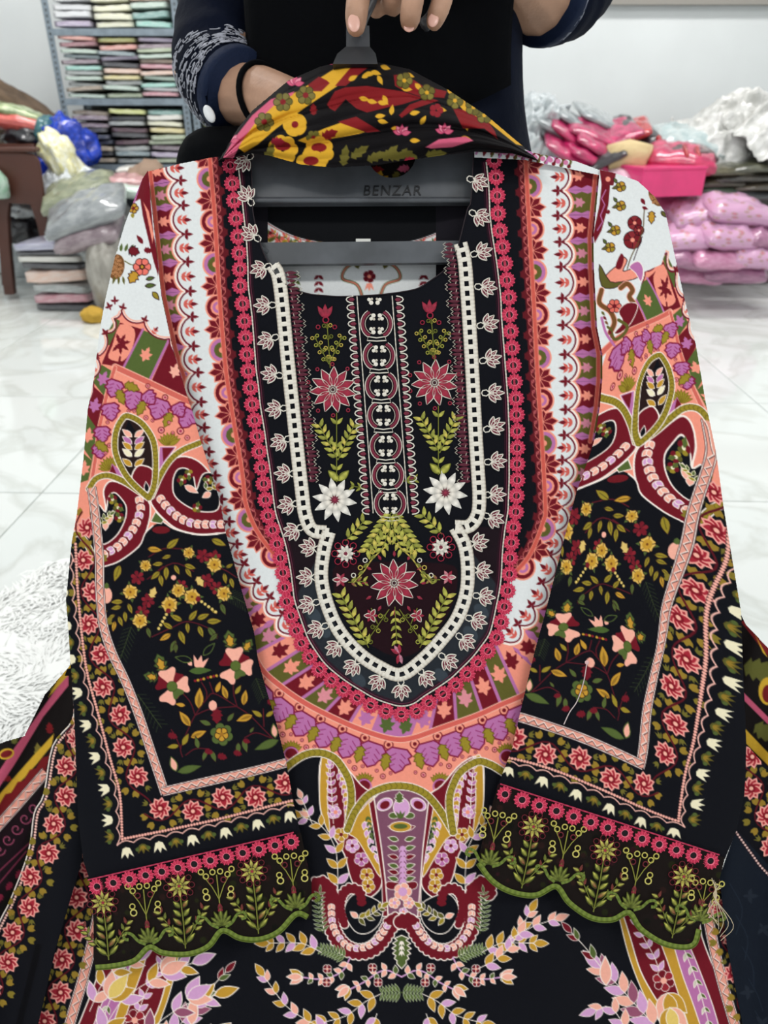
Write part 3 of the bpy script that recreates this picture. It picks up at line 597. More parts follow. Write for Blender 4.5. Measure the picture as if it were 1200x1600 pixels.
def thick(C, path, w, col, line=None, lw=1.6, bump=0.0):
    if line is not None: C.line(path, line, w + 2 * lw)
    if bump:
        for q, a in along(path, bump):
            n = np.array([-math.sin(a), math.cos(a)]) * (w / 2 - bump * .25)
            for sg in (-1, 1):
                if line is not None: C.disc(q + n * sg, bump * .55 + lw, line)
        C.line(path, col, w)
        for q, a in along(path, bump):
            n = np.array([-math.sin(a), math.cos(a)]) * (w / 2 - bump * .25)
            for sg in (-1, 1): C.disc(q + n * sg, bump * .55, col)
    else: C.line(path, col, w)
# ------------------------------------------------------------------ cloth panel mesh carrying the print
def cloth_mat(name, rough=.85, weave=1.0, sheen=.0):
    m = bpy.data.materials.new(name); m.use_nodes = True; nt = m.node_tree; b = nt.nodes['Principled BSDF']
    at = nt.nodes.new('ShaderNodeAttribute'); at.attribute_name = 'dye'
    b.inputs['Roughness'].default_value = rough; b.inputs['Specular IOR Level'].default_value = .08; b.inputs['Sheen Weight'].default_value = sheen
    tc = nt.nodes.new('ShaderNodeTexCoord'); n = nt.nodes.new('ShaderNodeTexNoise'); n.inputs['Scale'].default_value = 900; n.inputs['Detail'].default_value = 2
    nt.links.new(tc.outputs['Object'], n.inputs['Vector']); bp = nt.nodes.new('ShaderNodeBump'); bp.inputs['Strength'].default_value = .12 * weave; bp.inputs['Distance'].default_value = .0006
    nt.links.new(n.outputs['Fac'], bp.inputs['Height']); nt.links.new(bp.outputs['Normal'], b.inputs['Normal'])
    n2 = nt.nodes.new('ShaderNodeTexNoise'); n2.inputs['Scale'].default_value = 420; nt.links.new(tc.outputs['Object'], n2.inputs['Vector'])
    mp = nt.nodes.new('ShaderNodeMapRange'); mp.inputs['To Min'].default_value = .93; mp.inputs['To Max'].default_value = 1.07; nt.links.new(n2.outputs['Fac'], mp.inputs['Value'])
    mx = nt.nodes.new('ShaderNodeVectorMath'); mx.operation = 'SCALE'; nt.links.new(at.outputs['Color'], mx.inputs[0]); nt.links.new(mp.outputs['Result'], mx.inputs['Scale'])
    nt.links.new(mx.outputs[0], b.inputs['Base Color']); return m
def panel(name, C, outline, zf, mat, parent, mapf=P):
    o = np.asarray(outline, float); w = (0, C.W, 0, C.H); sd = C._sd(w, o)
    X, Y = np.meshgrid(C.U, C.V); X = X.copy(); Y = Y.copy(); use = sd < C.g * .72
    edge = use & (sd > 0); ei = np.argwhere(edge)
    if len(ei):                                   # pull the rim onto the outline
        p = o; q = np.roll(o, -1, 0); pts = np.c_[X[edge], Y[edge]]; best = np.full(len(pts), 1e9); bp = pts.copy()
        for a, b in zip(p, q):
            e = b - a; t = np.clip(((pts - a) @ e) / (e @ e + 1e-9), 0, 1)[:, None]; c = a + e * t; d = ((pts - c) ** 2).sum(1); k = d < best; best[k] = d[k]; bp[k] = c[k]
        X[edge] = bp[:, 0]; Y[edge] = bp[:, 1]
    fq = use[:-1, :-1] & use[1:, :-1] & use[:-1, 1:] & use[1:, 1:]
    need = np.zeros(use.shape, bool); need[:-1, :-1] |= fq; need[1:, :-1] |= fq; need[:-1, 1:] |= fq; need[1:, 1:] |= fq
    idx = np.full(use.shape, -1, np.int64); idx[need] = np.arange(need.sum())
    u = X[need]; v = Y[need]; V = mapf(u, v, zf(u, v))
    j, i = np.nonzero(fq); F = np.c_[idx[j, i], idx[j + 1, i], idx[j + 1, i + 1], idx[j, i + 1]].astype(np.int32)
    m = bpy.data.meshes.new(name); m.vertices.add(len(V)); m.vertices.foreach_set('co', V.astype(np.float32).ravel())
    m.loops.add(F.size); m.loops.foreach_set('vertex_index', F.ravel()); m.polygons.add(len(F)); m.polygons.foreach_set('loop_start', np.arange(0, F.size, 4, dtype=np.int32))
    m.polygons.foreach_set('use_smooth', np.ones(len(F), bool)); m.update(calc_edges=True)
    at = m.attributes.new('dye', 'FLOAT_COLOR', 'POINT'); rgba = np.ones((len(V), 4), np.float32); rgba[:, :3] = lin(C.a[need]); at.data.foreach_set('color', rgba.ravel())
    m.materials.append(mat); return link(name, m, None, parent)
# ================================================================== KURTA
def ss(x, a, b): t = np.clip((np.asarray(x, float) - a) / (b - a), 0, 1); return t * t * (3 - 2 * t)
def z_body(u, v):
    u = np.asarray(u, float); v = np.asarray(v, float)
    z = .622 + .012 * ((u - 615) / 360) ** 2
    low = ss(v, 1150, 1450)
    z = z + low * (.0035 * np.sin(u / 46 + v / 300) + .002 * np.sin(u / 21 + 1.3 - v / 240)) + .0010 * np.sin(u / 33 + v / 95) + .0012 * np.sin(v / 60 - u / 140)
    z = z + .008 * ss(v, 1560, 1760)
    return z
seamL = [(231, 268), (240, 350), (252, 462), (270, 545), (294, 624), (300, 640), (313, 687), (343, 780), (353, 833), (377, 920), (397, 987), (403, 1030), (417, 1080), (432, 1130), (447, 1190), (460, 1260), (468, 1303), (487, 1380), (485, 1433)]
seamR = [(937, 267), (932, 320), (927, 370), (928, 420), (933, 513), (941, 553), (941, 593), (937, 637), (928, 690), (918, 720), (901, 767), (888, 816), (864, 910), (850, 965), (836, 1015), (815, 1103), (800, 1170), (780, 1235), (765, 1290), (748, 1348)]
cuspL = np.array([(270, 243), (279, 282), (283, 321), (288, 366), (290, 409), (294, 455), (297, 495), (299, 541), (306, 582), (311, 628), (316, 668), (323, 706), (333, 743), (343, 780), (355, 815), (367, 850), (380, 883), (399, 911), (420, 935), (440, 961), (458, 990)], float)
cuspR = np.array([(872, 255), (875, 298), (875, 337), (878, 378), (880, 417), (882, 466), (883, 508), (886, 554), (887, 596), (887, 640), (885, 680), (882, 719), (881, 755), (876, 792), (868, 830), (860, 868), (848, 912), (832, 948), (811, 977), (788, 1002)], float)
coralL = sp([(327, 240), (336, 345), (342, 450), (352, 570), (362, 640), (375, 717), (380, 752), (384, 787), (400, 827), (425, 862), (444, 880)], 4)
coralR = sp([(821, 240), (827, 353), (834, 470), (840, 587), (848, 707), (852, 790), (850, 812), (829, 865), (806, 893), (795, 902)], 4)
ringP = [(358, 233), (360, 259), (363, 287), (366, 314), (369, 342), (372, 370), (374, 396), (375, 421), (375.5, 447), (379, 475), (382, 502), (384, 528), (386, 554), (388, 580), (391.5, 606), (394, 632), (398, 657), (402, 682), (405, 706), (409, 731), (412, 756), (415, 781), (419, 806), (426, 828), (433, 850), (438, 872), (442, 895), (445, 918), (448, 940), (455, 962), (463, 985), (471, 1005), (484, 1026), (499, 1046), (518, 1063), (537, 1077), (558, 1090), (579, 1102), (603, 1111), (627, 1116), (651, 1111), (670, 1098), (692, 1084), (712, 1070), (730, 1053), (747, 1036), (762, 1017), (776, 996), (783, 972), (788, 948), (793, 923), (796, 897), (797, 872), (799, 848), (802, 824), (806, 800), (807, 775), (808, 750), (808, 725), (808, 700), (808, 674), (807, 648), (806, 623), (804, 597), (802, 571), (800, 544), (798, 518), (796, 492), (795, 465), (792, 438), (789, 412), (785, 386), (781, 361), (778, 334), (777, 306), (775, 277), (772, 251)]
ringA = np.array(ringP, float)
trimL = sp([(426, 414), (437, 442), (450, 567), (464, 699), (472, 770), (477, 805), (488, 828), (512, 832)], 6)
trimU = sp([(514, 831), (506, 860), (502, 902), (511, 944), (530, 986), (561, 1021), (592, 1042), (626, 1054), (661, 1030), (691, 998), (714, 967), (728, 929), (731, 890), (726, 852), (711, 823)], 6)
trimR = sp([(711, 823), (733, 822), (746, 805), (749, 779), (747, 740), (743, 677), (736, 548), (730, 457), (726, 408), (719, 378)], 6)
arc2 = sp([(390, 1005), (408, 1044), (438, 1072), (477, 1099), (526, 1124), (572, 1143), (615, 1155), (645, 1153), (691, 1137), (745, 1118), (783, 1101), (818, 1086), (840, 1070)], 5)
def scal(cusps, side, depth):
    out = []
    for a, b in zip(cusps[:-1], cusps[1:]):
        e = b - a; n = np.array([-e[1], e[0]]) / (np.hypot(*e) + 1e-9) * side
        for t in np.linspace(0, 1, 8, endpoint=False): out.append(a + e * t + n * depth * math.sin(math.pi * t) ** .7)
    out.append(cusps[-1]); return np.array(out)
def paint_body():
    C = Canvas(-60, 232, 1290, 1790, cK, 1.3)
    # ---- star blocks, white scalloped band
    for pts in ([(380, 960), (410, 930), (470, 985), (450, 1080), (400, 1040)], [(860, 940), (830, 945), (785, 990), (800, 1090), (845, 1060)]): C.poly(pts, cPE)
    for c in ((432, 1010), (818, 1010)):
        for d in range(6): jagleaf(C, c, -1.9 + d * .9, 20, 9, cM)
    for cu, side in ((cuspL, 1), (cuspR, -1)):
        N = len(cu) - 1
        for k in range(N):
            a, b = cu[k], cu[k + 1]; e = b - a; n = np.array([-e[1], e[0]]) / np.hypot(*e) * side; w = 72
            nA = n if k == 0 else (lambda q: q / np.hypot(*q))(n + (lambda d: np.array([-d[1], d[0]]) / np.hypot(*d) * side)(cu[k] - cu[k - 1]))
            nB = n if k == N - 1 else (lambda q: q / np.hypot(*q))(n + (lambda d: np.array([-d[1], d[0]]) / np.hypot(*d) * side)(cu[k + 2] - cu[k + 1]))
            colr = cM if k % 2 == 0 else cO; st = cPE if k % 2 == 0 else (206, 130, 150)
            if k >= 15 and k % 3 == 0: colr, st = cPE, cM
            star_block(C, [a + nA * w, a - n * 4, b - n * 4, b + nB * w], colr, st, cL, 13 if k < 15 else None, 36 if k < 15 else None)
        for k in range(N if side == 1 else N):
            pass
    thick(C, [(u + 4, v) for u, v in seamL[:6]], 5, (206, 92, 80), (236, 150, 130), .9); thick(C, [(u - 6, v) for u, v in seamR[:9]], 5, (206, 92, 80), (236, 150, 130), .9)
    C.poly([(u + 2, v) for u, v in seamR[:9]] + [(u + 24, v) for u, v in seamR[:9]][::-1], cM)
    # fan of blocks under the yoke
    i0 = 30; i1 = 48; inner = ringA[i0:i1 + 1]
    tI = np.linspace(0, 1, 15); idx = np.linspace(0, len(inner) - 1, 15); ip = np.c_[np.interp(idx, np.arange(len(inner)), inner[:, 0]), np.interp(idx, np.arange(len(inner)), inner[:, 1])]
    jx = np.linspace(2, len(arc2) - 3, 15); op = np.c_[np.interp(jx, np.arange(len(arc2)), arc2[:, 0]), np.interp(jx, np.arange(len(arc2)), arc2[:, 1])]
    for k in range(14):
        kk = k if k < 7 else 13 - k; colr, st = [(cPE, cM), (cO, cPE), (cM, cPE), (cO, (220, 140, 150)), (cM, cPE), (cPE, cL), (cL, cG)][kk]
        star_block(C, [op[k], ip[k], ip[k + 1], op[k + 1]], colr, st, None)
        C.line([op[k], ip[k]], cL, 5)
    # peach field below the arc
    A1 = sp([(436, 1212), (452, 1195), (475, 1180), (498, 1176), (520, 1183), (534, 1198), (546, 1222), (549, 1252), (543, 1296)], 5)
    A2 = sp([(543, 1296), (555, 1268), (575, 1243), (600, 1231), (624, 1228), (648, 1232), (669, 1244), (690, 1270), (708, 1300)], 5)
    A3 = sp([(708, 1300), (702, 1252), (710, 1222), (722, 1204), (746, 1190), (765, 1194), (781, 1203), (806, 1220)], 5)
    C.poly(np.vstack([arc2, [(850, 1200)], A3[::-1], A2[::-1], A1[::-1], [(400, 1215)]]), cPE)
    for sg in (1,):
        for k, (q, a) in enumerate(along(arc2, 37, 16)):
            n = np.array([-math.sin(a), math.cos(a)]); C.disc(q + n * 10, 7, (240, 150, 128), line=cM, lw=1.6); C.disc(q + n * 10, 3, cM)
            lilac_leaf(C, q + n * 16 + np.array([math.cos(a), math.sin(a)]) * 18, a + math.pi / 2, 34)
        for k, (q, a) in enumerate(along(arc2, 37, 16)):
            n = np.array([-math.sin(a), math.cos(a)]); jagleaf(C, q + n * 24, a + math.pi / 2, 27, 18, cMU, (104, 84, 26), 1.4); 
            rings(C, q + n * 60, 4.5); rings(C, q + n * 53 + np.array([math.cos(a), math.sin(a)]) * 11, 3); rings(C, q + n * 53 - np.array([math.cos(a), math.sin(a)]) * 11, 3)
    for (c, a0) in (((455, 1176), -1.6), ((569, 1226), -1.75), ((688, 1226), -1.4), ((792, 1180), -1.5)):
        for k in range(9): leaf(C, c, a0 + (k - 4) * .27, 19, 7, cMU, (112, 92, 26), .9)
        C.disc(c, 10, cM); C.disc((c[0], c[1] + 3), 11, None, line=cL, lw=2.4)
    thick(C, arc2, 7.5, cC, (248, 190, 170), 1.3)
    # ---- two facing paisleys with a centre column (built on the left, mirrored)
    z5 = lambda L: [(400 + x / 2.857, 1080 + y / 2.857) for x, y in L]
    mir = lambda L: [(1255 - x, y) for x, y in L]
    for M in (lambda L: z5(L), lambda L: mir(z5(L))):
        C.poly(sp(M([(292, 300), (284, 480), (300, 570), (345, 650), (395, 730), (425, 840), (480, 925), (548, 890), (565, 820), (548, 740), (500, 690), (520, 560), (530, 470), (470, 420), (380, 320)]), 4, True), cM, cWL, 2)
        C.poly(sp(M([(292, 300), (284, 480), (300, 570), (330, 630), (318, 480), (325, 310)]), 3, True), cY, cWL, 1.4)
        C.poly(sp(M([(365, 330), (390, 470), (405, 620), (450, 660), (500, 740), (555, 830), (548, 740), (500, 690), (525, 560), (528, 470), (440, 560), (420, 470), (400, 370)]), 3, True), cY, cWL, 1.4)
        spray(C, M([(365, 345), (395, 440), (410, 560)]), [cLV, cL], 11, 6, cWL, None, 6, .6)
        spray(C, M([(345, 590), (340, 480), (330, 330)]), [cLV, cL], 13, 6.5, cWL, cWL, 7, .7)
        flower(C, M([(355, 540)])[0], 9, 5, [cLV], .35, cPE, 0, cWL)
        for q, cc in (((380, 640), cY), ((430, 690), cLV), ((470, 750), cL), ((495, 820), cY), ((500, 870), cY)):
            c = M([q])[0]; flower(C, c, 11, 5, [cc], .25, cM, 1.5, cWL)
        spray(C, M([(480, 560), (500, 640), (540, 740)]), [cLV], 13, 7, cWL, None, 5, .35)
        spray(C, M([(495, 545), (515, 640)]), [cG], 9, 4, None, None, 4, .5)
        C.poly(M([(505, 500), (530, 478), (562, 700), (580, 850), (592, 1005), (566, 1005), (562, 850), (545, 740)]), cM, cWL, 1.4)
    C.poly(z5([(527, 478), (560, 445), (650, 425), (745, 445), (772, 478), (745, 700), (735, 850), (722, 1005), (590, 1005), (578, 850), (560, 700)]), cGY, cWL, 2)
    for sg in (-1, 1):
        X = lambda x, y: z5([(650 + sg * x, y)])[0]
        C.disc(X(75, 505), 13, cLV, 9, .5 * sg, cWL, 1.4); C.disc(X(75, 508), 8, cM, 6, .5 * sg); C.disc(X(35, 555), 8, cG, 5, 0, cWL, 1)
        for yy, cc in ((610, cM), (660, cG), (700, cG), (740, cM), (780, cG), (808, cM), (838, cG)): leaf(C, X(14, yy + 5), -.25 if sg > 0 else math.pi + .25, 17, 8, cc, cWL, 1.1)
        C.poly(sp([X(0, 860), X(60, 850), X(70, 870), X(50, 885), X(0, 880)], 3, True), cM, cWL, 1); flower(C, X(32, 945), 9, 5, [cLP], .3, cLV, 0, cWL)
    C.disc(z5([(650, 520)])[0], 13, cLV, 15, 0, cWL, 1.2); jagleaf(C, z5([(640, 500)])[0], -math.pi / 2, 18, 16, cG, cWL, 1); tulip(C, z5([(645, 570)])[0], -math.pi / 2, 12, cG)
    C.disc(z5([(645, 605)])[0], 17, cY, 8, 0, cWL, 1.2); C.disc(z5([(645, 603)])[0], 11, cG, 4)
    for k in range(8): tulip(C, z5([(655, 690 + 24 * k)])[0], math.pi / 2, 11, cLV)
    flower(C, z5([(655, 895)])[0], 14, 5, [cLP], .5, cLV, 0, cWL); flower(C, z5([(658, 985)])[0], 7, 5, [cLV], .3, cPE, 0, cWL)
    for M in (lambda L: z5(L), lambda L: mir(z5(L))):
        sw = sp(M([(262, 905), (270, 865), (305, 862), (333, 900), (330, 980), (345, 1070), (395, 1140), (465, 1165), (535, 1140), (588, 1070), (610, 1025), (655, 1030)]), 5)
        hook = sp(M([(472, 945), (462, 895), (420, 880), (385, 910), (375, 970), (395, 1040)]), 5)
        thick(C, hook, 12, cM, cWL, 1.8, 7); thick(C, sw, 20, cM, cWL, 1.8, 8)
        C.poly(sp(M([(395, 985), (420, 920), (470, 905), (560, 950), (555, 1030), (500, 1080), (440, 1070)]), 4, True), cK, cWL, 1.5)
        thick(C, hook, 11, cM, None, 0, 7)
        heart_chain(C, sp(M([(335, 940), (345, 1050), (400, 1130), (470, 1145), (540, 1110), (590, 1040)]), 5), 9)
        spray(C, M([(440, 1010), (490, 1010), (560, 965)]), [cMU, cO], 15, 7.5, cWL, cWL, 4); leaf(C, M([(455, 1010)])[0], math.pi * 1.2 if M([(0, 0)])[0][0] < 600 else -.4, 15, 9, cLP, cWL)
        spray(C, M([(365, 900), (365, 800), (350, 690), (290, 600), (205, 560)]), [cY, cLV, cY], 24, 11.5, cWL, cWL, 6, .8); spray(C, M([(250, 590), (205, 480)]), [cLP, cLV], 17, 9, cWL, cWL, 2)
        spray(C, M([(300, 1080), (280, 980), (285, 900)]), [cG], 13, 4, (200, 205, 180), cG, 9, 1.1, .8)
        spray(C, M([(400, 1190), (350, 1165), (290, 1150)]), [cG], 14, 4.5, (190, 200, 160), cG, 8, 1.1, .8)
        spray(C, M([(290, 1165), (200, 1125), (60, 1125)]), [cY, cLV, cY], 24, 12, cWL, cWL, 5, .8)
        spray(C, M([(420, 1190), (385, 1250), (300, 1285), (190, 1275)]), [cLP, cLP, cG], 14, 8.5, cWL, cLV, 6, .9, sw=2.4); trio(C, M([(205, 1275)])[0], math.pi if M([(0, 0)])[0][0] < 600 else 0, 22, [cY, cLP, cLP])
        for q in ((318, 1240), (315, 1300)): flower(C, M([q])[0], 7, 4, [cM], .3, cLP, .8, cWL)
        spray(C, M([(650, 1275), (570, 1245), (480, 1300), (400, 1340)]), [cLP, cG, cLP], 14, 8.5, cWL, cLV, 6, 1.0, sw=2.4)
        for q in ((520, 1235), (545, 1300)): flower(C, M([q])[0], 7, 4, [cM], .3, cLP, .8, cWL)
        trio(C, M([(415, 1320)])[0], 2.4 if M([(0, 0)])[0][0] < 600 else .7, 22, [cLP, cY, cLP])
        spray(C, M([(560, 1350), (490, 1385), (400, 1450), (290, 1480)]), [cY, cY, cLV], 25, 12, cWL, cWL, 5, .8)
        spray(C, M([(540, 1440), (520, 1500), (500, 1600)]), [cY, cLV], 20, 10, cWL, cWL, 5, .6)
        spray(C, M([(650, 1345), (560, 1350)]), [cG], 16, 4.5, (190, 200, 160), cG, 6, 1.15, .8, tip=False)
    jagleaf(C, z5([(650, 1090)])[0], math.pi / 2, 52, 30, cG, cWL, 1.6, 6); 
    for k in range(3): tulip(C, z5([(650, 1115 + 22 * k)])[0], math.pi / 2, 8, cWL)
    for A in (A1, A2, A3): beads(C, A, 10)
    # ---- lower corners: side paisleys and leaf sprays
    z6 = lambda L: [(740 + x / 2.609, 1080 + y / 2.609) for x, y in L]
    lz = lambda L: [(1232 - x * .985, y + 62) for x, y in z6(L)]
    for M, sg in ((z6, 1), (lz, -1)):
        C.poly(sp(M([(560, 760), (615, 930), (640, 1010), (680, 1140), (740, 1250), (800, 1340), (880, 1500), (900, 1700), (1140, 1700), (1110, 1450), (1000, 1180), (930, 1000), (880, 800)]), 4, True), cM, cWL, 2)
        C.poly(sp(M([(560, 760), (615, 930), (640, 1010), (680, 1140), (740, 1250), (800, 1340), (880, 1500), (890, 1700), (840, 1700), (780, 1400), (700, 1250), (640, 1100), (600, 950)]), 4, True), cY, cWL, 1.6)
        C.poly(sp(M([(760, 900), (830, 1050), (870, 1180), (930, 1350), (980, 1500), (1000, 1700), (960, 1700), (900, 1450), (840, 1250), (790, 1100), (730, 930)]), 4, True), cY, cWL, 1.6)
        C.poly(sp(M([(780, 880), (870, 1020), (930, 1160), (990, 1330), (1040, 1560), (1010, 1700), (960, 1480), (900, 1290), (840, 1120)]), 4, True), cL, cWL, 1.6)
        spray(C, M([(800, 930), (870, 1080), (930, 1250), (990, 1480)]), [cG, (206, 200, 180)], 15, 6, cWL, cWL, 10, .55)
        spray(C, M([(780, 1220), (740, 1090), (680, 980), (650, 880)]), [cLV], 18, 9, cWL, cWL, 7, .7)
        flower(C, M([(775, 1180)])[0], 17, 6, [cM, (150, 40, 50)], .3, cLP, .3, cWL); trio(C, M([(790, 1230)])[0], 1.35 if sg > 0 else 1.8, 44, [cLP, cY, cY]); trio(C, M([(800, 1290)])[0], 1.35 if sg > 0 else 1.8, 40, [cY, cLP, (232, 200, 110)])
        trio(C, M([(830, 1440)])[0], 1.35 if sg > 0 else 1.8, 46, [cLV, cLP, cLV])
        spray(C, M([(760, 1380), (680, 1300), (590, 1200), (520, 1130)]), [cLV, cLP, (150, 84, 110)], 40, 18, cWL, cWL, 6, .6); spray(C, M([(530, 1140), (460, 1050), (400, 985)]), [cM, cG], 24, 10, cWL, cWL, 2, .4)
        leaf(C, M([(540, 1200)])[0], -1.6 * 1 if sg > 0 else -1.5, 46, 18, cLP, cWL, 1.6); spray(C, M([(640, 1400), (560, 1290), (500, 1300)]), [cLV, cLP], 28, 13, cWL, cWL, 3, .6)
        spray(C, M([(20, 1130), (80, 1100), (150, 1040), (230, 900)]) if sg > 0 else M([(-40, 1230), (60, 1180), (150, 1120), (240, 1000)]), [cY, cLV, cLP], 24, 12, cWL, cWL, 6, .6)
        if sg > 0: spray(C, M([(150, 1010), (240, 960), (330, 930)]), [cLP, cLV], 24, 12, cWL, cWL, 3, .6)
        spray(C, M([(820, 1640), (700, 1560), (560, 1480)]), [cY, cLV, cY], 28, 13, cWL, cWL, 6, .6)
    for pth, cols, L in (([(150, 1640), (185, 1570), (240, 1530), (300, 1505)], [cLV, cY, cLP], 40), ([(190, 1680), (235, 1610), (290, 1570), (335, 1555)], [cY, cLV, (150, 84, 110)], 40), ([(240, 1720), (290, 1650), (330, 1620)], [cY, cLV], 38), ([(140, 1580), (165, 1530), (210, 1500)], [cLV, cLP, cY], 34)): spray(C, pth, cols, L, L * .44, cWL, cWL, 4, .62, 1.5)
    for c, a, s_, cl in (((292, 1560), -.5, 40, [cLP, cLV, cLV]), ((252, 1520), -.4, 40, [cLV, cLP, cLP]), ((170, 1560), -.9, 44, [cY, cLP, (232, 200, 110)])): trio(C, c, a, s_, cl)
    # corner borders
    zr = sp([(1090, 1340), (1102, 1406), (1112, 1463), (1127, 1528), (1146, 1594), (1162, 1650), (1185, 1740), (1200, 1800)], 4)
    C.poly(np.vstack([zr, [(1290, 1800), (1290, 1330)]]), cK); zigzag(C, zr, 15); vine(C, zr + [26, 0], 52, 7, 14)
    zl = sp([(160, 1400), (144, 1472), (128, 1535), (109, 1600), (88, 1690), (66, 1800)], 4)
    C.poly(np.vstack([zl, [(-60, 1800), (-60, 1240), (150, 1240)]]), cK); zigzag(C, zl, 15); vine(C, sp([(140, 1330), (122, 1420), (103, 1500), (80, 1580), (55, 1680), (35, 1790)], 4), 50, 8, 16)
    rl = sp([(130, 1330), (120, 1360), (97, 1435), (71, 1517), (34, 1596), (5, 1680), (-20, 1790)], 4); rope(C, rl); tulip_border(C, rl + [-11, 0], 26, 1, 18)
    # ---- white band over the blocks
    for cu, co, side in ((cuspL, coralL, 1), (cuspR, coralR, -1)):
        sc_ = scal(cu, side, 15)
        poly = np.vstack([sc_, ringA[30:20:-1] if side == 1 else ringA[47:58], co[::-1]])
        C.line(offset(sc_, 5 * side), cPE, 4); C.line(offset(sc_, 2.6 * side), cWL, 4); C.poly(poly, cW); C.line(sc_, (110, 20, 40), 2.4)
        for k, c in enumerate(cu[1:-1]):
            inw = np.array([1, 0]) * side if c[1] < 860 else (np.array([.55 * side, -.8]))
            fleur(C, c + inw * 2, math.atan2(inw[1], inw[0]), 12)
        for k in range(len(cu) - 1):
            m_ = (cu[k] + cu[k + 1]) / 2; a = (0 if side == 1 else math.pi) if m_[1] < 870 else (-.7 if side == 1 else math.pi + .7); d = np.array([math.cos(a), math.sin(a)])
            tiny_leaf3(C, m_ - d * 1, a, 15)
        # black + maroon strip inside the coral braid
        C.poly(np.vstack([co, (ringA[26:0:-1] if side == 1 else ringA[52:])]), cK)
        inn = offset(co, -13 * side); C.poly(np.vstack([co, inn[::-1]]), (96, 26, 34))
        for k, (q, a) in enumerate(along(co, 16, 4)):
            n = np.array([-math.sin(a), math.cos(a)]) * -side
            leaf(C, q + n * 8, a - .7 * side if k % 2 else a + math.pi + .7 * side, 17, 9, (96, 26, 34)); C.disc(q + n * 8, 2.6, (176, 82, 92)); C.disc(q + n * 8, 1.3, (96, 26, 34))
        scallop_band(C, offset(co, -4 * side), 16, 6, None, (208, 112, 104), 1.1, -side)
        for k, (q, a) in enumerate(along(co, 33.5, 6 if side == 1 else 18)):
            b = a + math.pi / 2 * side; c = q + np.array([math.cos(b), math.sin(b)]) * 3
            if k % 2 == 0: lotus(C, c, b, 22)
            else: halfround(C, c, b, 18, (k // 2) % 2 == 0)
        thick(C, co, 5.6, (206, 92, 80), (236, 150, 130), .9)
    # ---- yoke
    inner = offset(ringA, -11.5)
    C.poly(inner, cK)
    C.poly(np.vstack([ringA[24:55], trimU[::-1]]), (30, 20, 26)); C.poly(np.vstack([inner[28:51], trimU[::-1][4:-4]]), (40, 44, 50))  # second fill: grey-blue reflection on the sheer cloth, painted into the dye
    C.poly(sp([(520, 900), (545, 880), (690, 880), (715, 900), (700, 960), (650, 1020), (600, 1020), (540, 970)], 3, True), (34, 16, 22))
    C.line(offset(ringA, -15), (70, 24, 40), 2.0); C.line(offset(ringA, -19), (54, 20, 34), 1.4)
    for c in ((505, 985), (490, 960), (735, 990), (752, 955), (560, 1062), (690, 1056)): C.disc(c, 14, (58, 66, 74), 9, .8)  # brighter patches of that reflection, also painted in
    return C
CB = paint_body()
kurta = empty('kurta', P(615, 1700, .7)); tag(kurta, 'printed and embroidered kurta tunic hanging on the black hanger, held up to the camera', 'kurta')
fab = cloth_mat('printed_cotton')
neck = [(392, 238), (394, 300), (396, 336), (408, 385), (420, 412), (430, 428), (446, 444), (478, 458), (510, 462), (540, 463), (596, 460), (648, 452), (670, 440), (692, 424), (708, 406), (718, 376), (730, 328), (736, 312), (740, 240)]
bodyout = [(231, 268), (280, 256), (325, 247)] + neck + [(771, 239), (820, 243), (880, 254), (937, 267)] + [(u + 14, v) for u, v in seamR[1:10]] + [(930, 760), (920, 830), (900, 920), (880, 1000), (868, 1100), (860, 1180), (850, 1240), (862, 1330), (960, 1370), (1060, 1400), (1098, 1350), (1128, 1365), (1142, 1480), (1166, 1600), (1195, 1700), (1230, 1785)] + \
    [(-30, 1785), (8, 1680), (30, 1600), (58, 1480), (98, 1345), (122, 1280), (165, 1360), (250, 1400), (330, 1380), (400, 1330), (420, 1240), (398, 1130), (370, 1040), (340, 960), (320, 860), (300, 780), (285, 700), (268, 624), (240, 545), (232, 462), (230, 350)]
def cutv(poly, v0, below):
    p = list(poly); out = []
    for a, b in zip(p, p[1:] + p[:1]):
        ia = (a[1] >= v0) == below; ib = (b[1] >= v0) == below
        if ia: out.append(a)
        if ia != ib: t = (v0 - a[1]) / (b[1] - a[1]); out.append((a[0] + t * (b[0] - a[0]), v0))
    return out
front = panel('front_panel', CB, cutv(bodyout, 1625, False), z_body, fab, kurta)
CH_ = Canvas(-60, 1615, 1290, 1790, cK, 2.6); hx, hy = np.meshgrid(CH_.U, CH_.V); hx = np.clip((hx - CB.u0) / CB.g, 0, CB.W - 1).astype(int); hy = np.clip((hy - CB.v0) / CB.g, 0, CB.H - 1).astype(int); CH_.a[:] = CB.a[hy, hx]
panel('hem_panel', CH_, cutv(bodyout, 1624, True), z_body, fab, kurta)
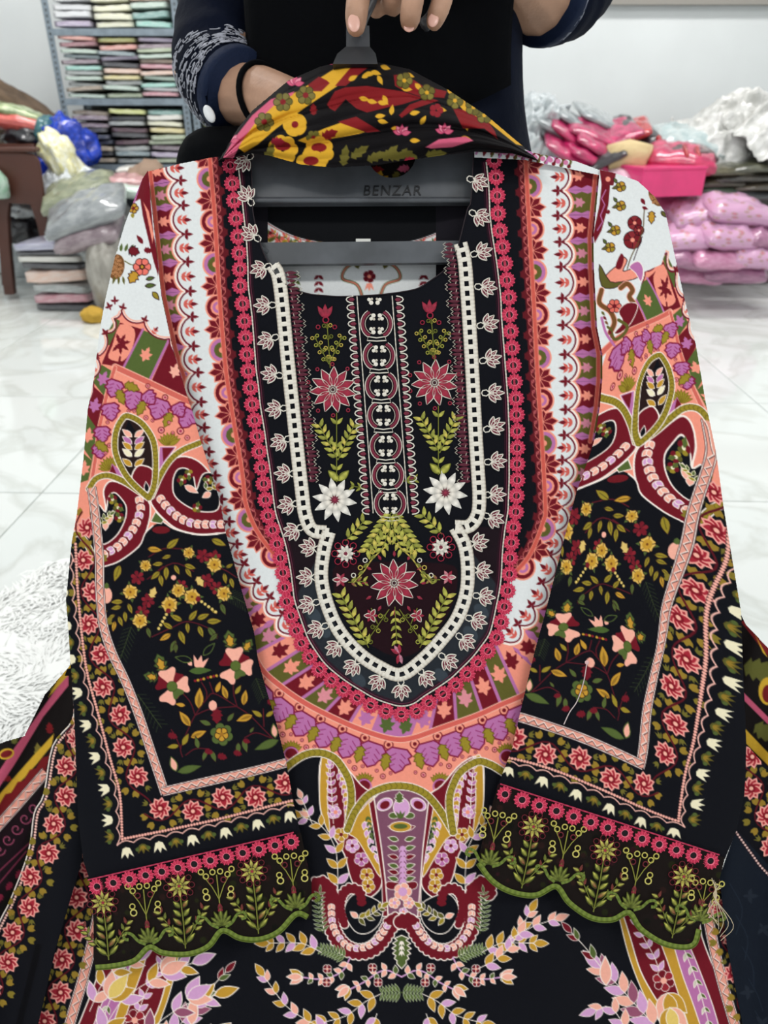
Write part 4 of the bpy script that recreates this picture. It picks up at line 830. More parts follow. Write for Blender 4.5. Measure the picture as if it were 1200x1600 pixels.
# ------------------------------------------------------------------ back panel seen through the neck
def paint_back():
    C = Canvas(370, 250, 790, 520, cW, 1.6)
    for sg in (-1, 1):
        X = lambda x, y: (580 + sg * x, y)
        for x, y0 in ((118, 428), (160, 420), (82, 430)):
            for k in range(3):
                for d in (-1, 1): leaf(C, X(x, y0 + k * 10), math.pi / 2 - d * .8, 10, 5, cM if x != 118 else cG)
            leaf(C, X(x, y0 + 30), math.pi / 2, 14, 9, cY)
        C.line(sp([X(0, 405), X(35, 415), X(45, 435), X(22, 445), X(12, 470)], 5), cG, 5); C.line(sp([X(0, 405), X(35, 415), X(45, 435), X(22, 445), X(12, 470)], 5), (214, 120, 110), 2.4)
        leaf(C, X(20, 420), -1.2 if sg > 0 else -1.9, 18, 9, cO)
        for k in range(7):
            c = X(70 + k * 18, 392 - k * k * .9); flower(C, c, 9, 5, [cM, cC, cMU], .3, cPE, k); leaf(C, (c[0], c[1] + 8), .6 * sg, 14, 6, cO); spray(C, [c, (c[0] + sg * 10, c[1] - 14)], [cC, cG, cY], 9, 4, None, cM, 3)
    flower(C, (577, 432), 10, 5, [cM], .3, cPE); tulip(C, (577, 442), math.pi / 2, 12, cPE)
    f = sp([(392, 322), (420, 348), (470, 372), (540, 382), (600, 382), (650, 375), (700, 355), (734, 330)], 5)
    C.poly(np.vstack([f, [(760, 250), (380, 250)]]), (18, 19, 22)); C.line(offset(f, 2), (150, 60, 60), 1.2)
    return C
backp = panel('back_panel', paint_back(), [(372, 262), (768, 262), (785, 420), (760, 500), (410, 500), (375, 420)], lambda u, v: .652 + 0 * u, fab, kurta)
V = [P(556, 373, .6505), P(579, 373, .6505), P(579, 379, .6505), P(556, 379, .6505), P(556, 373, .6495), P(579, 373, .6495), P(579, 379, .6495), P(556, 379, .6495)]
obj('size_tag', V, [(0, 1, 2, 3), (7, 6, 5, 4), (0, 4, 5, 1), (2, 6, 7, 3), (1, 5, 6, 2), (3, 7, 4, 0)], pmat('tag_white', (226, 226, 220), .6), kurta, False)
# shoulder strips of the back showing over the front edge
CS = Canvas(740, 215, 960, 290, cW)
for k in range(12):
    c = (752 + k * 12, 232 + k * 2.0); CS.line(sp([(c[0] - 8, c[1] + 8), (c[0], c[1] - 7), (c[0] + 8, c[1] - 2), (c[0] + 4, c[1] + 7)], 4), [cL, cM, cO][k % 3], 3.4); CS.disc(c, 4, (206, 120, 160)); CS.disc((c[0] + 5, c[1] + 6), 3, cM)
panel('shoulder_strip', CS, [(741, 226), (790, 224), (840, 240), (900, 252), (938, 266), (938, 274), (880, 262), (820, 250), (741, 246)], lambda u, v: .6165 + .012 * ((u - 615) / 360) ** 2 - .001, fab, kurta)
# ------------------------------------------------------------------ sleeves
def paint_sleeve():
    C = Canvas(60, 255, 520, 1400, cW, .8)
    z = lambda L: [(120 + x / 3.3333, 240 + y / 3.3333) for x, y in L]
    q = lambda L: [(100 + x / 4.6154, 620 + y / 4.6154) for x, y in L]
    g4 = lambda L: [(150 + x / 4, 820 + y / 4) for x, y in L]
    # shoulder flowers
    C.poly(z([(370, 60), (320, 130), (270, 270), (330, 235), (345, 330), (400, 560), (425, 640), (430, 560), (400, 420), (385, 250), (390, 60)]), cM); C.poly(z([(345, 250), (360, 300), (395, 470), (400, 420), (375, 300)]), cPE); C.line(z([(335, 130), (300, 250), (275, 265)]), cL, 3)
    C.disc(z([(205, 590)])[0], 13, cBR, 20, .15)
    for k in range(26):
        a = k * 2.4; r = .9 * math.sqrt(k / 26); c = z([(205, 590)])[0]; C.disc((c[0] + 12 * r * math.cos(a), c[1] + 19 * r * math.sin(a)), 2.1, (196, 140, 96)); C.disc((c[0] + 12 * r * math.cos(a), c[1] + 19 * r * math.sin(a)), .9, cBR)
    for k in range(5): leaf(C, z([(185 + 22 * k, 510)])[0], -1.9 + .22 * k, 13, 5, cG)
    for k in range(3): leaf(C, z([(200 + 20 * k, 640)])[0], 1.9 - .25 * k, 13, 4, cO)
    jagleaf(C, z([(270, 500)])[0], .3, 18, 18, cM, cDK, 1); C.line(sp(z([(250, 560), (290, 580), (320, 560)]), 4), cO, 1.6)
    flower(C, z([(340, 590)])[0], 14, 6, [(236, 120, 106)], .32, cDK, 0, cDK, 1.0, 1.0); C.disc(z([(340, 590)])[0], 2.5, cY)
    jagleaf(C, z([(310, 615)])[0], 2.1, 21, 19, cY, cDK, 1.1); leaf(C, z([(360, 655)])[0], -.2, 14, 6, cG, cDK); leaf(C, z([(355, 690)])[0], -.1, 17, 7, cG, cDK); leaf(C, z([(395, 720)])[0], .9, 16, 8, cMU, cDK)
    flower(C, z([(295, 285)])[0], 8, 5, [cY], .3, cM, 0, cDK); leaf(C, z([(290, 310)])[0], 1.5, 8, 6, cMU); leaf(C, z([(345, 470)])[0], -2.2, 17, 7, cM); jagleaf(C, z([(350, 500)])[0], .2, 14, 11, cM)
    # scalloped edge and star blocks
    cus = np.array(z([(20, 1330), (78, 1170), (100, 1060), (148, 935), (195, 860), (232, 815), (350, 875), (482, 965), (600, 1090)]))
    sc_ = []
    for a, b in zip(cus[:-1], cus[1:]):
        e = b - a; n = np.array([-e[1], e[0]]) / np.hypot(*e)
        for t in np.linspace(0, 1, 8, endpoint=False): sc_.append(a + e * t + n * (10 if np.hypot(*e) > 22 else 4) * math.sin(math.pi * t) ** .7)
    sc_.append(cus[-1]); sc_ = np.array(sc_)
    C.poly(np.vstack([sc_, [(330, 700), (340, 1390), (60, 1390)]]), cPE)
    def blk(pts, colr, st): star_block(C, z(pts), colr, st, None, 15)
    C.poly(z([(150, 950), (200, 860), (225, 870), (190, 990), (160, 1000)]), cG)
    C.poly(z([(225, 880), (340, 915), (300, 1030), (240, 1115), (130, 1095), (165, 1010)]), cM); C.poly(sp(z([(225, 890), (300, 915), (290, 1010), (240, 1080), (165, 1065), (185, 1000)]), 3, True), cPE)
    for d in range(6): jagleaf(C, z([(225, 990)])[0], -1.9 + d * .85, 17, 7, cM)
    C.line(z([(225, 1060), (215, 1130)]), cM, 3)
    blk([(235, 1130), (345, 920), (475, 965), (375, 1190)], cG, cPE); C.line(z([(345, 915), (240, 1120)]), cL, 3.6); C.line(z([(480, 970), (375, 1190)]), cL, 4)
    blk([(385, 1195), (485, 975), (600, 1090), (575, 1280)], cM, cLP)
    blk([(85, 1190), (130, 1100), (195, 1140), (140, 1260)], cG, cL); blk([(40, 1330), (85, 1210), (145, 1265), (105, 1450)], cM, cL); blk([(10, 1500), (40, 1340), (110, 1440), (80, 1600)], cG, cPE)
    blk([(0, 1720), (10, 1540), (80, 1600), (60, 1700)], cG, cPE)
    C.line(offset(sc_, -3), cLP, 3); C.line(offset(sc_, -1), cWL, 2.6); C.line(sc_, (110, 20, 40), 2.3)
    for c, a in (((170, 800), -2), ((198, 770), -1.6), ((238, 805), -1.3), ((352, 868), -1.1), ((150, 935), -2.2), ((105, 1060), -2.6)): fleur(C, z([c])[0], a, 9)
    tiny_leaf3(C, z([(405, 925)])[0], -.9, 9); tiny_leaf3(C, z([(95, 1125)])[0], -2.4, 6)
    thick(C, z([(200, 1112), (380, 1195), (580, 1290), (700, 1350)]), 8, (212, 104, 92), cLP, 1.6); thick(C, z([(198, 1115), (160, 1240), (115, 1440), (95, 1600), (70, 1760)]), 5, (212, 104, 92), cLP, 1.2)
    # peach field: lilac leaves and rings
    for c, a, s in (((205, 1190), 1.9, 24), ((300, 1245), 1.8, 27), ((440, 1290), 1.9, 29), ((590, 1340), 2.0, 28), ((170, 1310), 1.4, 24), ((130, 1430), 1.5, 22), ((115, 1520), 1.4, 20), ((360, 1250), .9, 20), ((520, 1310), 1.1, 20)): lilac_leaf(C, z([c])[0], a, s)
    for c, a in (((215, 1230), 1.2), ((350, 1290), 2.0), ((490, 1350), 2.0), ((100, 1500), .7), ((250, 1200), .4)): jagleaf(C, z([c])[0], a, 25, 16, cMU, (104, 84, 26), 1.3)
    for (x, y, r) in ((300, 1340, 3), (360, 1375, 4), (395, 1390, 3), (440, 1440, 5.5), (480, 1400, 3), (540, 1445, 6), (500, 1455, 3), (575, 1480, 4.5), (460, 1270, 5), (370, 1190 + 20, 4), (270, 1340, 3), (160, 1400, 3), (170, 1520, 4), (150, 1560, 3)): rings(C, z([(x, y)])[0], r)
    # mustard bead petals
    for c, a0 in ((q([(760, 350)])[0], -1.6), (q([(340, 520)])[0], -2.1)):
        for k in range(8): leaf(C, c, a0 + (k - 3.5) * .3, 20, 7, cMU, (112, 92, 26), .8)
    C.poly(q([(690, 360), (810, 360), (730, 470), (665, 600), (680, 470)]), cL, cWL, 1.2); C.poly(q([(710, 368), (795, 368), (715, 470)]), cM); C.poly(q([(345, 480), (480, 600), (420, 600), (330, 545)]), cL); C.poly(q([(350, 490), (380, 560), (330, 540)]), cM)
    pet = sp([(232, 778), (206, 754), (191, 733), (180, 705), (181, 676), (190, 656), (200, 650), (221, 661), (238, 685), (243, 711), (243, 741), (240, 762), (233, 778)], 5)
    C.poly(pet, (40, 26, 24)); C.poly(q([(465, 165), (520, 260), (430, 265)]), cK)
    for yy, cc in ((300, cL), (250, cLP), (340, cY), (390, cCR), (460, cY)):
        for sg in (-1, 1): leaf(C, q([(500 + sg * 10, yy + 40)])[0], -math.pi / 2 + sg * .9, 19, 9, cc, cWL, 1)
    C.poly(sp(q([(490, 590), (520, 510), (570, 495), (640, 530), (650, 640), (610, 720), (560, 680)]), 4, True), cM, cWL, 2.2); leaf(C, q([(600, 690)])[0], -1.7, 17, 8, cK, cWL, 1.2)
    # maroon scrolls
    C.poly(sp(q([(625, 738), (680, 650), (710, 545), (780, 455), (870, 430), (970, 465), (1060, 560), (1180, 740), (1180, 960), (1100, 985), (960, 990), (820, 955), (730, 890), (655, 810)]), 4, True), cM, cWL, 2.4)
    C.poly(sp(q([(785, 610), (820, 525), (890, 520), (935, 580), (955, 670), (1000, 560), (1080, 560), (1120, 690), (1110, 810), (1010, 830), (900, 795), (800, 715)]), 4, True), cK, cWL, 2.0)
    C.poly(sp(q([(610, 755), (520, 690), (410, 625), (330, 610), (285, 680), (300, 820), (250, 980), (225, 1120), (240, 1235), (290, 1225), (400, 1185), (540, 1080), (590, 980), (622, 850)]), 4, True), cM, cWL, 2.4)
    C.poly(sp(q([(320, 730), (360, 690), (410, 730), (450, 800), (435, 900), (370, 1010), (270, 1060), (240, 900), (250, 780), (300, 830)]), 4, True), cK, cWL, 2.0)
    for cx, cy in ((850, 600), (900, 560), (960, 800), (1040, 600), (350, 740), (390, 800), (400, 870)):
        c = q([(cx, cy)])[0]; flower(C, c, 8, 5, [cMU, cM, cO], .3, cCR, cx); leaf(C, c, cx, 11, 5, cG)
    for c, a, L in (((870, 640), .5, 24), ((1060, 690), 2.6, 16), ((310, 930), -1.2, 26), ((300, 900), 1.6, 14)): leaf(C, q([c])[0], a, L, 10, cLP, cWL, 1)
    spray(C, q([(1000, 690), (1050, 640), (1090, 640)]), [cG, cMU], 12, 6, cWL, None, 2); spray(C, q([(260, 930), (300, 870), (330, 850)]), [cG, cMU], 10, 5, cCR, None, 3)
    heart_chain(C, sp(q([(670, 700), (740, 790), (830, 870), (950, 915), (1150, 920)]), 5), 10.5); heart_chain(C, sp(q([(535, 700), (550, 800), (525, 900), (475, 985), (400, 1070), (300, 1130)]), 5), 10.5)
    for A in (sp([(139, 764), (150, 748), (169, 743), (193, 752), (213, 765), (232, 778)], 5), sp([(237, 775), (249, 746), (265, 720), (284, 704), (312, 692)], 5), pet): beads(C, A, 7.5)
    # black ground under the scrolls
    blk_ = sp(q([(-200, 1000), (60, 1010), (100, 970), (160, 1050), (240, 1240), (290, 1225), (400, 1185), (540, 1080), (585, 985), (640, 930), (720, 905), (800, 955), (960, 995), (1100, 990), (1250, 960)]), 3)
    C.poly(np.vstack([blk_, [(520, 830), (520, 1400), (60, 1400)]]), cK)
    sc3 = [p for p in sp(q([(290, 1225), (400, 1185), (540, 1080), (585, 985), (640, 930)]), 4)]; C.line(sc3, cWL, 2); C.line(sp(q([(720, 905), (800, 955), (960, 995), (1100, 990), (1250, 960)]), 4), cWL, 2)
    beads(C, sp(q([(30, 1040), (90, 985), (130, 1010), (180, 1090), (220, 1180)]), 4), 7); C.poly(q([(625, 900), (660, 830), (720, 890), (700, 915)]), cG, cWL, 1.4)
    C.disc(q([(700, 960)])[0], 14, (110, 26, 34), 6, 0); 
    # ---- flower garden
    G = lambda x, y: (150 + x / 4, 820 + y / 4)
    def bud(x, y, a, s=13): jagleaf(C, G(x, y), a, s * 1.9, s * 1.5, cG, (52, 64, 34), 1, 3); jagleaf(C, G(x + 8 * math.cos(a), y + 8 * math.sin(a)), a, s * 1.35, s, cY, cDK, .9, 2)
    for pth in ([(540, 1450), (530, 1390), (580, 1270), (620, 1190), (690, 1090), (740, 1055), (870, 1130), (960, 1190), (1050, 1280), (1110, 1340)], [(620, 1190), (720, 1150), (880, 1135)], [(860, 960), (860, 1050), (880, 1130)], [(540, 1050), (590, 1110), (620, 1190)], [(690, 1090), (690, 1040), (660, 985)], [(735, 1055), (710, 985)], [(530, 1400), (500, 1330), (470, 1280)], [(560, 1440), (620, 1400), (700, 1400)], [(1090, 1330), (1000, 1300), (930, 1330)], [(1050, 1260), (1045, 1150)], [(420, 260), (360, 310)], [(350, 700), (480, 640), (570, 605), (690, 640), (760, 700)], [(330, 200), (420, 150), (540, 150)], [(700, 250), (800, 280), (880, 330)], [(320, 340), (480, 240), (610, 290)]):
        C.line(sp([G(*p) for p in pth], 4), (92, 26, 36), 1.7)
    for x, y, a, L, c in ((560, 1130, 3.3, 17, cY), (590, 1260, -2.2, 30, cY), (590, 1330, -.4, 28, cY), (640, 1150, -1.5, 34, cY), (750, 1050, -1.2, 20, cY), (820, 1090, -1.9, 24, cY), (870, 1060, -1.0, 18, cMU), (920, 1130, -1.4, 26, cY), (980, 1190, 2.8, 28, cY), (1040, 1200, -2.6, 20, cMU), (1060, 1200, -.6, 18, cMU), (820, 1230, -.9, 18, cG), (720, 1250, -2.8, 20, cG), (540, 1380, -1.1, 22, cMU), (520, 1380, 3.0, 20, cMU), (960, 1300, -.9, 12, cG), (890, 1360, 1.6, 20, cG), (920, 1340, 1.3, 22, cG), (720, 1410, 1.2, 20, cG), (690, 1410, 1.9, 18, cG), (640, 1400, -1.8, 20, cG)):
        leaf(C, G(x, y), a, L, L * .42, c, cDK, .9)
        if L > 22: leaf(C, G(x + 6 * math.cos(a), y + 6 * math.sin(a)), a, L * .7, L * .16, (150, 110, 40))
    leaf(C, G(510, 1545), -.25, 38, 12, cG, (60, 74, 36)); leaf(C, G(1140, 1345), 2.75, 40, 13, cG, (60, 74, 36)); leaf(C, G(500, 1540), -1.9, 24, 11, cLP, cG, 1.5); leaf(C, G(1120, 1330), -1.7, 22, 10, cLP, cG, 1.5)
    for x, y, r in ((450, 1310, 8), (1070, 1100, 8), (920, 1345, 6), (860, 1420, 7), (680, 1410, 7), (760, 1440, 8)): jagleaf(C, G(x, y), .3, r * 2, r * 1.6, (112, 26, 38))
    C.disc(G(730, 1130), 6.5, cLP, 8); jagleaf(C, G(755, 1150), math.pi / 2, 24, 20, (112, 26, 38)); flower(C, G(785, 1310), 18, 6, [cG], .3, None, .3); flower(C, G(785, 1310), 11, 5, [cY], .3, (160, 110, 40), .3, cDK)
    for x, y, a in ((640, 975, 0), (720, 955, -.2)): 
        for k in range(4): C.disc(G(x + 18 * k - 20, y - 4 * k), 2.2, cY if k % 2 else (130, 30, 40))
    # two four-petal blossoms
    for (x, y, a0) in ((475, 1010, -1.9), (872, 882, -1.65)):
        if x < 600: bud(420, 915, -1.9, 15); bud(385, 960, -2.9, 12)
        else: bud(845, 770, -1.75, 15); bud(925, 790, -1.0, 12)
        c = G(x, y)
        for da, colr, r in ((.72, cM, 24), (-.95, cM, 25), (2.7, cM, 20), (0, cLP, 29), (1.75, cLP, 27), (-2.15 - .35, cLP, 28), (2.25 + .35, cG, 20)):
            a = a0 + da
            if colr is cG: a = a0 + math.pi - .35
            pts = np.array([(.1, 0), (.45, .3), (.8, .52), (1, .4), (.94, .08), (.94, -.08), (1, -.4), (.8, -.52), (.45, -.3)]) * [r, r * .92]; C.poly(xf(c, a, sp(pts, 3, True)), colr)
        C.disc(c, 8, (88, 104, 48), line=(60, 70, 34), lw=1)
    tulip(C, G(640, 900), -1.35, 20, cLP); leaf(C, G(600, 880), -2.3, 12, 7, cLP); leaf(C, G(580, 915), -.05, 36, 11, (74, 96, 46)); leaf(C, G(600, 850), 3.35, 27, 10, cK, cG, 1.4); leaf(C, G(670, 815), -.8, 26, 10, cK, cG, 1.4)
    # upper vine leaves and yellow blossoms
    for x, y, a, L, c in ((480, 650, -2.6, 20, cMU), (540, 600, -2.7, 22, cMU), (580, 600, -.9, 22, cMU), (630, 590, -.4, 22, cMU), (690, 605, -.05, 24, cMU), (570, 610, 1.5, 18, cMU), (640, 630, 1.2, 20, cMU), (520, 660, 1.2, 24, cMU), (470, 680, 2.6, 22, cY), (700, 640, .9, 24, cG), (760, 680, 2.4, 18, cG), (500, 720, 2.0, 22, cG), (500, 740, 1.6, 16, cG),
                          (420, 240, 3.0, 18, cMU), (440, 260, 1.6, 22, cMU), (490, 250, 1.1, 18, cMU), (400, 290, 2.4, 20, cMU), (400, 310, 1.4, 20, cMU), (550, 250, .3, 20, cMU), (560, 270, 1.0, 18, cMU), (320, 150, .1, 24, cY), (440, 150, -.7, 26, cMU), (470, 190, 2.8, 16, cMU), (800, 300, 1.4, 18, cMU), (840, 330, 1.3, 18, cMU), (810, 270, -.5, 14, cMU),
                          (170, 480, 3.1, 20, cMU), (160, 510, 2.9, 18, cMU), (200, 490, 1.2, 18, cMU), (180, 540, 1.5, 18, cMU), (140, 570, 1.2, 18, cMU), (120, 560, 2.6, 14, cMU), (120, 600, 1.8, 18, cY), (320, 640, 1.3, 18, cG), (780, 490, 1.2, 20, cG), (720, 530, .6, 12, cMU), (150, 250, 1.9, 28, cMU), (720, 90, .4, 26, cMU)):
        leaf(C, G(x, y), a, L, L * .42, c, cDK, .8); C.line([G(x, y), (G(x, y)[0] + .7 * L * math.cos(a), G(x, y)[1] + .7 * L * math.sin(a))], (60, 50, 26), .8)
    for x, y in ((325, 475), (690, 350), (290, 545), (755, 395), (530, 385), (260, 330), (670, 195), (740, 205)): flower(C, G(x, y), 11, 6, [(116, 28, 40), (136, 36, 46)], 0, None, x, None, 1, .72); jagleaf(C, G(x, y), x, 13, 11, (116, 28, 40))
    for x, y, r in ((460, 500, 14), (600, 450, 14), (515, 410, 12), (215, 420, 13), (275, 600, 13), (740, 250, 13), (800, 430, 13), (580, 175, 10), (310, 255, 10)):
        for k in range(4): leaf(C, G(x, y), x + k * 1.6, r * 1.35, 7, cG)
        r *= .86; flower(C, G(x, y), r, 5, [(222, 182, 92)], 0, None, x, cDK, .8, 1.1, True); flower(C, G(x, y), r * .66, 5, [cY], .25, (120, 70, 30), x, None, 1, 1.1)
    for x, y, a in ((640, 340, 1.0), (350, 440, -1.2)): jagleaf(C, G(x - 20 * math.cos(a), y - 20 * math.sin(a)), a, 20, 15, (222, 190, 110), cDK, .9, 2)
    for x0, y0, dx, dy in ((440, 560, -12, 22), (660, 480, 22, 16)):
        for k in range(5): C.disc(G(x0 + dx * k, y0 + dy * k), 2.4, (226, 196, 110))
        C.disc(G(x0 - dx, y0 - dy), 4, (116, 28, 40))
    for x0, y0, a, L in ((220, 640, 1.9, 52), (260, 1060, .95, 64), (820, 430, .5, 34), (1000, 960, 1.2, 34)):   # faint fern fronds
        c = G(x0, y0); C.line([c, (c[0] + L * math.cos(a), c[1] + L * math.sin(a))], (66, 78, 44), 1)
        for k in range(8):
            t = k / 8 * L; b = (c[0] + t * math.cos(a), c[1] + t * math.sin(a))
            for sg in (-1, 1): C.line([b, (b[0] + 14 * math.cos(a + sg * .9), b[1] + 14 * math.sin(a + sg * .9))], (54, 66, 40), .8)
    C.disc(G(65, 440), 9, cLP, 13, 0); jagleaf(C, G(65, 400), -1.5, 10, 10, cG); C.disc(G(485, 330), 4, cLP)
    # ---- borders
    zz1 = sp([(143, 762), (149, 804), (155, 869), (156, 920), (161, 975), (175, 1020), (195, 1062), (215, 1112), (233, 1165), (258, 1240)], 4); zz2 = sp([(254, 1237), (333, 1219), (400, 1204), (470, 1186), (530, 1172)], 4)
    C.poly(np.vstack([zz1, zz2, [(520, 1400), (60, 1400), (60, 860), (112, 840), (140, 830)]]), cK)
    beads(C, sp(q([(30, 1040), (90, 985), (130, 1010), (180, 1090), (215, 1170)]), 4), 7)
    vine(C, sp([(128, 800), (136, 880), (142, 960), (156, 1040), (176, 1100), (196, 1160), (210, 1215), (226, 1262)], 4), 50, 8, 15); vine(C, sp([(226, 1272), (300, 1262), (400, 1240), (520, 1212)], 4), 50, 8, 15.5)
    rope(C, sp([(118, 850), (122, 930), (134, 1040), (152, 1110), (172, 1185), (187, 1240), (191, 1312)], 4)); rope(C, [(191, 1311), (262, 1297), (337, 1281), (420, 1260), (520, 1235)])
    tulip_border(C, sp([(108, 860), (113, 940), (126, 1045), (143, 1115), (164, 1190), (179, 1245), (183, 1320)], 4), 26, 1, 17); tulip_border(C, [(183, 1321), (262, 1307), (337, 1291), (420, 1270), (520, 1245)], 26, 1, 17)
    zigzag(C, zz1, 12.5); zigzag(C, zz2, 12.5)
    return C
SL = paint_sleeve()
def bil(C, u, v):
    x = np.clip((u - C.u0) / C.g, 0, C.W - 1.001); y = np.clip((v - C.v0) / C.g, 0, C.H - 1.001); i = x.astype(int); j = y.astype(int); fx = (x - i)[..., None]; fy = (y - j)[..., None]
    return (C.a[j, i] * (1 - fx) + C.a[j, i + 1] * fx) * (1 - fy) + (C.a[j + 1, i] * (1 - fx) + C.a[j + 1, i + 1] * fx) * fy
def tps(src, dst, lam=8.0):
    src = np.asarray(src, float); dst = np.asarray(dst, float); n = len(src); s = 500.
    def K(a, b): r2 = ((a[:, None] - b[None]) ** 2).sum(-1) / s / s; return r2 * np.log(r2 + 1e-9)
    A = np.zeros((n + 3, n + 3)); A[:n, :n] = K(src, src) + lam * 1e-4 * np.eye(n); A[:n, n] = 1; A[:n, n + 1:] = src / s; A[n:, :n] = A[:n, n:].T
    w = np.linalg.solve(A, np.vstack([dst, np.zeros((3, 2))]))
    return lambda p: np.hstack([K(p, src), np.ones((len(p), 1)), p / s]) @ w
# the two sleeves carry the same print in mirror image
R2L = tps(*zip(*[((1028, 557), (200, 652)), ((999, 693), (232, 778)), ((1047, 487), (180, 573)), ((973, 522), (291, 625)), ((940, 623), (308, 694)), ((1110, 660), (139, 764)), ((1112, 702), (144, 766)), ((1095, 767), (151, 831)), ((1074, 844), (156, 909)), ((1053, 910), (161, 976)), ((1039, 956), (175, 1020)), ((1025, 1040), (208, 1094)), ((1011, 1110), (231, 1160)), ((1002, 1196), (256, 1238)), ((981, 1010), (269, 1072)), ((880, 979), (368, 1040)),
   ((805, 1118), (449, 1191)), ((1131, 1344), (142, 1380)), ((778, 1228), (470, 1303)), ((1060, 1283), (191, 1311)), ((788, 1182), (458, 1250)), ((902, 762), (308, 833)), ((864, 910), (380, 945)), ((1160, 1075), (112, 1085)), ((1165, 1200), (112, 1215)), ((1040, 392), (180, 495)), ((1007, 422), (226, 501)), ((980, 300), (222, 380)), ((1144, 872), (116, 900)), ((1130, 788), (124, 835))]))
def sleeve_canvas(u0, v0, u1, v1, fn):
    C = Canvas(u0, v0, u1, v1, cW); X, Y = np.meshgrid(C.U, C.V); p = np.c_[X.ravel(), Y.ravel()]; q = fn(p) if fn else p
    C.a[:] = bil(SL, q[:, 0], q[:, 1]).reshape(C.H, C.W, 3); return C
outL = [(231, 266), (222, 280), (212, 305), (195, 350), (180, 400), (165, 465), (155, 520), (147, 590), (137, 640), (130, 720), (120, 803), (112, 847), (107, 897), (103, 937), (107, 987), (111, 1050), (116, 1120), (119, 1200), (122, 1280), (130, 1345), (141, 1378), (200, 1369), (300, 1349), (400, 1324), (470, 1303)] + [p for p in seamL[::-1] if p[1] < 1303]
outR = [(937, 265), (963, 271), (997, 283), (1023, 307), (1040, 333), (1053, 393), (1068, 460), (1087, 537), (1103, 630), (1119, 707), (1130, 788), (1144, 872), (1158, 956), (1161, 1040), (1164, 1110), (1166, 1160), (1165, 1210), (1161, 1275), (1148, 1305), (1133, 1342), (1060, 1318), (960, 1286), (860, 1254), (778, 1226)] + [p for p in seamR[::-1] if p[1] < 1226]
def z_sleeve(out, sg):
    o = np.asarray(out, float)
    def f(u, v):
        u = np.asarray(u, float); v = np.asarray(v, float)
        L = np.interp(v, [265, 400, 620, 800, 1000, 1200, 1400], [215, 185, 140, 120, 106, 118, 140] if sg < 0 else [925, 927, 937, 890, 838, 790, 745]); Rr = np.interp(v, [265, 400, 620, 800, 1000, 1200, 1400], [240, 245, 298, 346, 398, 448, 490] if sg < 0 else [960, 1053, 1102, 1130, 1160, 1165, 1120])
        t = np.clip((u - L) / (Rr - L + 1e-6) * 2 - 1, -1.05, 1.05); k = ss(v, 330, 760)
        inner = (t if sg < 0 else -t)                                     # +1 at the seam side
        z = .6235 - .013 * k * np.sqrt(np.clip(1.08 - t * t, 0, 1.1)) + (1 - k) * .010 * ss(-inner, -.4, 1)
        z = z + k * .0016 * np.sin(v / 52 + u / 75 * sg) + .0011 * np.sin(u / 24 + v / 130) * k - .004 * k
        z = z + .004 * ss(v, 380, 470) * (1 - ss(v, 560, 680)) * np.exp(-((inner - .75) / .22) ** 2) * (1 if sg > 0 else .4)
        return z
    return f
zL = z_sleeve(outL, -1); zR = z_sleeve(outR, 1)
sl1 = panel('sleeve', sleeve_canvas(98, 260, 495, 1392, None), outL, zL, fab, kurta)
CR = sleeve_canvas(770, 258, 1172, 1350, R2L)
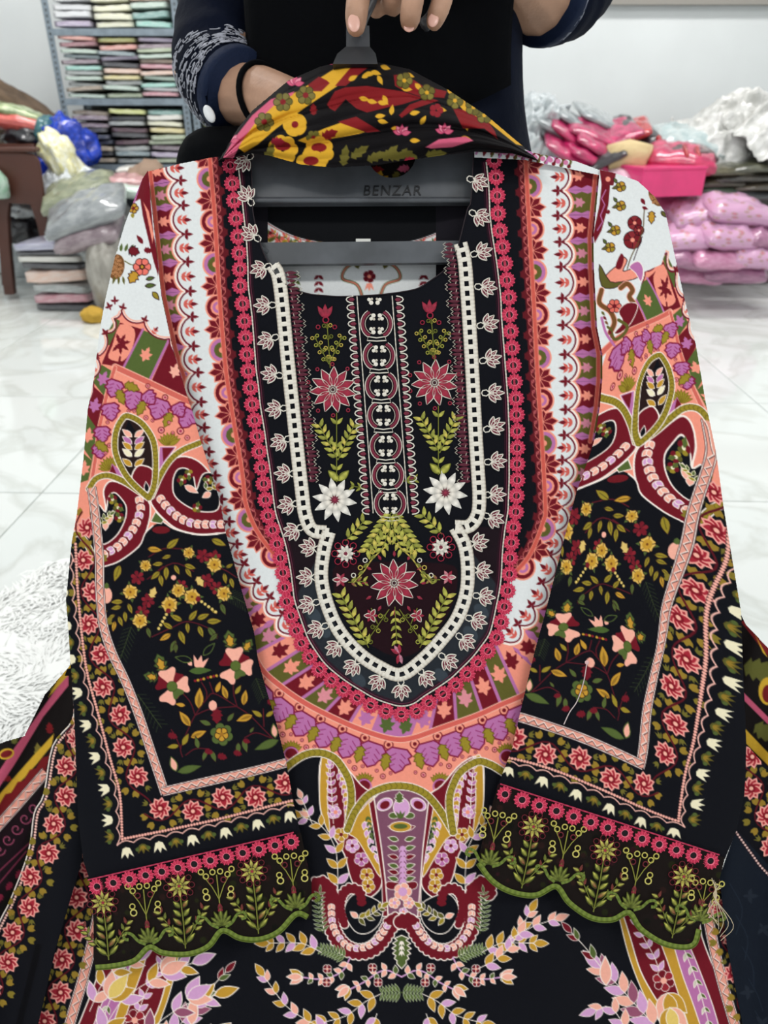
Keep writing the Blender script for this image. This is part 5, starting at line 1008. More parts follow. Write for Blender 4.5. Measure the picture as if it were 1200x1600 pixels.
def right_extra(C):
    z = lambda L: [(740 + x / 3, 220 + y / 3) for x, y in L]
    C.poly(z([(540, 100), (700, 120), (830, 170), (960, 420), (960, 560), (905, 500), (880, 580), (800, 615), (780, 700), (690, 900), (600, 960), (540, 900)]), cW)
    C.poly(z([(590, 135), (668, 150), (655, 210), (600, 205)]), cM); C.disc(z([(630, 180)])[0], 4, cPE); C.poly(z([(600, 205), (640, 205), (632, 300), (600, 420), (568, 480), (560, 440), (590, 300)]), cM); C.line(z([(620, 230), (600, 270), (615, 300), (595, 350), (605, 380), (580, 420)]), cL, 1.6)
    for x, y in ((690, 215), (690, 305), (665, 420), (640, 500)):
        c = z([(x, y)])[0]; flower(C, c, 8, 4, [cY, cMU], .2, cBR, x, cDK, .9); leaf(C, (c[0] - 4, c[1]), math.pi - .3, 10, 5, cO, cDK, .7); leaf(C, (c[0] - 6, c[1] - 6), -2.2, 9, 5, cG, cDK, .7)
    jagleaf(C, z([(640, 330)])[0], 2.8, 8, 8, cM)
    for x, y, r in ((755, 385, 11), (745, 465, 14), (775, 420, 8)): flower(C, z([(x, y)])[0], r, 5, [(120, 30, 38), (138, 44, 50)], .25, cPE, x, cDK, .9, 1.2)
    C.line(sp(z([(800, 320), (790, 430), (740, 540), (720, 600)]), 5), (90, 70, 40), 1.6); C.line(sp(z([(790, 450), (750, 560)]), 4), cDK, 1.2)
    C.disc(z([(855, 260)])[0], 10, cBR, 17, -.5)
    for k in range(18): a = k * 2.4; r = math.sqrt(k / 18); c = z([(855, 260)])[0]; C.disc((c[0] + 9 * r * math.cos(a), c[1] + 14 * r * math.sin(a)), 1.9, (196, 140, 96)); C.disc((c[0] + 9 * r * math.cos(a), c[1] + 14 * r * math.sin(a)), .8, cBR)
    jagleaf(C, z([(835, 330)])[0], 1.6, 20, 13, cY, cDK, 1); leaf(C, z([(785, 270)])[0], 1.0, 12, 6, cM); leaf(C, z([(790, 310)])[0], .4, 10, 5, cM); leaf(C, z([(880, 330)])[0], .9, 12, 6, cO, cDK)
    # curling crown scroll
    C.poly(sp(z([(605, 655), (640, 610), (690, 570), (690, 540), (720, 560), (700, 610), (740, 600), (790, 590), (770, 640), (700, 660), (640, 670)]), 3, True), cPE, cDK, 1.2); C.poly(sp(z([(690, 530), (705, 550), (690, 600), (665, 590)]), 3, True), cM)
    C.poly(sp(z([(730, 590), (770, 565), (795, 600), (785, 660), (760, 620)]), 3, True), cL, cWL, 1.2); C.poly(sp(z([(590, 580), (640, 660), (700, 660), (660, 690), (600, 680)]), 3, True), cO, cDK, 1)
    for P_ in ([(690, 690), (720, 670), (745, 700), (730, 730), (750, 760)], [(600, 700), (590, 760), (640, 800), (660, 850), (640, 900)]): thick(C, sp(z(P_), 5), 7, cBR, cLP, 1.2)
    flower(C, z([(660, 775)])[0], 11, 6, [(226, 110, 96)], .3, cM, 0, cDK, .9)
    C.poly(sp(z([(680, 800), (720, 760), (770, 770), (740, 850), (690, 900), (660, 900), (700, 850)]), 3, True), cM, cWL, 1.2)
    C.line(sp(z([(680, 840), (720, 870), (700, 910), (660, 930), (640, 880)]), 5), cO, 5); C.line(sp(z([(600, 830), (620, 900), (660, 960)]), 4), cL, 4)
    for k in range(6): leaf(C, z([(600 + 8 * k, 800 + 22 * k)])[0], .9, 8, 4, [cO, cM, cBR][k % 3])
right_extra(CR)
sl2 = panel('sleeve', CR, outR, zR, fab, kurta)
# plain reverse side of each sleeve so it is a closed tube
def backing(out, zf, name, g=14, d=.012):
    o = np.asarray(out, float); lo = o.min(0); hi = o.max(0); C = Canvas(lo[0], lo[1], hi[0], hi[1], (30, 28, 34), g); w = sp(o.mean(0) + (o - o.mean(0)) * .985, 1, True)
    return panel(name, C, w, lambda u, v: zf(u, v) + d, fab, kurta)
backing(outL, zL, 'sleeve_back'); backing(outR, zR, 'sleeve_back')
# ------------------------------------------------------------------ raised embroidery (thread geometry lying on the cloth)
PX = .62 / FPX
thread = bpy.data.materials.new('embroidery_thread'); thread.use_nodes = True
nt = thread.node_tree; b = nt.nodes['Principled BSDF']; at = nt.nodes.new('ShaderNodeAttribute'); at.attribute_name = 'dye'; nt.links.new(at.outputs['Color'], b.inputs['Base Color'])
b.inputs['Roughness'].default_value = .5; b.inputs['Specular IOR Level'].default_value = .25
tc = nt.nodes.new('ShaderNodeTexCoord'); n = nt.nodes.new('ShaderNodeTexNoise'); n.inputs['Scale'].default_value = 1500; nt.links.new(tc.outputs['Object'], n.inputs['Vector'])
bp = nt.nodes.new('ShaderNodeBump'); bp.inputs['Strength'].default_value = .5; bp.inputs['Distance'].default_value = .0005; nt.links.new(n.outputs['Fac'], bp.inputs['Height']); nt.links.new(bp.outputs['Normal'], b.inputs['Normal'])
class Emb:
    def __init__(s, zf): s.V = []; s.F = []; s.C = []; s.zf = zf
    def _add(s, u, v, h, cols): i = len(s.V); s.V += list(zip(u, v, h)); s.C += list(cols); return i
    def strand(s, pts, w, col, h=1.6, col2=None, closed=False, lift=.5):
        p = np.asarray(pts, float)
        if closed: p = np.vstack([p, p[:1]])
        N = len(p); t = np.gradient(p, axis=0) if N > 2 else np.repeat(p[1:] - p[:1], 2, 0); t /= np.hypot(t[:, 0], t[:, 1])[:, None] + 1e-9; n = np.c_[-t[:, 1], t[:, 0]] * w / 2
        q = np.stack([p - n, p, p + n], 1).reshape(-1, 2); hh = np.tile([lift * .4, h, lift * .4], N)
        c = [(col if (col2 is None or k % 2 == 0) else col2) for k in range(N) for _ in range(3)]; i = s._add(q[:, 0], q[:, 1], hh, c)
        for k in range(N - 1):
            a = i + 3 * k; s.F += [(a, a + 1, a + 4, a + 3), (a + 1, a + 2, a + 5, a + 4)]
    def satin(s, c, a, L, W, col, edge=None, h=2.0, n=5, tip=None):
        tt = np.linspace(0, 1, n); wv = .5 * W * np.sin(math.pi * np.clip(tt, .02, .98) ** .85); loc = []; hh = []; cc = []
        for k, t in enumerate(tt):
            sh = 1.0 if k % 2 else .84; cl = np.array(col if tip is None else np.array(col) * (1 - t) + np.array(tip) * t) * sh
            loc += [(t * L, -wv[k]), (t * L, 0), (t * L, wv[k])]; hh += [.3, h, .3]; cc += [tuple(cl * .86), tuple(np.minimum(255, cl * 1.06)), tuple(cl)]
        q = xf(c, a, loc); i = s._add(q[:, 0], q[:, 1], hh, cc)
        for k in range(n - 1):
            b_ = i + 3 * k; s.F += [(b_, b_ + 1, b_ + 4, b_ + 3), (b_ + 1, b_ + 2, b_ + 5, b_ + 4)]
        if edge is not None:
            t2 = np.linspace(0, 1, 9); w2 = .5 * W * np.sin(math.pi * t2 ** .85) + .3
            o = np.vstack([np.c_[t2 * L, w2], np.c_[t2 * L, -w2][::-1]]); s.strand(xf(c, a, o), 1.5, edge, 2.0)
    def ring(s, c, r, w, col, h=1.8, n=12, col2=None):
        t = np.linspace(0, 2 * math.pi, n, endpoint=False); s.strand(np.c_[c[0] + r * np.cos(t), c[1] + r * np.sin(t)], w, col, h, col2, True)
    def dot(s, c, r, col, h=1.8):
        t = np.linspace(0, 2 * math.pi, 7, endpoint=False); i = s._add(np.r_[c[0], c[0] + r * np.cos(t)], np.r_[c[1], c[1] + r * np.sin(t)], [h] + [.2] * 7, [col] * 8)
        s.F += [(i, i + 1 + k, i + 1 + (k + 1) % 7) for k in range(7)]
    def build(s, name, parent, local=False):
        a = np.array(s.V, float)
        if local: V = np.c_[a[:, 0], -a[:, 1], a[:, 2]] * PX
        else: V = P(a[:, 0], a[:, 1], s.zf(a[:, 0], a[:, 1]) - a[:, 2] * PX - .0004)
        m = bpy.data.meshes.new(name); m.from_pydata([tuple(map(float, x)) for x in V], [], s.F); m.polygons.foreach_set('use_smooth', [True] * len(m.polygons))
        at = m.attributes.new('dye', 'FLOAT_COLOR', 'POINT'); rgba = np.ones((len(V), 4), np.float32); rgba[:, :3] = lin(np.array(s.C)); at.data.foreach_set('color', rgba.ravel()); m.materials.append(thread); m.update()
        return m if local else link(name, m, None, parent)
BASIS = Matrix(((RIGHT[0], UP[0], -FWD[0]), (RIGHT[1], UP[1], -FWD[1]), (RIGHT[2], UP[2], -FWD[2]))).to_4x4()
def place(name, me, u, v, zf, ang, parent, sc=1.0):
    o = bpy.data.objects.new(name, me); COL.objects.link(o); o.parent = parent; z = float(zf(u, v)) - .0003
    o.matrix_parent_inverse = pm(parent).inverted(); M = Matrix.Translation(PV(u, v, z)) @ BASIS @ Matrix.Rotation(-ang, 4, 'Z') @ Matrix.Scale(sc, 4)
    o.location, o.rotation_euler, o.scale = M.to_translation(), M.to_euler(), M.to_scale(); return o
eWH = (232, 226, 214); eW2 = (200, 192, 178); eMR = (116, 30, 54); ePK = (220, 72, 104); ePD = (182, 44, 76); eGR = (118, 122, 44); eLG = (182, 180, 78); eRED = (156, 34, 60); eYE = (214, 190, 92)
# eyelet mesh
E_ = Emb(None)
E_.dot((0, 0), 5.6, (14, 10, 13), .5)
for k in range(26):
    a = 2 * math.pi * k / 26; L = 13.2 if k % 2 else 11.8; w = 2.6; E_.strand([(6.2 * math.cos(a), 6.2 * math.sin(a)), (9 * math.cos(a), 9 * math.sin(a)), (L * math.cos(a), L * math.sin(a))], w * .92, ePK if k % 2 else (196, 50, 84), 2.0)
E_.ring((0, 0), 6.0, 1.7, (240, 120, 142), 2.6, 14)
eyelet = E_.build('eyelet', None, True)
border = Emb(z_body); twist = offset(ringA, -12.5); tw = np.array([q for q, a in along(sp(twist, 3), 3.0)]); border.strand(tw, 2.2, eWH, 2.2, eW2); border.strand(offset(tw, -4), 1.4, (96, 36, 58), 1.2)
border.strand(offset(np.array([q for q, a in along(sp(ringA, 3), 5.)]), 0), 4, (160, 34, 62), .6, (182, 44, 76))
bpart = border.build('neck_border', kurta)
for k, (u, v) in enumerate(ringP):
    if k and not (u > 760 and v < 250): place('eyelet', eyelet, u, v, z_body, k * .4, bpart)
# ladder trim with square holes
trim = Emb(z_body)
for path in (trimL, trimU, trimR):
    pth = np.array([q for q, a in along(path, 3.0)])
    for o in (-6.6, 6.6): trim.strand(offset(pth, o), 6.2, eWH, 2.4, (214, 207, 194))
    for o in (-10.2, 10.2): trim.strand(offset(pth, o), 1.4, eW2, 1.4, (160, 150, 140))
    for q, a in along(path, 15.2, 4):
        n_ = np.array([-math.sin(a), math.cos(a)]); trim.strand([q - n_ * 7, q, q + n_ * 7], 7, eWH, 2.4)
trim.build('ladder_trim', kurta)
# fan motifs (shared mesh), pointing away from the trim
Fm = Emb(None)
for k, (a, L) in enumerate(((0, 25), (.5, 22), (-.5, 22), (1.0, 19), (-1.0, 19))):
    Fm.satin((5, 0), a, L, 9.5, eMR, None, 1.6); t2 = np.linspace(0, 1, 8); w2 = 4.4 * np.sin(math.pi * t2 ** .8)
    Fm.strand(xf((5, 0), a, np.vstack([np.c_[t2 * L, w2], np.c_[t2 * L, -w2][::-1]])), 2.3, eWH, 2.4); Fm.strand(xf((5, 0), a, [(6, 0), (L * .6, 0), (L * .8, 0)]), 1.6, eWH, 2.2)
Fm.strand([(6, 0), (0, -5), (-6, -4), (-8, 0)], 2.0, eWH, 2.0); Fm.strand([(6, 0), (0, 5), (-6, 4), (-8, 0)], 2.0, eWH, 2.0)
fan = Fm.build('fan_motif', None, True)
fans = [(383, 252), (387, 307), (394, 366), (409, 420), (415, 477), (420, 531), (426, 585), (433, 639), (440, 690), (447, 740), (452, 789), (460, 829), (486, 856), (482, 902), (484, 944), (498, 982), (525, 1011), (553, 1040), (592, 1063), (627, 1076), (664, 1057), (699, 1032), (726, 1001), (743, 969), (755, 932), (751, 892), (745, 848), (770, 810), (772, 773), (773, 721), (771, 667), (769, 614), (765, 561), (761, 506), (758, 449), (751, 394), (748, 338), (745, 284)]
alltrim = np.vstack([trimL, trimU, trimR, [(412, 380), (400, 330), (398, 280), (396, 240), (733, 330), (735, 280), (735, 240)]])
yoke = Emb(z_body)
# ---- centre scroll column
lx = lambda v, o: np.interp(v, [440, 800], [556 + o, 583 + o]); rx = lambda v, o: np.interp(v, [440, 800], [611 + o, 638 + o])
vv = np.arange(462, 806, 4.); yoke.strand(np.c_[lx(vv, 0), vv], 1.7, eW2, 1.8, eWH); yoke.strand(np.c_[rx(vv, 0), vv], 1.7, eW2, 1.8, eWH)
for v in np.arange(468, 806, 12.7):
    for fx, sg in ((lx, -1), (rx, 1)):
        t = np.linspace(-math.pi / 2, math.pi / 2, 7); c = (float(fx(v, sg * 3)), v); yoke.strand([(c[0] + sg * (3 + 11 * math.cos(x)), c[1] + 5.4 * math.sin(x)) for x in t], 2.0, eWH, 2.2); yoke.satin((c[0] + sg * 1, v), 0 if sg > 0 else math.pi, 10, 7, eMR, None, 1.6)
for v in (506, 556, 603, 649, 697, 743, 787, 460):
    cx = float((lx(v, 0) + rx(v, 0)) / 2)
    for sg in (-1, 1):
        t = np.linspace(-1.15, 1.15, 9)
        if v > 465: yoke.strand([(cx + sg * (3 + 19 * math.cos(x)), v + 20 * math.sin(x)) for x in t], 4.4, eMR, 2.0); yoke.strand([(cx + sg * (6 + 19 * math.cos(x)), v + 22.5 * math.sin(x)) for x in t], 1.4, eWH, 2.2); yoke.strand([(cx + sg * (1 + 17 * math.cos(x)), v + 17 * math.sin(x)) for x in t], 1.2, eW2, 2.0)
        for dv in (-13, 13):
            if v > 465 or dv > 0: yoke.dot((cx + sg * 5, v + dv), 3.6, eWH, 3); yoke.dot((cx + sg * 8.5, v + dv * .62), 3.0, eWH, 3); yoke.dot((cx + sg * 4, v + dv * .55), 2.2, eW2, 2.6)
        if v > 465: yoke.strand([(cx, v + 22), (cx + sg * 13, v + 20), (cx + sg * 15, v + 26), (cx, v + 27)], 1.8, eWH, 2.0)
# ---- serrated maroon edging inside the trim
for path, sg in ((trimL, -1), (trimR, 1)):
    for k, (q, a) in enumerate(along(path, 6.4, 8)):
        if 380 < q[1] < 752 and abs(math.sin(a)) > .9:
            inw = np.array([1., 0]) if sg < 0 else np.array([-1., 0]); big = 19 if (k % 4) in (1, 2) else 13
            yoke.satin(q + inw * 12, 0 if sg < 0 else math.pi, big, 6.2, (92, 26, 46), None, 1.4); yoke.strand([q + inw * (11 + big) + [0, -3], q + inw * (15 + big), q + inw * (11 + big) + [0, 3]], 1.2, eW2, 1.6)
            if k % 2: yoke.strand([q + inw * 16, q + inw * 17 + [0, 5]], 1.3, eW2, 2.0)
# ---- flowering stems
def bloom(c, r, n, col, edge, centre, a0=0., tip=None):
    for k in range(n): yoke.satin((c[0] + 5 * math.cos(a0 + 6.283 * k / n), c[1] + 5 * math.sin(a0 + 6.283 * k / n)), a0 + 6.283 * k / n, r - 5, r * .36, col, edge, 2.4, 6, tip)
    if centre == 'ring': yoke.dot(c, 8, (60, 20, 30), 2.6); yoke.ring(c, 7, 1.6, eWH, 3.6); yoke.ring(c, 3.4, 1.8, eWH, 3.8, 8)
    else: yoke.dot(c, 8, eMR, 3.4); yoke.dot(c, 5, (150, 40, 66), 4.4)
def sprig(p0, p1, n, L, cols, w=.45, a=.75, stem=eGR, loops=False):
    p0 = np.array(p0, float); p1 = np.array(p1, float); e = p1 - p0; h = math.atan2(e[1], e[0]); yoke.strand([p0, (p0 + p1) / 2, p1], 1.5, stem, 1.6)
    for k in range(n):
        c = p0 + e * (k + .5) / n
        for sg in (-1, 1):
            if loops: q = c + np.array([math.cos(h + sg * a), math.sin(h + sg * a)]) * L * .7; yoke.ring(q, L * .28, 1.3, cols[(k + (sg > 0)) % len(cols)], 1.8, 8); yoke.strand([c, q], 1.1, stem, 1.4)
            else: yoke.satin(c, h + sg * a, L, L * w, cols[(k + (sg > 0)) % len(cols)], None, 1.8, 4, eLG)
for (tu, pf, wf) in (((508, 491), (520, 609), (523, 781)), ((671, 484), (679, 598), (696, 770))):
    sx = 1 if pf[0] < 600 else -1
    for d in (-.55, 0, .55): yoke.satin((tu[0], tu[1] + 6), -math.pi / 2 + d, 22, 9, eRED, None, 2.2)
    yoke.ring((tu[0] + 1, tu[1] + 9), 4.5, 2, eRED); yoke.ring((tu[0] - 11, tu[1] + 20), 3, 1.6, eRED); yoke.ring((tu[0] + 15, tu[1] + 20), 3, 1.6, eRED)
    sprig((tu[0] + 8, pf[1] - 34), (tu[0] + 3, tu[1] + 14), 4, 10, [eGR, eYE, eLG], loops=True)
    for sg in (-1, 1): sprig((tu[0] + 6, pf[1] - 40), (tu[0] + 5 + sg * 22, tu[1] + 34), 4, 9, [eLG, eYE], loops=True)
    for k in range(10): a = k * .628 + .3; yoke.ring((pf[0] + 40 * math.cos(a), pf[1] + 40 * math.sin(a)), 2.6, 1.8, (150, 36, 60), 1.6, 7)
    bloom(pf, 36, 11, eRED, eWH, 'ring', .2)
    sprig((pf[0] + 6, wf[1] - 28), (pf[0] + 6, pf[1] + 36), 3, 14, [eGR, eLG])
    for sg in (-1, 1): sprig((pf[0] + 8, wf[1] - 62), (pf[0] + 6 + sg * 28, pf[1] + 54), 6, 15, [eGR, eLG, eYE])
    for sg in (-1, 1): yoke.satin((pf[0] + 9, wf[1] - 30), -math.pi / 2 + sg * .8, 22, 10, eLG, eGR)
    bloom(wf, 35, 10, (226, 218, 206), None, 'dot', .15, (244, 240, 232))
for c, a in (((560, 763), 0), ((640, 752), math.pi)): sprig((c[0] + 10 * math.cos(a), c[1]), (c[0] - 12 * math.cos(a), c[1] - 4), 2, 10, [eGR])
# ---- medallion below
c0 = (616, 911)
for sg in (-1, 1):
    sprig((612, 800), (612 + sg * 40, 862), 8, 17, [eGR, eLG, eYE]); sprig((612, 822), (612 + sg * 17, 862), 4, 15, [eLG, eYE]); px_ = 540 if sg < 0 else 689; py_ = 865 if sg < 0 else 855
    sprig((px_ + (0 if sg < 0 else 2), py_ - 20), (px_ - sg * 30, py_ - 52), 4, 16, [eGR, eLG, eYE])
    for k in range(9): yoke.satin((px_, py_), k * .7, 15, 7, eWH, None, 2.2)
    for k in range(8): yoke.ring((px_ + 17 * math.cos(k * .785), py_ + 17 * math.sin(k * .785)), 5, 1.6, eRED, 2, 8)
    yoke.dot((px_, py_), 6, eMR, 3.6); yoke.ring((px_, py_), 5.6, 1.5, eWH, 3.8)
    pth = sp([(613, 845), (613 + sg * 30, 872), (613 + sg * 44, 892), (613 + sg * 62, 912)], 5); yoke.strand(pth, 2.2, eYE, 2.0, eGR)
    for k, q in enumerate(pth[4::3]): yoke.ring(q + [sg * 6, -5], 3.4, 1.6, eWH if k % 2 else eYE, 2, 8); yoke.satin(q, .6 * sg + (0 if sg > 0 else math.pi), 12, 6, eGR, None, 1.8)
    c = (616 + sg * 84, 906 if sg < 0 else 902)
    for k in range(6): yoke.satin(c, k * 1.05, 12, 6, eRED if k % 2 else (206, 130, 140), eWH if k % 3 == 0 else None, 2)
    sprig((c[0] - sg * 12, c[1] + 4), (c[0] - sg * 40, c[1] + 2), 3, 11, [eGR, eMR, eLG])
    sprig((616 + sg * 40, 1012), (616 + sg * 84, 928), 8, 17, [eGR, eLG, eYE]); sprig((616 + sg * 36, 950), (616 + sg * 26, 975), 0, 10, [eGR])
    c = (616 + sg * 36, 962)
    for k in range(6): yoke.satin(c, k * 1.05, 11, 6, eRED, eWH if k % 2 else None, 2)
    sprig((616 + sg * 8, 952), (616 + sg * 44, 1004), 3, 11, [eGR, eLG], loops=True)
for k in range(12): a = k * .5236; yoke.satin((c0[0] + 41 * math.cos(a), c0[1] + 41 * math.sin(a)), a, 10, 5, (150, 36, 60), None, 1.6, 4)
bloom(c0, 37, 11, eRED, eWH, 'ring', .1)
sprig((617, 948), (620, 1006), 5, 12, [eGR, eYE, eLG])
for k in range(5): yoke.satin((624, 1022), -2.6 + k * .5 + (0 if k < 3 else 2.4), 16, 7, (196, 130, 150) if k % 2 else eRED, None, 2)
yk = yoke.build('yoke_embroidery', kurta)
for u, v in fans:
    d = np.array([u, v]) - alltrim[np.argmin(((alltrim - [u, v]) ** 2).sum(1))]; a = math.atan2(d[1], d[0]); d /= np.hypot(*d) + 1e-6
    place('fan_motif', fan, u - d[0] * 9, v - d[1] * 9, z_body, a, yk, .95)
# thin piping along the neckline
nk = Emb(z_body); nk.strand(sp(neck, 4), 1.8, (40, 30, 36), 1.6); nk.build('neck_piping', kurta)
# ------------------------------------------------------------------ cuff lace
cS = lambda c: np.asarray(c, float)
def cuff(top, bottom, flowers, bushes, up, zf, rings_, name):
    up = math.radians(up)                                   # heading of 'up' in the lace
    C = Canvas(min(p[0] for p in top + bottom) - 5, min(p[1] for p in top + bottom) - 5, max(p[0] for p in top + bottom) + 5, max(p[1] for p in top + bottom) + 5, (26, 20, 18))
    net = np.random.RandomState(2)
    for k in range(160): u = net.uniform(C.U[0], C.U[-1]); v = net.uniform(C.V[0], C.V[-1]); C.disc((u, v), net.uniform(2, 6), [(40, 24, 22), (18, 18, 14), (46, 20, 26), (34, 36, 18)][k % 4])
    bt = sp(bottom, 6); lace = panel('cuff_lace', C, np.vstack([np.array(top), bt]), lambda u, v: zf(u, v) - .0012, fab, kurta)
    e = Emb(lambda u, v: zf(u, v) - .0014); rows = np.array([q for q, a in along(sp(bottom[1:-1], 6), 4.2)])
    e.strand(rows, 7, (92, 108, 38), 3.2, (120, 138, 54)); e.strand(offset(rows, 4.5), 2, (88, 104, 34), 2.2)
    def pt(c, x, y): return (c[0] + y * math.cos(up) - x * math.sin(up), c[1] + y * math.sin(up) + x * math.cos(up))    # x across, y up
    for c, h in flowers:
        e.strand([pt(c, 0, 0), pt(c, 1, h * .5), pt(c, 0, h)], 2.0, (126, 130, 54), 2.2)
        for sg in (-1, 1):
            for k in range(5): f = 1 - .1 * k; e.satin(pt(c, sg * 2, h * (.1 + .15 * k)), up + sg * (.85 - .03 * k), 15 * f + 5, 6.5, [(120, 124, 46), (92, 100, 36), (108, 46, 40)][(k + (sg > 0)) % 3], (70, 78, 28), 2.2, 5, (210, 206, 96))
            e.strand([pt(c, sg * 1, 6), pt(c, sg * 16, h * .32), pt(c, sg * 32, h * .58)], 1.5, (120, 124, 50), 2.0)
            for k in range(4): q = pt(c, sg * (18 + 5 * k), h * (.30 + .11 * k)); e.satin(q, up + sg * 1.2, 12, 5.5, (140, 144, 56), (72, 60, 30), 2.2, 4, (206, 202, 100)); e.satin(q, up - sg * .2, 12, 5.5, (118, 52, 44) if k % 2 else (112, 120, 46), None, 2.2, 4)
        f = pt(c, 0, h + 6)
        for k in range(10): e.satin(f, up + k * .628, 19, 6.5, (156, 150, 54) if k % 2 else (104, 106, 40), (92, 28, 38) if k % 2 else None, 2.4, 5, (224, 212, 112))
        for k in range(10): a = up + k * .628 + .3; e.ring((f[0] + 20 * math.cos(a), f[1] + 20 * math.sin(a)), 4.5, 1.4, (110, 32, 44), 1.8, 8)
        e.ring(f, 6.5, 2, (60, 30, 34), 3); e.dot(f, 5, (150, 34, 58), 3.6)
    for c, h in bushes:
        for k in range(7): e.satin(pt(c, 0, 2), up + (k - 3) * .42, 29 - 4 * abs(k - 3), 6, (92, 102, 38), (70, 78, 28), 2.4, 5, (144, 152, 66))
        e.dot(pt(c, 0, 26), 4, (140, 34, 52), 3); e.satin(pt(c, 0, 24), up, 14, 8, (120, 36, 44))
        for sg in (-1, 1): e.strand(sp([pt(c, sg * 5, -1), pt(c, sg * 16, 5), pt(c, sg * 26, 17), pt(c, sg * 36, 19), pt(c, sg * 38, 11), pt(c, sg * 31, 9)], 4), 5, (88, 104, 38), 3, (116, 134, 54))
        e.strand([pt(c, 0, 30), pt(c, 0, h * .6), pt(c, 0, h * .85)], 1.8, (150, 150, 66), 2)
        for sg in (-1, 1):
            e.strand([pt(c, 0, h * .45), pt(c, sg * 9, h * .66), pt(c, sg * 24, h * .9)], 1.6, (150, 150, 66), 2)
            for x, y in ((24, .92), (17, .84), (10, .76), (20, .6), (6, .9)): e.ring(pt(c, sg * x, h * y), 4.2, 2, (206, 196, 104) if x != 10 else (112, 36, 48), 2.4, 9)
            e.ring(pt(c, sg * 19, h * .5), 5, 2.2, (214, 204, 116), 2.4, 9)
    e.build('lace_embroidery', kurta)
    a_, b_ = np.array(rings_[0], float), np.array(rings_[1], float); n_ = rings_[2]
    for k in range(n_): q = a_ + (b_ - a_) * k / (n_ - 1); place('eyelet', eyelet, q[0], q[1], lambda u, v: zf(u, v) - .0014, k * .5, lace, .98)
    e2 = Emb(lambda u, v: zf(u, v) - .0013); d = (b_ - a_) / np.hypot(*(b_ - a_)); nrm = np.array([d[1], -d[0]]) * 13
    e2.strand([q for q, a in along([a_ - d * 12 + nrm, b_ + d * 12 + nrm], 5)], 2.4, (196, 60, 92), 2, (160, 40, 70)); e2.build('stitch_line', lace)
cuff([(470, 1301), (400, 1322), (300, 1347), (200, 1367), (141, 1376)], [(146, 1440), (149, 1511), (180, 1508), (210, 1500), (233, 1479), (255, 1488), (293, 1490), (325, 1478), (347, 1453), (375, 1465), (405, 1467), (435, 1455), (463, 1427), (485, 1434), (487, 1380)],
     [((170, 1500), 84), ((290, 1482), 92), ((404, 1459), 92)], [((233, 1474), 100), ((347, 1448), 96), ((462, 1420), 92)], -96, zL, ((152, 1385), (455, 1315), 13), 'left')
cuff([(1133, 1340), (1060, 1316), (960, 1284), (860, 1252), (778, 1225)], [(760, 1290), (748, 1348), (770, 1376), (800, 1393), (837, 1398), (869, 1384), (890, 1410), (924, 1433), (957, 1436), (983, 1425), (1003, 1452), (1042, 1475), (1081, 1477), (1092, 1450), (1124, 1375)],
     [((815, 1388), 92), ((927, 1425), 92), ((1050, 1466), 92)], [((764, 1352), 90), ((872, 1378), 96), ((985, 1420), 96), ((1092, 1440), 70)], -79, zR, ((789, 1241), (1110, 1345), 13), 'right')
# a few loose threads at the right cuff
lt = Emb(lambda u, v: zR(u, v) - .004)
for k in range(6): x = 1112 + 3 * k; lt.strand(sp([(x, 1372 + 3 * k), (x + 8 - 4 * k, 1400), (x - 6 + 5 * k, 1425 + 4 * k), (x + 9 - 2 * k, 1440 + 6 * k)], 5), 1.0, (216, 200, 170), 1.2)
lt.build('loose_thread', kurta)
lt = Emb(lambda u, v: zR(u, v) - .001); lt.strand(sp([(917, 1036), (912, 1065), (902, 1095), (890, 1113), (881, 1132)], 6), 1.6, (214, 196, 196), 1.4); lt.dot((917, 1035), 3.5, (220, 180, 180)); lt.build('loose_thread', kurta)
# ------------------------------------------------------------------ side panels of the tunic
CSd = Canvas(-70, 980, 135, 1800, cK)
lb = sp([(108, 1000), (113, 1080), (112, 1124), (81, 1165), (67, 1240), (52, 1270), (43, 1330), (15, 1405), (0, 1435), (-30, 1500), (-60, 1580)], 4)
rope(CSd, offset(lb, -7), (244, 196, 182), 4.6, 2.0); CSd.line(offset(lb, -1.5), cWL, 2.2); vine(CSd, sp([(118, 1130), (108, 1200), (96, 1250), (84, 1310), (60, 1350), (36, 1430), (8, 1500), (-20, 1580)], 4), 46, 8, 15)
tulip_border(CSd, sp([(112, 1010), (116, 1100), (122, 1200)], 4), 24, -1, 14)
CSd.line(sp([(60, 1480), (40, 1560), (10, 1680)], 3), (8, 8, 12), 10)
panel('side_panel', CSd, np.vstack([lb, [(-65, 1790), (10, 1790), (38, 1690), (60, 1600), (88, 1480), (128, 1345), (132, 1250), (128, 1100), (118, 1000)]]), lambda u, v: .640 + .006 * np.sin(u / 18 + v / 120), fab, kurta)
CSr = Canvas(1120, 1130, 1290, 1800, (22, 28, 38))
for k in range(7): fleur(CSr, (1170 + 22 * (k % 3), 1400 + 50 * k), k, 16, (34, 40, 50)); CSr.line(sp([(1140 + 10 * k, 1380 + 50 * k), (1160 + 8 * k, 1420 + 45 * k), (1150 + 14 * k, 1460 + 40 * k)], 3), (32, 40, 52), 1.4)
CSr.poly([(1150, 1296), (1290, 1450), (1290, 1130), (1150, 1130)], cK); vine(CSr, sp([(1165, 1160), (1182, 1240), (1210, 1320), (1260, 1390)], 4), 48, 8, 16); rope(CSr, sp([(1150, 1300), (1175, 1335), (1200, 1366), (1280, 1440)], 4), (236, 200, 190), 5, 1.8)
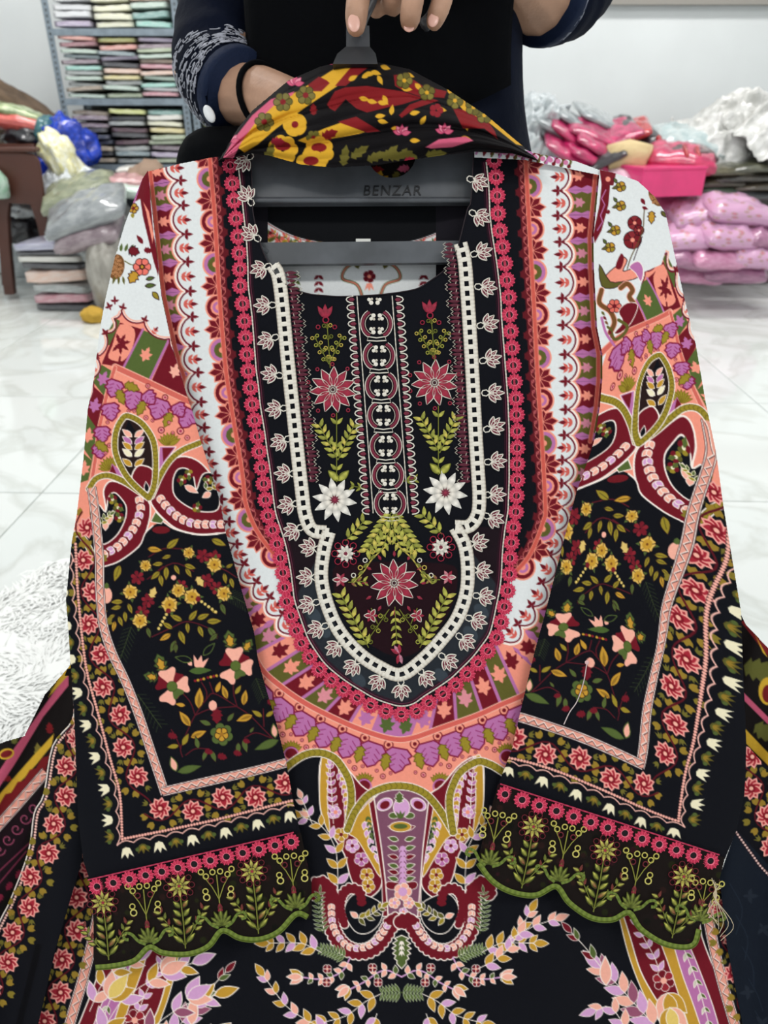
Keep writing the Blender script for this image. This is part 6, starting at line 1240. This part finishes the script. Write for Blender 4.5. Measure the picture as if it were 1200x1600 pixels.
panel('side_panel', CSr, [(1155, 1150), (1190, 1190), (1285, 1260), (1285, 1790), (1225, 1790), (1190, 1690), (1160, 1600), (1136, 1480), (1124, 1370), (1150, 1296)], lambda u, v: .640 + .005 * np.sin(u / 16 + v / 150), fab, kurta)
# plain back of the skirt so that the tunic is a closed garment
backing([(245, 300), (560, 262), (925, 300), (930, 700), (880, 1000), (1000, 1330), (1180, 1480), (1240, 1785), (-20, 1785), (80, 1480), (260, 1330), (370, 1000), (310, 700)], lambda u, v: .655 + .01 * np.sin(u / 70), 'skirt_back', 14, .0)
# ================================================================== HANGER
hm = pmat('black_plastic', (74, 77, 82), .36, .5, var=.10, vscale=30)
hg = empty('clothes_hanger', P(560, 320, .636)); tag(hg, 'flat black plastic clothes hanger inside the kurta neckline', 'hanger')
def plate(name, pts, z, th, mat, parent, hole=None, bevel=.0012):
    bm = bmesh.new(); vs_ = [bm.verts.new(PV(u, v, z)) for u, v in pts]; f = bm.faces.new(vs_)
    if f.normal.dot(Vector(FWD)) > 0: f.normal_flip()
    if hole is not None:
        hs = [bm.verts.new(PV(u, v, z)) for u, v in hole]; hf = [bm.edges.new((hs[i], hs[(i + 1) % len(hs)])) for i in range(len(hs))]; es = list(f.edges) + hf; bmesh.ops.delete(bm, geom=[f], context='FACES_ONLY'); bmesh.ops.triangle_fill(bm, edges=es, use_beauty=True)
    r = bmesh.ops.extrude_face_region(bm, geom=bm.faces[:]); vv_ = [g for g in r['geom'] if isinstance(g, bmesh.types.BMVert)]; bmesh.ops.translate(bm, vec=Vector(FWD) * th, verts=vv_); bmesh.ops.recalc_face_normals(bm, faces=bm.faces[:])
    return bm_obj(name, bm, mat, parent)
hole = [(612 + 38 * math.cos(t), 240 + 38 * math.sin(t)) for t in np.linspace(0, 2 * math.pi, 24, endpoint=False)]
plate('shoulder_plate', [(300, 300), (330, 262), (395, 238), (450, 205), (510, 160), (535, 120), (582, 120), (605, 160), (670, 205), (738, 236), (800, 260), (830, 298), (800, 308), (738, 317), (395, 319), (330, 310)], .6365, .006, hm, hg, hole)
V, F = tube([P(u, 313, .635) for u in np.linspace(340, 790, 12)], .0045, 8, flat=.6); obj('lower_rim', V, F, hm, hg)
plate('trouser_bar', [(405, 379), (719, 376), (703, 410), (421, 413)], .634, .006, hm, hg)
for x0, x1 in ((345, 420), (785, 700)):
    V, F = tube([P(x0, 312, .638), P((x0 + x1) / 2 - (8 if x0 < 500 else -8), 370, .638), P(x1, 396, .637)], .004, 6); obj('side_arm', V, F, hm, hg)
hm2 = pmat('black_plastic_dark', (40, 41, 45), .45, .4); plate('hook_neck', [(520, 100), (527, 84), (540, 73), (578, 73), (587, 84), (590, 100)], .634, .01, hm2, hg)
plate('hook_stem', [(541, 76), (541, 40), (577, 40), (578, 76)], .635, .007, hm, hg)
V, F = tube([P(u, v, z) for u, v, z in sp([(559, 60, .638), (566, 30, .638), (580, 0, .64), (590, -40, .642), (612, -85, .644), (650, -95, .644), (680, -60, .644), (684, -10, .642), (676, 24, .64), (662, 40, .638)], 6)], .0058, 8, flat=.8); obj('hook', V, F, hm, hg)
fc = bpy.data.curves.new('lettering', 'FONT'); fc.body = 'BENZAR'; fc.size = 22.5 * PX; fc.extrude = .0006; fc.space_character = 1.16; fc.shear = .12; fc.align_x = 'CENTER'
fo = bpy.data.objects.new('lettering', fc); COL.objects.link(fo); fo.data.materials.append(pmat('letter_black', (20, 21, 24), .4)); fo.parent = hg; fo.matrix_parent_inverse = pm(hg).inverted()
fo.data.materials.clear(); M = Matrix.Translation(PV(612, 305, .6362)) @ Matrix(((1, 0, 0), (0, UP[1], -FWD[1]), (0, UP[2], -FWD[2]))).to_4x4(); lm = bpy.data.meshes.new_from_object(fo); bpy.data.objects.remove(fo); lm.materials.clear(); fo = link('lettering', lm, pmat('letter_black', (26, 27, 30), .4), hg); fo.location, fo.rotation_euler = M.to_translation(), M.to_euler()
# ================================================================== SHAWL (dupatta)
sh = empty('shawl', P(590, 250, .66)); tag(sh, 'black shawl with yellow, maroon and olive floral print draped over the hanger', 'shawl')
topc = np.array([(340, 252), (352, 235), (372, 200), (395, 172), (450, 126), (500, 104), (540, 95), (580, 95), (640, 108), (700, 140), (760, 180), (800, 214), (834, 242), (842, 252)], float)
botc = np.array([(340, 252), (395, 240), (420, 243), (470, 257), (520, 262), (590, 258), (640, 250), (690, 243), (741, 237), (800, 240), (842, 252)], float)
def z_shawl(u, v):
    t = (v - np.interp(u, topc[:, 0], topc[:, 1])) / (np.interp(u, botc[:, 0], botc[:, 1]) - np.interp(u, topc[:, 0], topc[:, 1]) + 1e-3); t = np.clip(t, 0, 1)
    f = np.abs(np.sin(t * 9 + (u - 590) / 130)) ** .6 * .009 + np.abs(np.sin(t * 17 + 1.4 + (u - 590) / 60)) * .0032 + .0015 * np.sin(u / 17 + t * 8)
    return .662 - .052 * np.sin(np.clip(t * .62 + .02, 0, 1) * math.pi) ** .6 - f * np.sin(math.pi * np.clip(t, .03, .97)) ** .5
def paint_shawl():
    C = Canvas(330, 85, 850, 275, (20, 18, 20)); z = lambda L: [(340 + x / 2.4, 80 + y / 2.4) for x, y in L]
    Yl = (216, 164, 48); Rd = (128, 30, 34); Ol = (104, 96, 42); Pk = (206, 92, 122)
    C.poly(z([(60, 350), (110, 280), (200, 200), (300, 150), (400, 90), (470, 45), (540, 35), (450, 130), (330, 210), (220, 290), (150, 350), (100, 380)]), Yl)
    C.poly(z([(20, 400), (60, 330), (130, 240), (200, 180), (290, 150), (280, 165), (210, 205), (140, 270), (90, 340), (60, 400)]), Pk)
    C.poly(z([(440, 130), (500, 60), (540, 35), (590, 40), (540, 80), (480, 130)]), Rd); C.poly(z([(340, 125), (380, 95), (410, 110), (420, 120), (390, 150), (345, 150)]), Rd)
    for x, y in ((245, 190), (330, 165), (175, 265)): flower(C, z([(x, y)])[0], 15, 6, [Ol, (120, 110, 56)], .3, Rd, x, (60, 52, 30), 1)
    C.poly(z([(410, 200), (440, 150), (480, 135), (560, 130), (690, 150), (770, 175), (690, 200), (640, 210), (560, 230), (520, 215), (480, 180), (440, 225), (420, 215)]), Rd); C.poly(z([(680, 240), (720, 200), (790, 175), (830, 185), (740, 215), (690, 250)]), Rd); C.poly(z([(660, 90), (700, 85), (770, 130), (860, 150), (850, 175), (760, 170), (700, 150), (665, 130)]), Rd)
    for x, y, a in ((540, 100, -.5), (550, 85, 0), (600, 90, 1.1), (575, 75, .3), (490, 110, -.5), (530, 175, .2), (600, 190, .2), (620, 165, 1.1), (560, 185, .2), (590, 245, -.1), (600, 260, .2), (650, 240, -1.4), (720, 235, -.2), (760, 275, -1), (610, 55, .3), (700, 85, .3), (740, 120, .8), (690, 140, .1), (900, 170, .7), (860, 140, .6), (930, 260, 1.4), (820, 215, .2), (910, 325, .1), (720, 335, 0), (650, 290, 0)): leaf(C, z([(x, y)])[0], a, 17, 8, Yl)
    flower(C, z([(290, 275)])[0], 19, 5, [Yl], .28, Rd, -.6, None, 1, 1.1); jagleaf(C, z([(360, 240)])[0], -1.6, 19, 13, Rd)
    C.poly(z([(300, 335), (400, 290), (470, 265), (560, 300), (530, 310), (420, 330), (330, 345)]), Yl); C.poly(z([(450, 265), (520, 245), (610, 300), (560, 305)]), Rd); jagleaf(C, z([(390, 325)])[0], -.4, 28, 18, Rd); flower(C, z([(360, 325)])[0], 12, 6, [Ol], .3, Rd, 0)
    for x, y in ((245, 370), (380, 375), (350, 425)): flower(C, z([(x, y)])[0], 24, 7, [Yl], 0, None, x, None, 1, 1.1); C.disc(z([(x, y - 14)])[0], 12, Rd, 7)
    jagleaf(C, z([(200, 340)])[0], 0, 22, 17, (150, 36, 54)); 
    for x, y, a in ((500, 400, -.6), (560, 410, -.4), (620, 410, -.8), (640, 400, -.2), (470, 430, -1.4), (180, 420, -1.2), (780, 390, -.1), (690, 370, .6)): jagleaf(C, z([(x, y)])[0], a, 34, 17, Ol)
    for x, y in ((690, 310), (850, 305), (290, 125), (440, 45), (50, 340)):
        for k in range(5): leaf(C, z([(x, y)])[0], -2.8 + k * .65, 15, 8, (226, 140, 160) if k % 2 else Pk, (150, 40, 80), .8)
    C.poly(z([(780, 360), (830, 330), (930, 320), (960, 335), (880, 360), (800, 365)]), Pk); jagleaf(C, z([(700, 410)])[0], 0, 20, 14, (150, 36, 54)); flower(C, z([(820, 222)])[0], 11, 5, [(140, 34, 44)], 0)
    C.poly(z([(880, 210), (920, 220), (970, 200), (1040, 300), (1050, 330), (1000, 290), (920, 290)]), Rd); C.poly(z([(860, 150), (920, 190), (1000, 240), (1090, 290), (1150, 340), (1180, 360), (1120, 350), (1020, 270), (920, 220)]), Yl)
    for x, y in ((700, 110), (785, 155), (890, 185), (1000, 240), (960, 210)): flower(C, z([(x, y)])[0], 13, 5, [Ol, (128, 118, 54)], .25, Yl, x, (60, 52, 30), 1)
    for x, y in ((1000, 200), (1060, 250), (1100, 300)): jagleaf(C, z([(x, y)])[0], .6, 20, 14, Rd)
    return C
panel('draped_bunch', paint_shawl(), np.vstack([topc, botc[::-1][1:-1]]), z_shawl, fab, sh)
back_b = np.vstack([topc, botc[::-1][1:-1]]); back_b[:, 1] = 170 + (back_b[:, 1] - 170) * .97; backing_parent = kurta
Cb = Canvas(330, 85, 850, 275, (20, 18, 20), 8); panel('bunch_back', Cb, back_b, lambda u, v: .664 + .03 * np.sin(math.pi * np.clip((v - 95) / 160, 0, 1)), fab, sh)
Ch = Canvas(540, 215, 690, 310, (24, 20, 20))
for k, (x, y) in enumerate([(580, 265), (600, 275), (622, 268), (640, 262), (610, 250), (590, 285), (632, 282)]): jagleaf(Ch, (x, y), k, 20, 14, [(128, 30, 34), (216, 164, 48), (104, 96, 42), (206, 92, 122)][k % 4])
panel('shawl_fold', Ch, [(545, 220), (685, 220), (680, 300), (550, 300)], lambda u, v: .6455 + 0 * u, fab, sh)
def paint_end(u0, v0, u1, v1, poly, flip):
    C = Canvas(u0, v0, u1, v1, (24, 20, 20), 1.6); Yl = (210, 168, 54); Rd = (116, 30, 34); Ol = (96, 96, 46); Pk = (196, 88, 116)
    return C, Yl, Rd, Ol, Pk
C, Yl, Rd, Ol, Pk = paint_end(-260, 985, 130, 1680, None, 1)
rs = np.random.RandomState(5)
zl_ = lambda L: [(x / 2.664, 1000 + y / 2.667) for x, y in L]
for k in range(40): x, y = rs.uniform(-60, 110), rs.uniform(1010, 1260); jagleaf(C, (x, y), rs.uniform(0, 6), rs.uniform(12, 26), 14, [Rd, Ol, (120, 110, 50), (30, 24, 24)][k % 4])
C.poly(zl_([(285, 130), (285, 190), (180, 320), (60, 520), (-700, 1660), (-700, 1580), (60, 450), (180, 280)]), Pk); C.poly(zl_([(300, 100), (290, 140), (200, 240), (270, 110)]), Yl)
C.poly(zl_([(225, 390), (215, 440), (150, 520), (60, 620), (-700, 1500), (-700, 1400), (0, 640), (140, 480)]), Yl)
jag = []
for k in range(14): t = k / 13; jag += [(225 - 330 * t, 440 + 330 * t + (18 if k % 2 else 0))]
C.poly(zl_(jag + [(-110, 800), (-110, 850), (60, 680), (190, 540)]), Rd)
C.disc((10, 1178), 11, Rd, 7, -.3, Yl, 3); zigzag(C, zl_([(190, 550), (60, 700), (-40, 810), (-180, 960), (-700, 1600)]), 14); C.poly(zl_([(185, 610), (160, 660), (90, 900), (0, 1120), (-180, 1300), (-180, 1000), (40, 760)]), (26, 14, 20))
for k in range(9): c = zl_([(140 - 36 * k, 700 + 44 * k)])[0]; C.line([(c[0] + r * math.cos(t), c[1] + r * math.sin(t)) for r, t in zip(np.linspace(10, 2, 14), np.linspace(0, 7, 14))], (150, 70, 96), 2.0)
C.line(zl_([(150, 820), (0, 960), (-180, 1150)]), (130, 50, 76), 2); C.line(zl_([(110, 880), (0, 1010), (-180, 1200)]), (130, 50, 76), 2)
for k in range(6): jagleaf(C, zl_([(90 - 40 * k, 960 + 50 * k)])[0], 2.2, 16, 12, (130, 36, 60))
lend = panel('shawl_end', C, [(113, 1010), (109, 1040), (70, 1085), (38, 1150), (10, 1158), (-65, 1185), (-170, 1270), (-245, 1420), (-225, 1560), (-150, 1670), (-70, 1600), (-20, 1500), (20, 1420), (60, 1340), (100, 1260), (125, 1150), (125, 1000)], lambda u, v: .672 + .006 * np.sin(u / 14 + v / 33) + .03 * ss(v, 1150, 1500), fab, sh)
C, Yl, Rd, Ol, Pk = paint_end(1140, 940, 1460, 1680, None, 1); zr_ = lambda L: [(1060 + x / 2.5, 960 + y / 2.5) for x, y in L]
C.poly(zr_([(245, 30), (330, 140), (420, 240), (900, 560), (900, 480), (420, 170), (330, 60), (260, 20)]), Rd); C.poly(zr_([(300, 80), (350, 170), (330, 150)]), Yl)
jagleaf(C, zr_([(255, 200)])[0], .3, 60, 38, Ol, None, 1, 4); C.poly(zr_([(240, 290), (350, 400), (900, 840), (900, 890), (350, 430), (250, 330)]), Pk); C.disc(zr_([(350, 300)])[0], 15, Yl, 22); C.disc(zr_([(350, 310)])[0], 9, Rd, 14)
C.poly(zr_([(255, 440), (350, 540), (900, 1020), (900, 1080), (350, 590), (260, 500)]), Yl); C.poly(zr_([(260, 510), (350, 600), (900, 1090), (900, 1170), (360, 680), (265, 580)]), Rd); jagleaf(C, zr_([(300, 430)])[0], .7, 40, 30, Ol, None, 1, 3); zigzag(C, zr_([(255, 560), (350, 640), (900, 1110)]), 14)
panel('shawl_end', C, [(1152, 948), (1165, 975), (1200, 1012), (1290, 1075), (1390, 1170), (1445, 1330), (1425, 1520), (1360, 1660), (1290, 1560), (1240, 1440), (1190, 1330), (1160, 1240), (1150, 1100)], lambda u, v: .668 + .004 * np.sin(u / 12 + v / 40) + .02 * ss(v, 1150, 1500), fab, sh)
for pts in ([(330, 245), (430, 252), (330, 640), (200, 1040), (100, 1060), (130, 980), (190, 700)], [(700, 245), (820, 252), (1010, 700), (1150, 960), (1165, 1080), (1050, 1060), (860, 640)]):
    Cc = Canvas(min(p[0] for p in pts), 240, max(p[0] for p in pts), 1090, (24, 20, 20), 12); panel('shawl_fall', Cc, pts, lambda u, v: .674 + .003 * np.sin(u / 20), fab, sh)
# ================================================================== PERSON
skin = pmat('skin', (182, 142, 118), .5, .3, var=.05, vscale=30, bump=.08, bscale=300)
navy = pmat('navy_fabric', (10, 16, 32), .85, .1, var=.08, vscale=12, bump=.15, bscale=60)
navy2 = pmat('navy_rib', (22, 33, 58), .75, .15, bump=.2, bscale=120)
blackf = pmat('black_fabric', (8, 9, 12), .9, .06, bump=.15, bscale=50)
PXc, PYc = .0, 1.07
person = empty('person', (PXc, PYc, 0)); tag(person, 'person in navy top with black drape holding the hanger hook and shawl', 'person')
def P4(L): return [tuple(P(u, v, z)) for u, v, z, r in L], [r for *_, r in L]
def capsule(path, rad, n=14):
    """tube with rounded ends, smoothed through the control points"""
    a = np.c_[np.asarray(path, float), np.asarray(rad, float)]; s = sp(a, 5); p = s[:, :3]; r = s[:, 3]
    t0 = p[0] - p[1]; t0 /= np.linalg.norm(t0) + 1e-9; t1 = p[-1] - p[-2]; t1 /= np.linalg.norm(t1) + 1e-9
    P0 = [p[0] + t0 * r[0] * f for f in (.98, .8, .45)]; R0 = [r[0] * f for f in (.2, .6, .89)]; P1 = [p[-1] + t1 * r[-1] * f for f in (.45, .8, .98)]; R1 = [r[-1] * f for f in (.89, .6, .2)]
    return tube(np.vstack([P0, p, P1]), np.r_[R0, r, R1], n)
def ellipsoid(c, s, n=16):
    V = []; F = []
    for j in range(n + 1):
        th = math.pi * j / n
        for k in range(2 * n): ph = math.pi * k / n; V.append((c[0] + s[0] * math.sin(th) * math.cos(ph), c[1] + s[1] * math.sin(th) * math.sin(ph), c[2] + s[2] * math.cos(th)))
    for j in range(n):
        for k in range(2 * n): a = j * 2 * n + k; b_ = j * 2 * n + (k + 1) % (2 * n); F.append((a, b_, b_ + 2 * n, a + 2 * n))
    return V, F
def remeshed(name, parts, vox, mat, parent, smooth=4):
    V, F = merge(*parts); m = bpy.data.meshes.new(name + '_cage'); m.from_pydata([tuple(map(float, v)) for v in V], [], F); o = bpy.data.objects.new(name + '_cage', m); COL.objects.link(o)
    r = o.modifiers.new('r', 'REMESH'); r.mode = 'VOXEL'; r.voxel_size = vox; r.use_smooth_shade = True; s_ = o.modifiers.new('s', 'SMOOTH'); s_.iterations = smooth; s_.factor = .5
    if vox < .003: d_ = o.modifiers.new('d', 'DECIMATE'); d_.ratio = .18
    bpy.context.view_layer.update(); dg = bpy.context.evaluated_depsgraph_get(); me = bpy.data.meshes.new_from_object(o.evaluated_get(dg)); bpy.data.objects.remove(o); bpy.data.meshes.remove(m)
    me.name = name; me.polygons.foreach_set('use_smooth', [True] * len(me.polygons)); me.materials.clear(); return link(name, me, mat, parent)
S_L = Vector((-.165, PYc + .01, 1.31)); S_R = Vector((.165, PYc + .01, 1.31))
armL = [(357, 128, .842, .036), (378, 148, .832, .034), (408, 152, .81, .031), (440, 160, .785, .027), (470, 172, .765, .025)]
armR = [(872, -32, .862, .05), (858, -18, .85, .05), (846, -24, .838, .048), (800, -80, .775, .039), (748, -118, .715, .03), (712, -128, .675, .026)]
pL, rL = P4(armL); pR, rR = P4(armR)
upL = [tuple(S_L), tuple(PV(404, -110, .955)), tuple(PV(366, 10, .895)), pL[0]]; upR = [tuple(S_R), tuple(PV(866, -170, .94)), pR[0]]
parts = [capsule(pL, rL), capsule(pR, rR), capsule(upL, [.05, .046, .042, .038]), capsule(upR, [.05, .046, .046]),
    capsule([(0, PYc, .86), (0, PYc, 1.05), (0, PYc + .005, 1.22), (0, PYc + .01, 1.3)], [.135, .115, .13, .1], 20), capsule([tuple(S_L), tuple(S_R)], [.055, .055]), capsule([(0, PYc + .01, 1.3), (0, PYc, 1.42)], [.05, .047]),
    capsule([(-.085, PYc, .84), (-.085, PYc, .46), (-.085, PYc + .01, .09)], [.082, .055, .036]), capsule([(.085, PYc, .84), (.085, PYc, .46), (.085, PYc + .01, .09)], [.082, .055, .036]),
    capsule([(-.085, PYc + .03, .035), (-.09, PYc - .13, .03)], [.034, .03]), capsule([(.085, PYc + .03, .035), (.09, PYc - .13, .03)], [.034, .03]),
    ellipsoid((0, PYc - .005, 1.5), (.072, .09, .108)), ellipsoid((0, PYc - .02, 1.44), (.055, .07, .06)), capsule([(0, PYc - .09, 1.515), (0, PYc - .103, 1.487)], [.009, .014], 8), ellipsoid((-.074, PYc, 1.49), (.012, .02, .03), 8), ellipsoid((.074, PYc, 1.49), (.012, .02, .03), 8)]
# hand on the hook: palm and five separate fingers
def fin(L): p, r = P4(L); return capsule(p, r, 10)
hand = [fin([(700, -128, .672, .026), (672, -118, .652, .026), (640, -104, .644, .024)]), fin([(600, -100, .645, .015), (645, -92, .638, .017), (690, -92, .645, .015)]),
    fin([(596, -100, .645, .0125), (574, -56, .630, .0112), (561, -8, .620, .0104), (557, 22, .618, .0100), (556, 40, .620, .0088)]),
    fin([(620, -98, .646, .012), (616, -50, .638, .0108), (614, -14, .636, .0102), (614, 6, .644, .0096), (614, 6, .656, .0085)]),
    fin([(652, -96, .636, .0115), (650, -48, .614, .0102), (645, 0, .606, .0096), (641, 24, .611, .0092), (640, 34, .622, .0082)]),
    fin([(690, -94, .648, .011), (698, -46, .636, .0098), (692, -4, .627, .0092), (684, 20, .625, .0088), (679, 33, .629, .0078)]),
    fin([(668, -118, .66, .016), (630, -80, .672, .0135), (604, -40, .668, .0115), (590, -2, .660, .0102), (588, 12, .655, .009)])]
handL = [fin([(468, 172, .765, .024), (500, 178, .745, .024), (535, 182, .735, .022)])] + [fin([(530, 170 + 9 * k, .733, .0105), (562, 166 + 12 * k, .722, .0098), (584, 172 + 12 * k, .712, .0088), (590, 180 + 11 * k, .703, .008)]) for k in range(4)] + [fin([(492, 165, .74, .013), (520, 148, .715, .011), (545, 146, .705, .009)])]
body = remeshed('body', parts + hand + handL, .0025, skin, person, 4); hb = body
nailm = pmat('nail', (222, 172, 156), .28, .5)
def nail(u, v, z, w, h, ang, parent):
    V, F = ellipsoid((0, 0, 0), (w, h, .0012), 8); o = obj('nail', V, F, nailm); o.parent = parent; M = Matrix.Translation(PV(u, v, z)) @ BASIS @ Matrix.Rotation(ang, 4, 'Z'); o.location, o.rotation_euler = M.to_translation(), M.to_euler(); return o
nail(553, 36, .6108, .0052, .0078, .1, hb); nail(639, 42, .6145, .0046, .0045, 0, hb); nail(677, 31, .6205, .0046, .0064, -.25, hb)
# face and covered hair (above the picture)
for s_ in (-1, 1):
    V, F = ellipsoid((s_ * .031, PYc - .083, 1.515), (.014, .008, .008), 8); obj('eye', V, F, pmat('eye_white', (230, 228, 222), .3), person)
    V, F = ellipsoid((s_ * .031, PYc - .0895, 1.515), (.006, .003, .006), 8); obj('iris', V, F, pmat('iris', (40, 26, 18), .25), person)
    V, F = capsule([(s_ * .017, PYc - .088, 1.534), (s_ * .032, PYc - .089, 1.538), (s_ * .047, PYc - .08, 1.532)], [.003, .0035, .002], 6); obj('eyebrow', V, F, pmat('brow', (28, 20, 18), .7), person)
V, F = capsule([(-.022, PYc - .083, 1.45), (0, PYc - .092, 1.452), (.022, PYc - .083, 1.45)], [.003, .006, .003], 8); obj('mouth', V, F, pmat('lips', (150, 84, 78), .45), person)
hair = remeshed('hair', [ellipsoid((0, PYc + .022, 1.528), (.088, .09, .105)), capsule([(0, PYc + .08, 1.5), (0, PYc + .11, 1.36), (0, PYc + .12, 1.2)], [.055, .045, .03])], .007, pmat('hair_black', (18, 15, 14), .5, .4, bump=.4, bscale=90), person)
# navy top: lofted dress with soft folds
def loft(sections, n=72, fold=.0, seed=0, a0=0., a1=2 * math.pi, close=True):
    V = []; F = []; m = n if close else n + 1
    for j, (z, cx, cy, rx_, ry_) in enumerate(sections):
        for k in range(m):
            a = a0 + (a1 - a0) * k / n; f = 1 + fold * (math.sin(a * 7 + seed + z * 3) + .6 * math.sin(a * 13 + 2 * seed - z * 5)); e = 2 / 2.5
            x = math.copysign(abs(math.cos(a)) ** e, math.cos(a)); y = math.copysign(abs(math.sin(a)) ** e, math.sin(a)); V.append((cx + rx_ * f * x, cy + ry_ * f * y, z))
    for j in range(len(sections) - 1):
        for k in range(n if close else n): a = j * m + k; b_ = j * m + (k + 1) % m; F.append((a, b_, b_ + m, a + m))
    return V, F
secs = [(.04, 0, PYc, .26, .2), (.3, 0, PYc, .24, .185), (.6, 0, PYc, .215, .17), (.8, 0, PYc, .2, .16), (.92, 0, PYc, .172, .145), (1.02, .0, PYc, .164, .135), (1.12, 0, PYc, .172, .14), (1.22, 0, PYc, .178, .14), (1.3, 0, PYc + .01, .17, .11), (1.36, 0, PYc + .01, .11, .085), (1.39, 0, PYc + .01, .065, .062)]
ss_ = sp([list(s) for s in secs], 4); V, F = merge(loft([tuple(s) for s in ss_], 96, .012, 1), capsule([tuple(S_L), (0, PYc + .01, 1.325), tuple(S_R)], [.073, .07, .073], 20)); top = obj('navy_dress', V, F, navy, person)
# sleeves with cuffs
def sleeve(pts, name, start, r0):
    p, r = P4(pts); p = [tuple(start)] + list(p); r = [r0] + list(r); a = np.c_[np.array(p), np.array(r)]; s = sp(a, 8); V, F = tube(s[:, :3], s[:, 3] * (1 + .02 * np.sin(np.arange(len(s)) * 1.3)), 28, cap=False); o = obj(name, V, F, navy, top)
    e = s[-1, :3] - s[-3, :3]; e /= np.linalg.norm(e); q = s[-1, :3]; rr = s[-1, 3]
    prof = [(-.010, rr * 1.01), (-.008, rr * 1.06), (.002, rr * 1.06), (.008, rr * 1.04), (.009, rr * .99), (.003, rr * .96), (-.008, rr * .95)]
    V, F = tube([q + e * d for d, _ in prof], [x for _, x in prof], 32, cap=False); obj('cuff', V, F, navy2, o); return o, s
sv1, s1 = sleeve([(404, -110, .955, .068), (364, 10, .895, .06), (341, 84, .866, .0525), (350, 128, .848, .048), (372, 146, .833, .045)], 'sleeve', S_L + Vector((.01, 0, .01)), .078)
sv2, s2 = sleeve([(866, -170, .94, .068), (890, -100, .90, .063), (888, -42, .872, .06), (870, -20, .858, .058), (849, -20, .842, .056)], 'sleeve', S_R + Vector((-.01, 0, .01)), .078)
# white embroidered motifs round the sleeve hem
def hem_motifs(s, parent, i0, i1, count, seed):
    rs = np.random.RandomState(seed); allv = []
    for k in range(count):
        i = rs.uniform(i0, i1); th = rs.uniform(0, 2 * math.pi); a0 = rs.uniform(0, 6.28); pts = []
        for t in range(6):
            a = a0 + t * .8; ii = np.clip(i + .35 * math.cos(a) * (.4 + .12 * t), 0, len(s) - 1.01); tt = th + .14 * math.sin(a) * (.4 + .12 * t); j = int(ii); f = ii - j
            c = s[j] * (1 - f) + s[j + 1] * f; d = s[j + 1, :3] - s[j, :3]; d /= np.linalg.norm(d); n1 = np.cross(d, [0, 0, 1.]); n1 /= np.linalg.norm(n1); n2 = np.cross(d, n1); pts.append(c[:3] + (c[3] * 1.035 + .0006) * (math.cos(tt) * n1 + math.sin(tt) * n2))
        allv.append(tube(pts, .0005, 4))
    V, F = merge(*allv); o = obj('hem_embroidery', V, F, pmat('silver_thread', (176, 178, 190), .5), parent); tag(o, kind='stuff')
hem_motifs(s1, sv1, 27.5, 37, 420, 4); hem_motifs(s2, sv2, 36, 39, 40, 6)
V, F = ellipsoid((0, 0, 0), (.0055, .0105, .003), 8); bt_ = obj('button', V, F, pmat('button_white', (232, 234, 236), .35), None); bt_.parent = sv1; M = Matrix.Translation(PV(327, 178, .797)) @ BASIS @ Matrix.Rotation(.45, 4, 'Z'); bt_.location, bt_.rotation_euler = M.to_translation(), M.to_euler()
# black hair tie on the wrist
c = P(413, 152, .806); ax = P(440, 160, .785) - P(395, 151, .82); ax /= np.linalg.norm(ax); ax = ax + .35 * UP; ax /= np.linalg.norm(ax); n1 = np.cross(ax, FWD); n1 /= np.linalg.norm(n1); n2 = np.cross(ax, n1)
V, F = tube([c + .0335 * (math.cos(t) * n1 + math.sin(t) * n2) for t in np.linspace(0, 2 * math.pi, 32, endpoint=False)], .0032, 8, closed=True); obj('hair_tie', V, F, blackf, person)
# black drape hanging down the front and the dark wrap at the hip
secs2 = [(z, cx, cy, rx_ * 1.05 + .004, ry_ * 1.09 + .004) for z, cx, cy, rx_, ry_ in [tuple(s) for s in ss_] if .93 < z < 1.37]
V, F = loft(secs2, 40, .016, 3, math.radians(212), math.radians(318), False); V = [(x, y, z - .045 * math.sin(math.pi * min(1, max(0, (x + .16) / .32))) * (1 if z < 1.0 else max(0, 1 - (z - 1.0) / .08))) for x, y, z in V]; dr = obj('front_drape', V, F, blackf, person); md = dr.modifiers.new('t', 'SOLIDIFY'); md.thickness = .003
wr = remeshed('hip_wrap', [fin([(338, 262, .84, .045), (372, 268, .85, .05), (430, 276, .87, .055)]), fin([(345, 330, .86, .045), (420, 360, .88, .06)])], .006, blackf, person, 6)
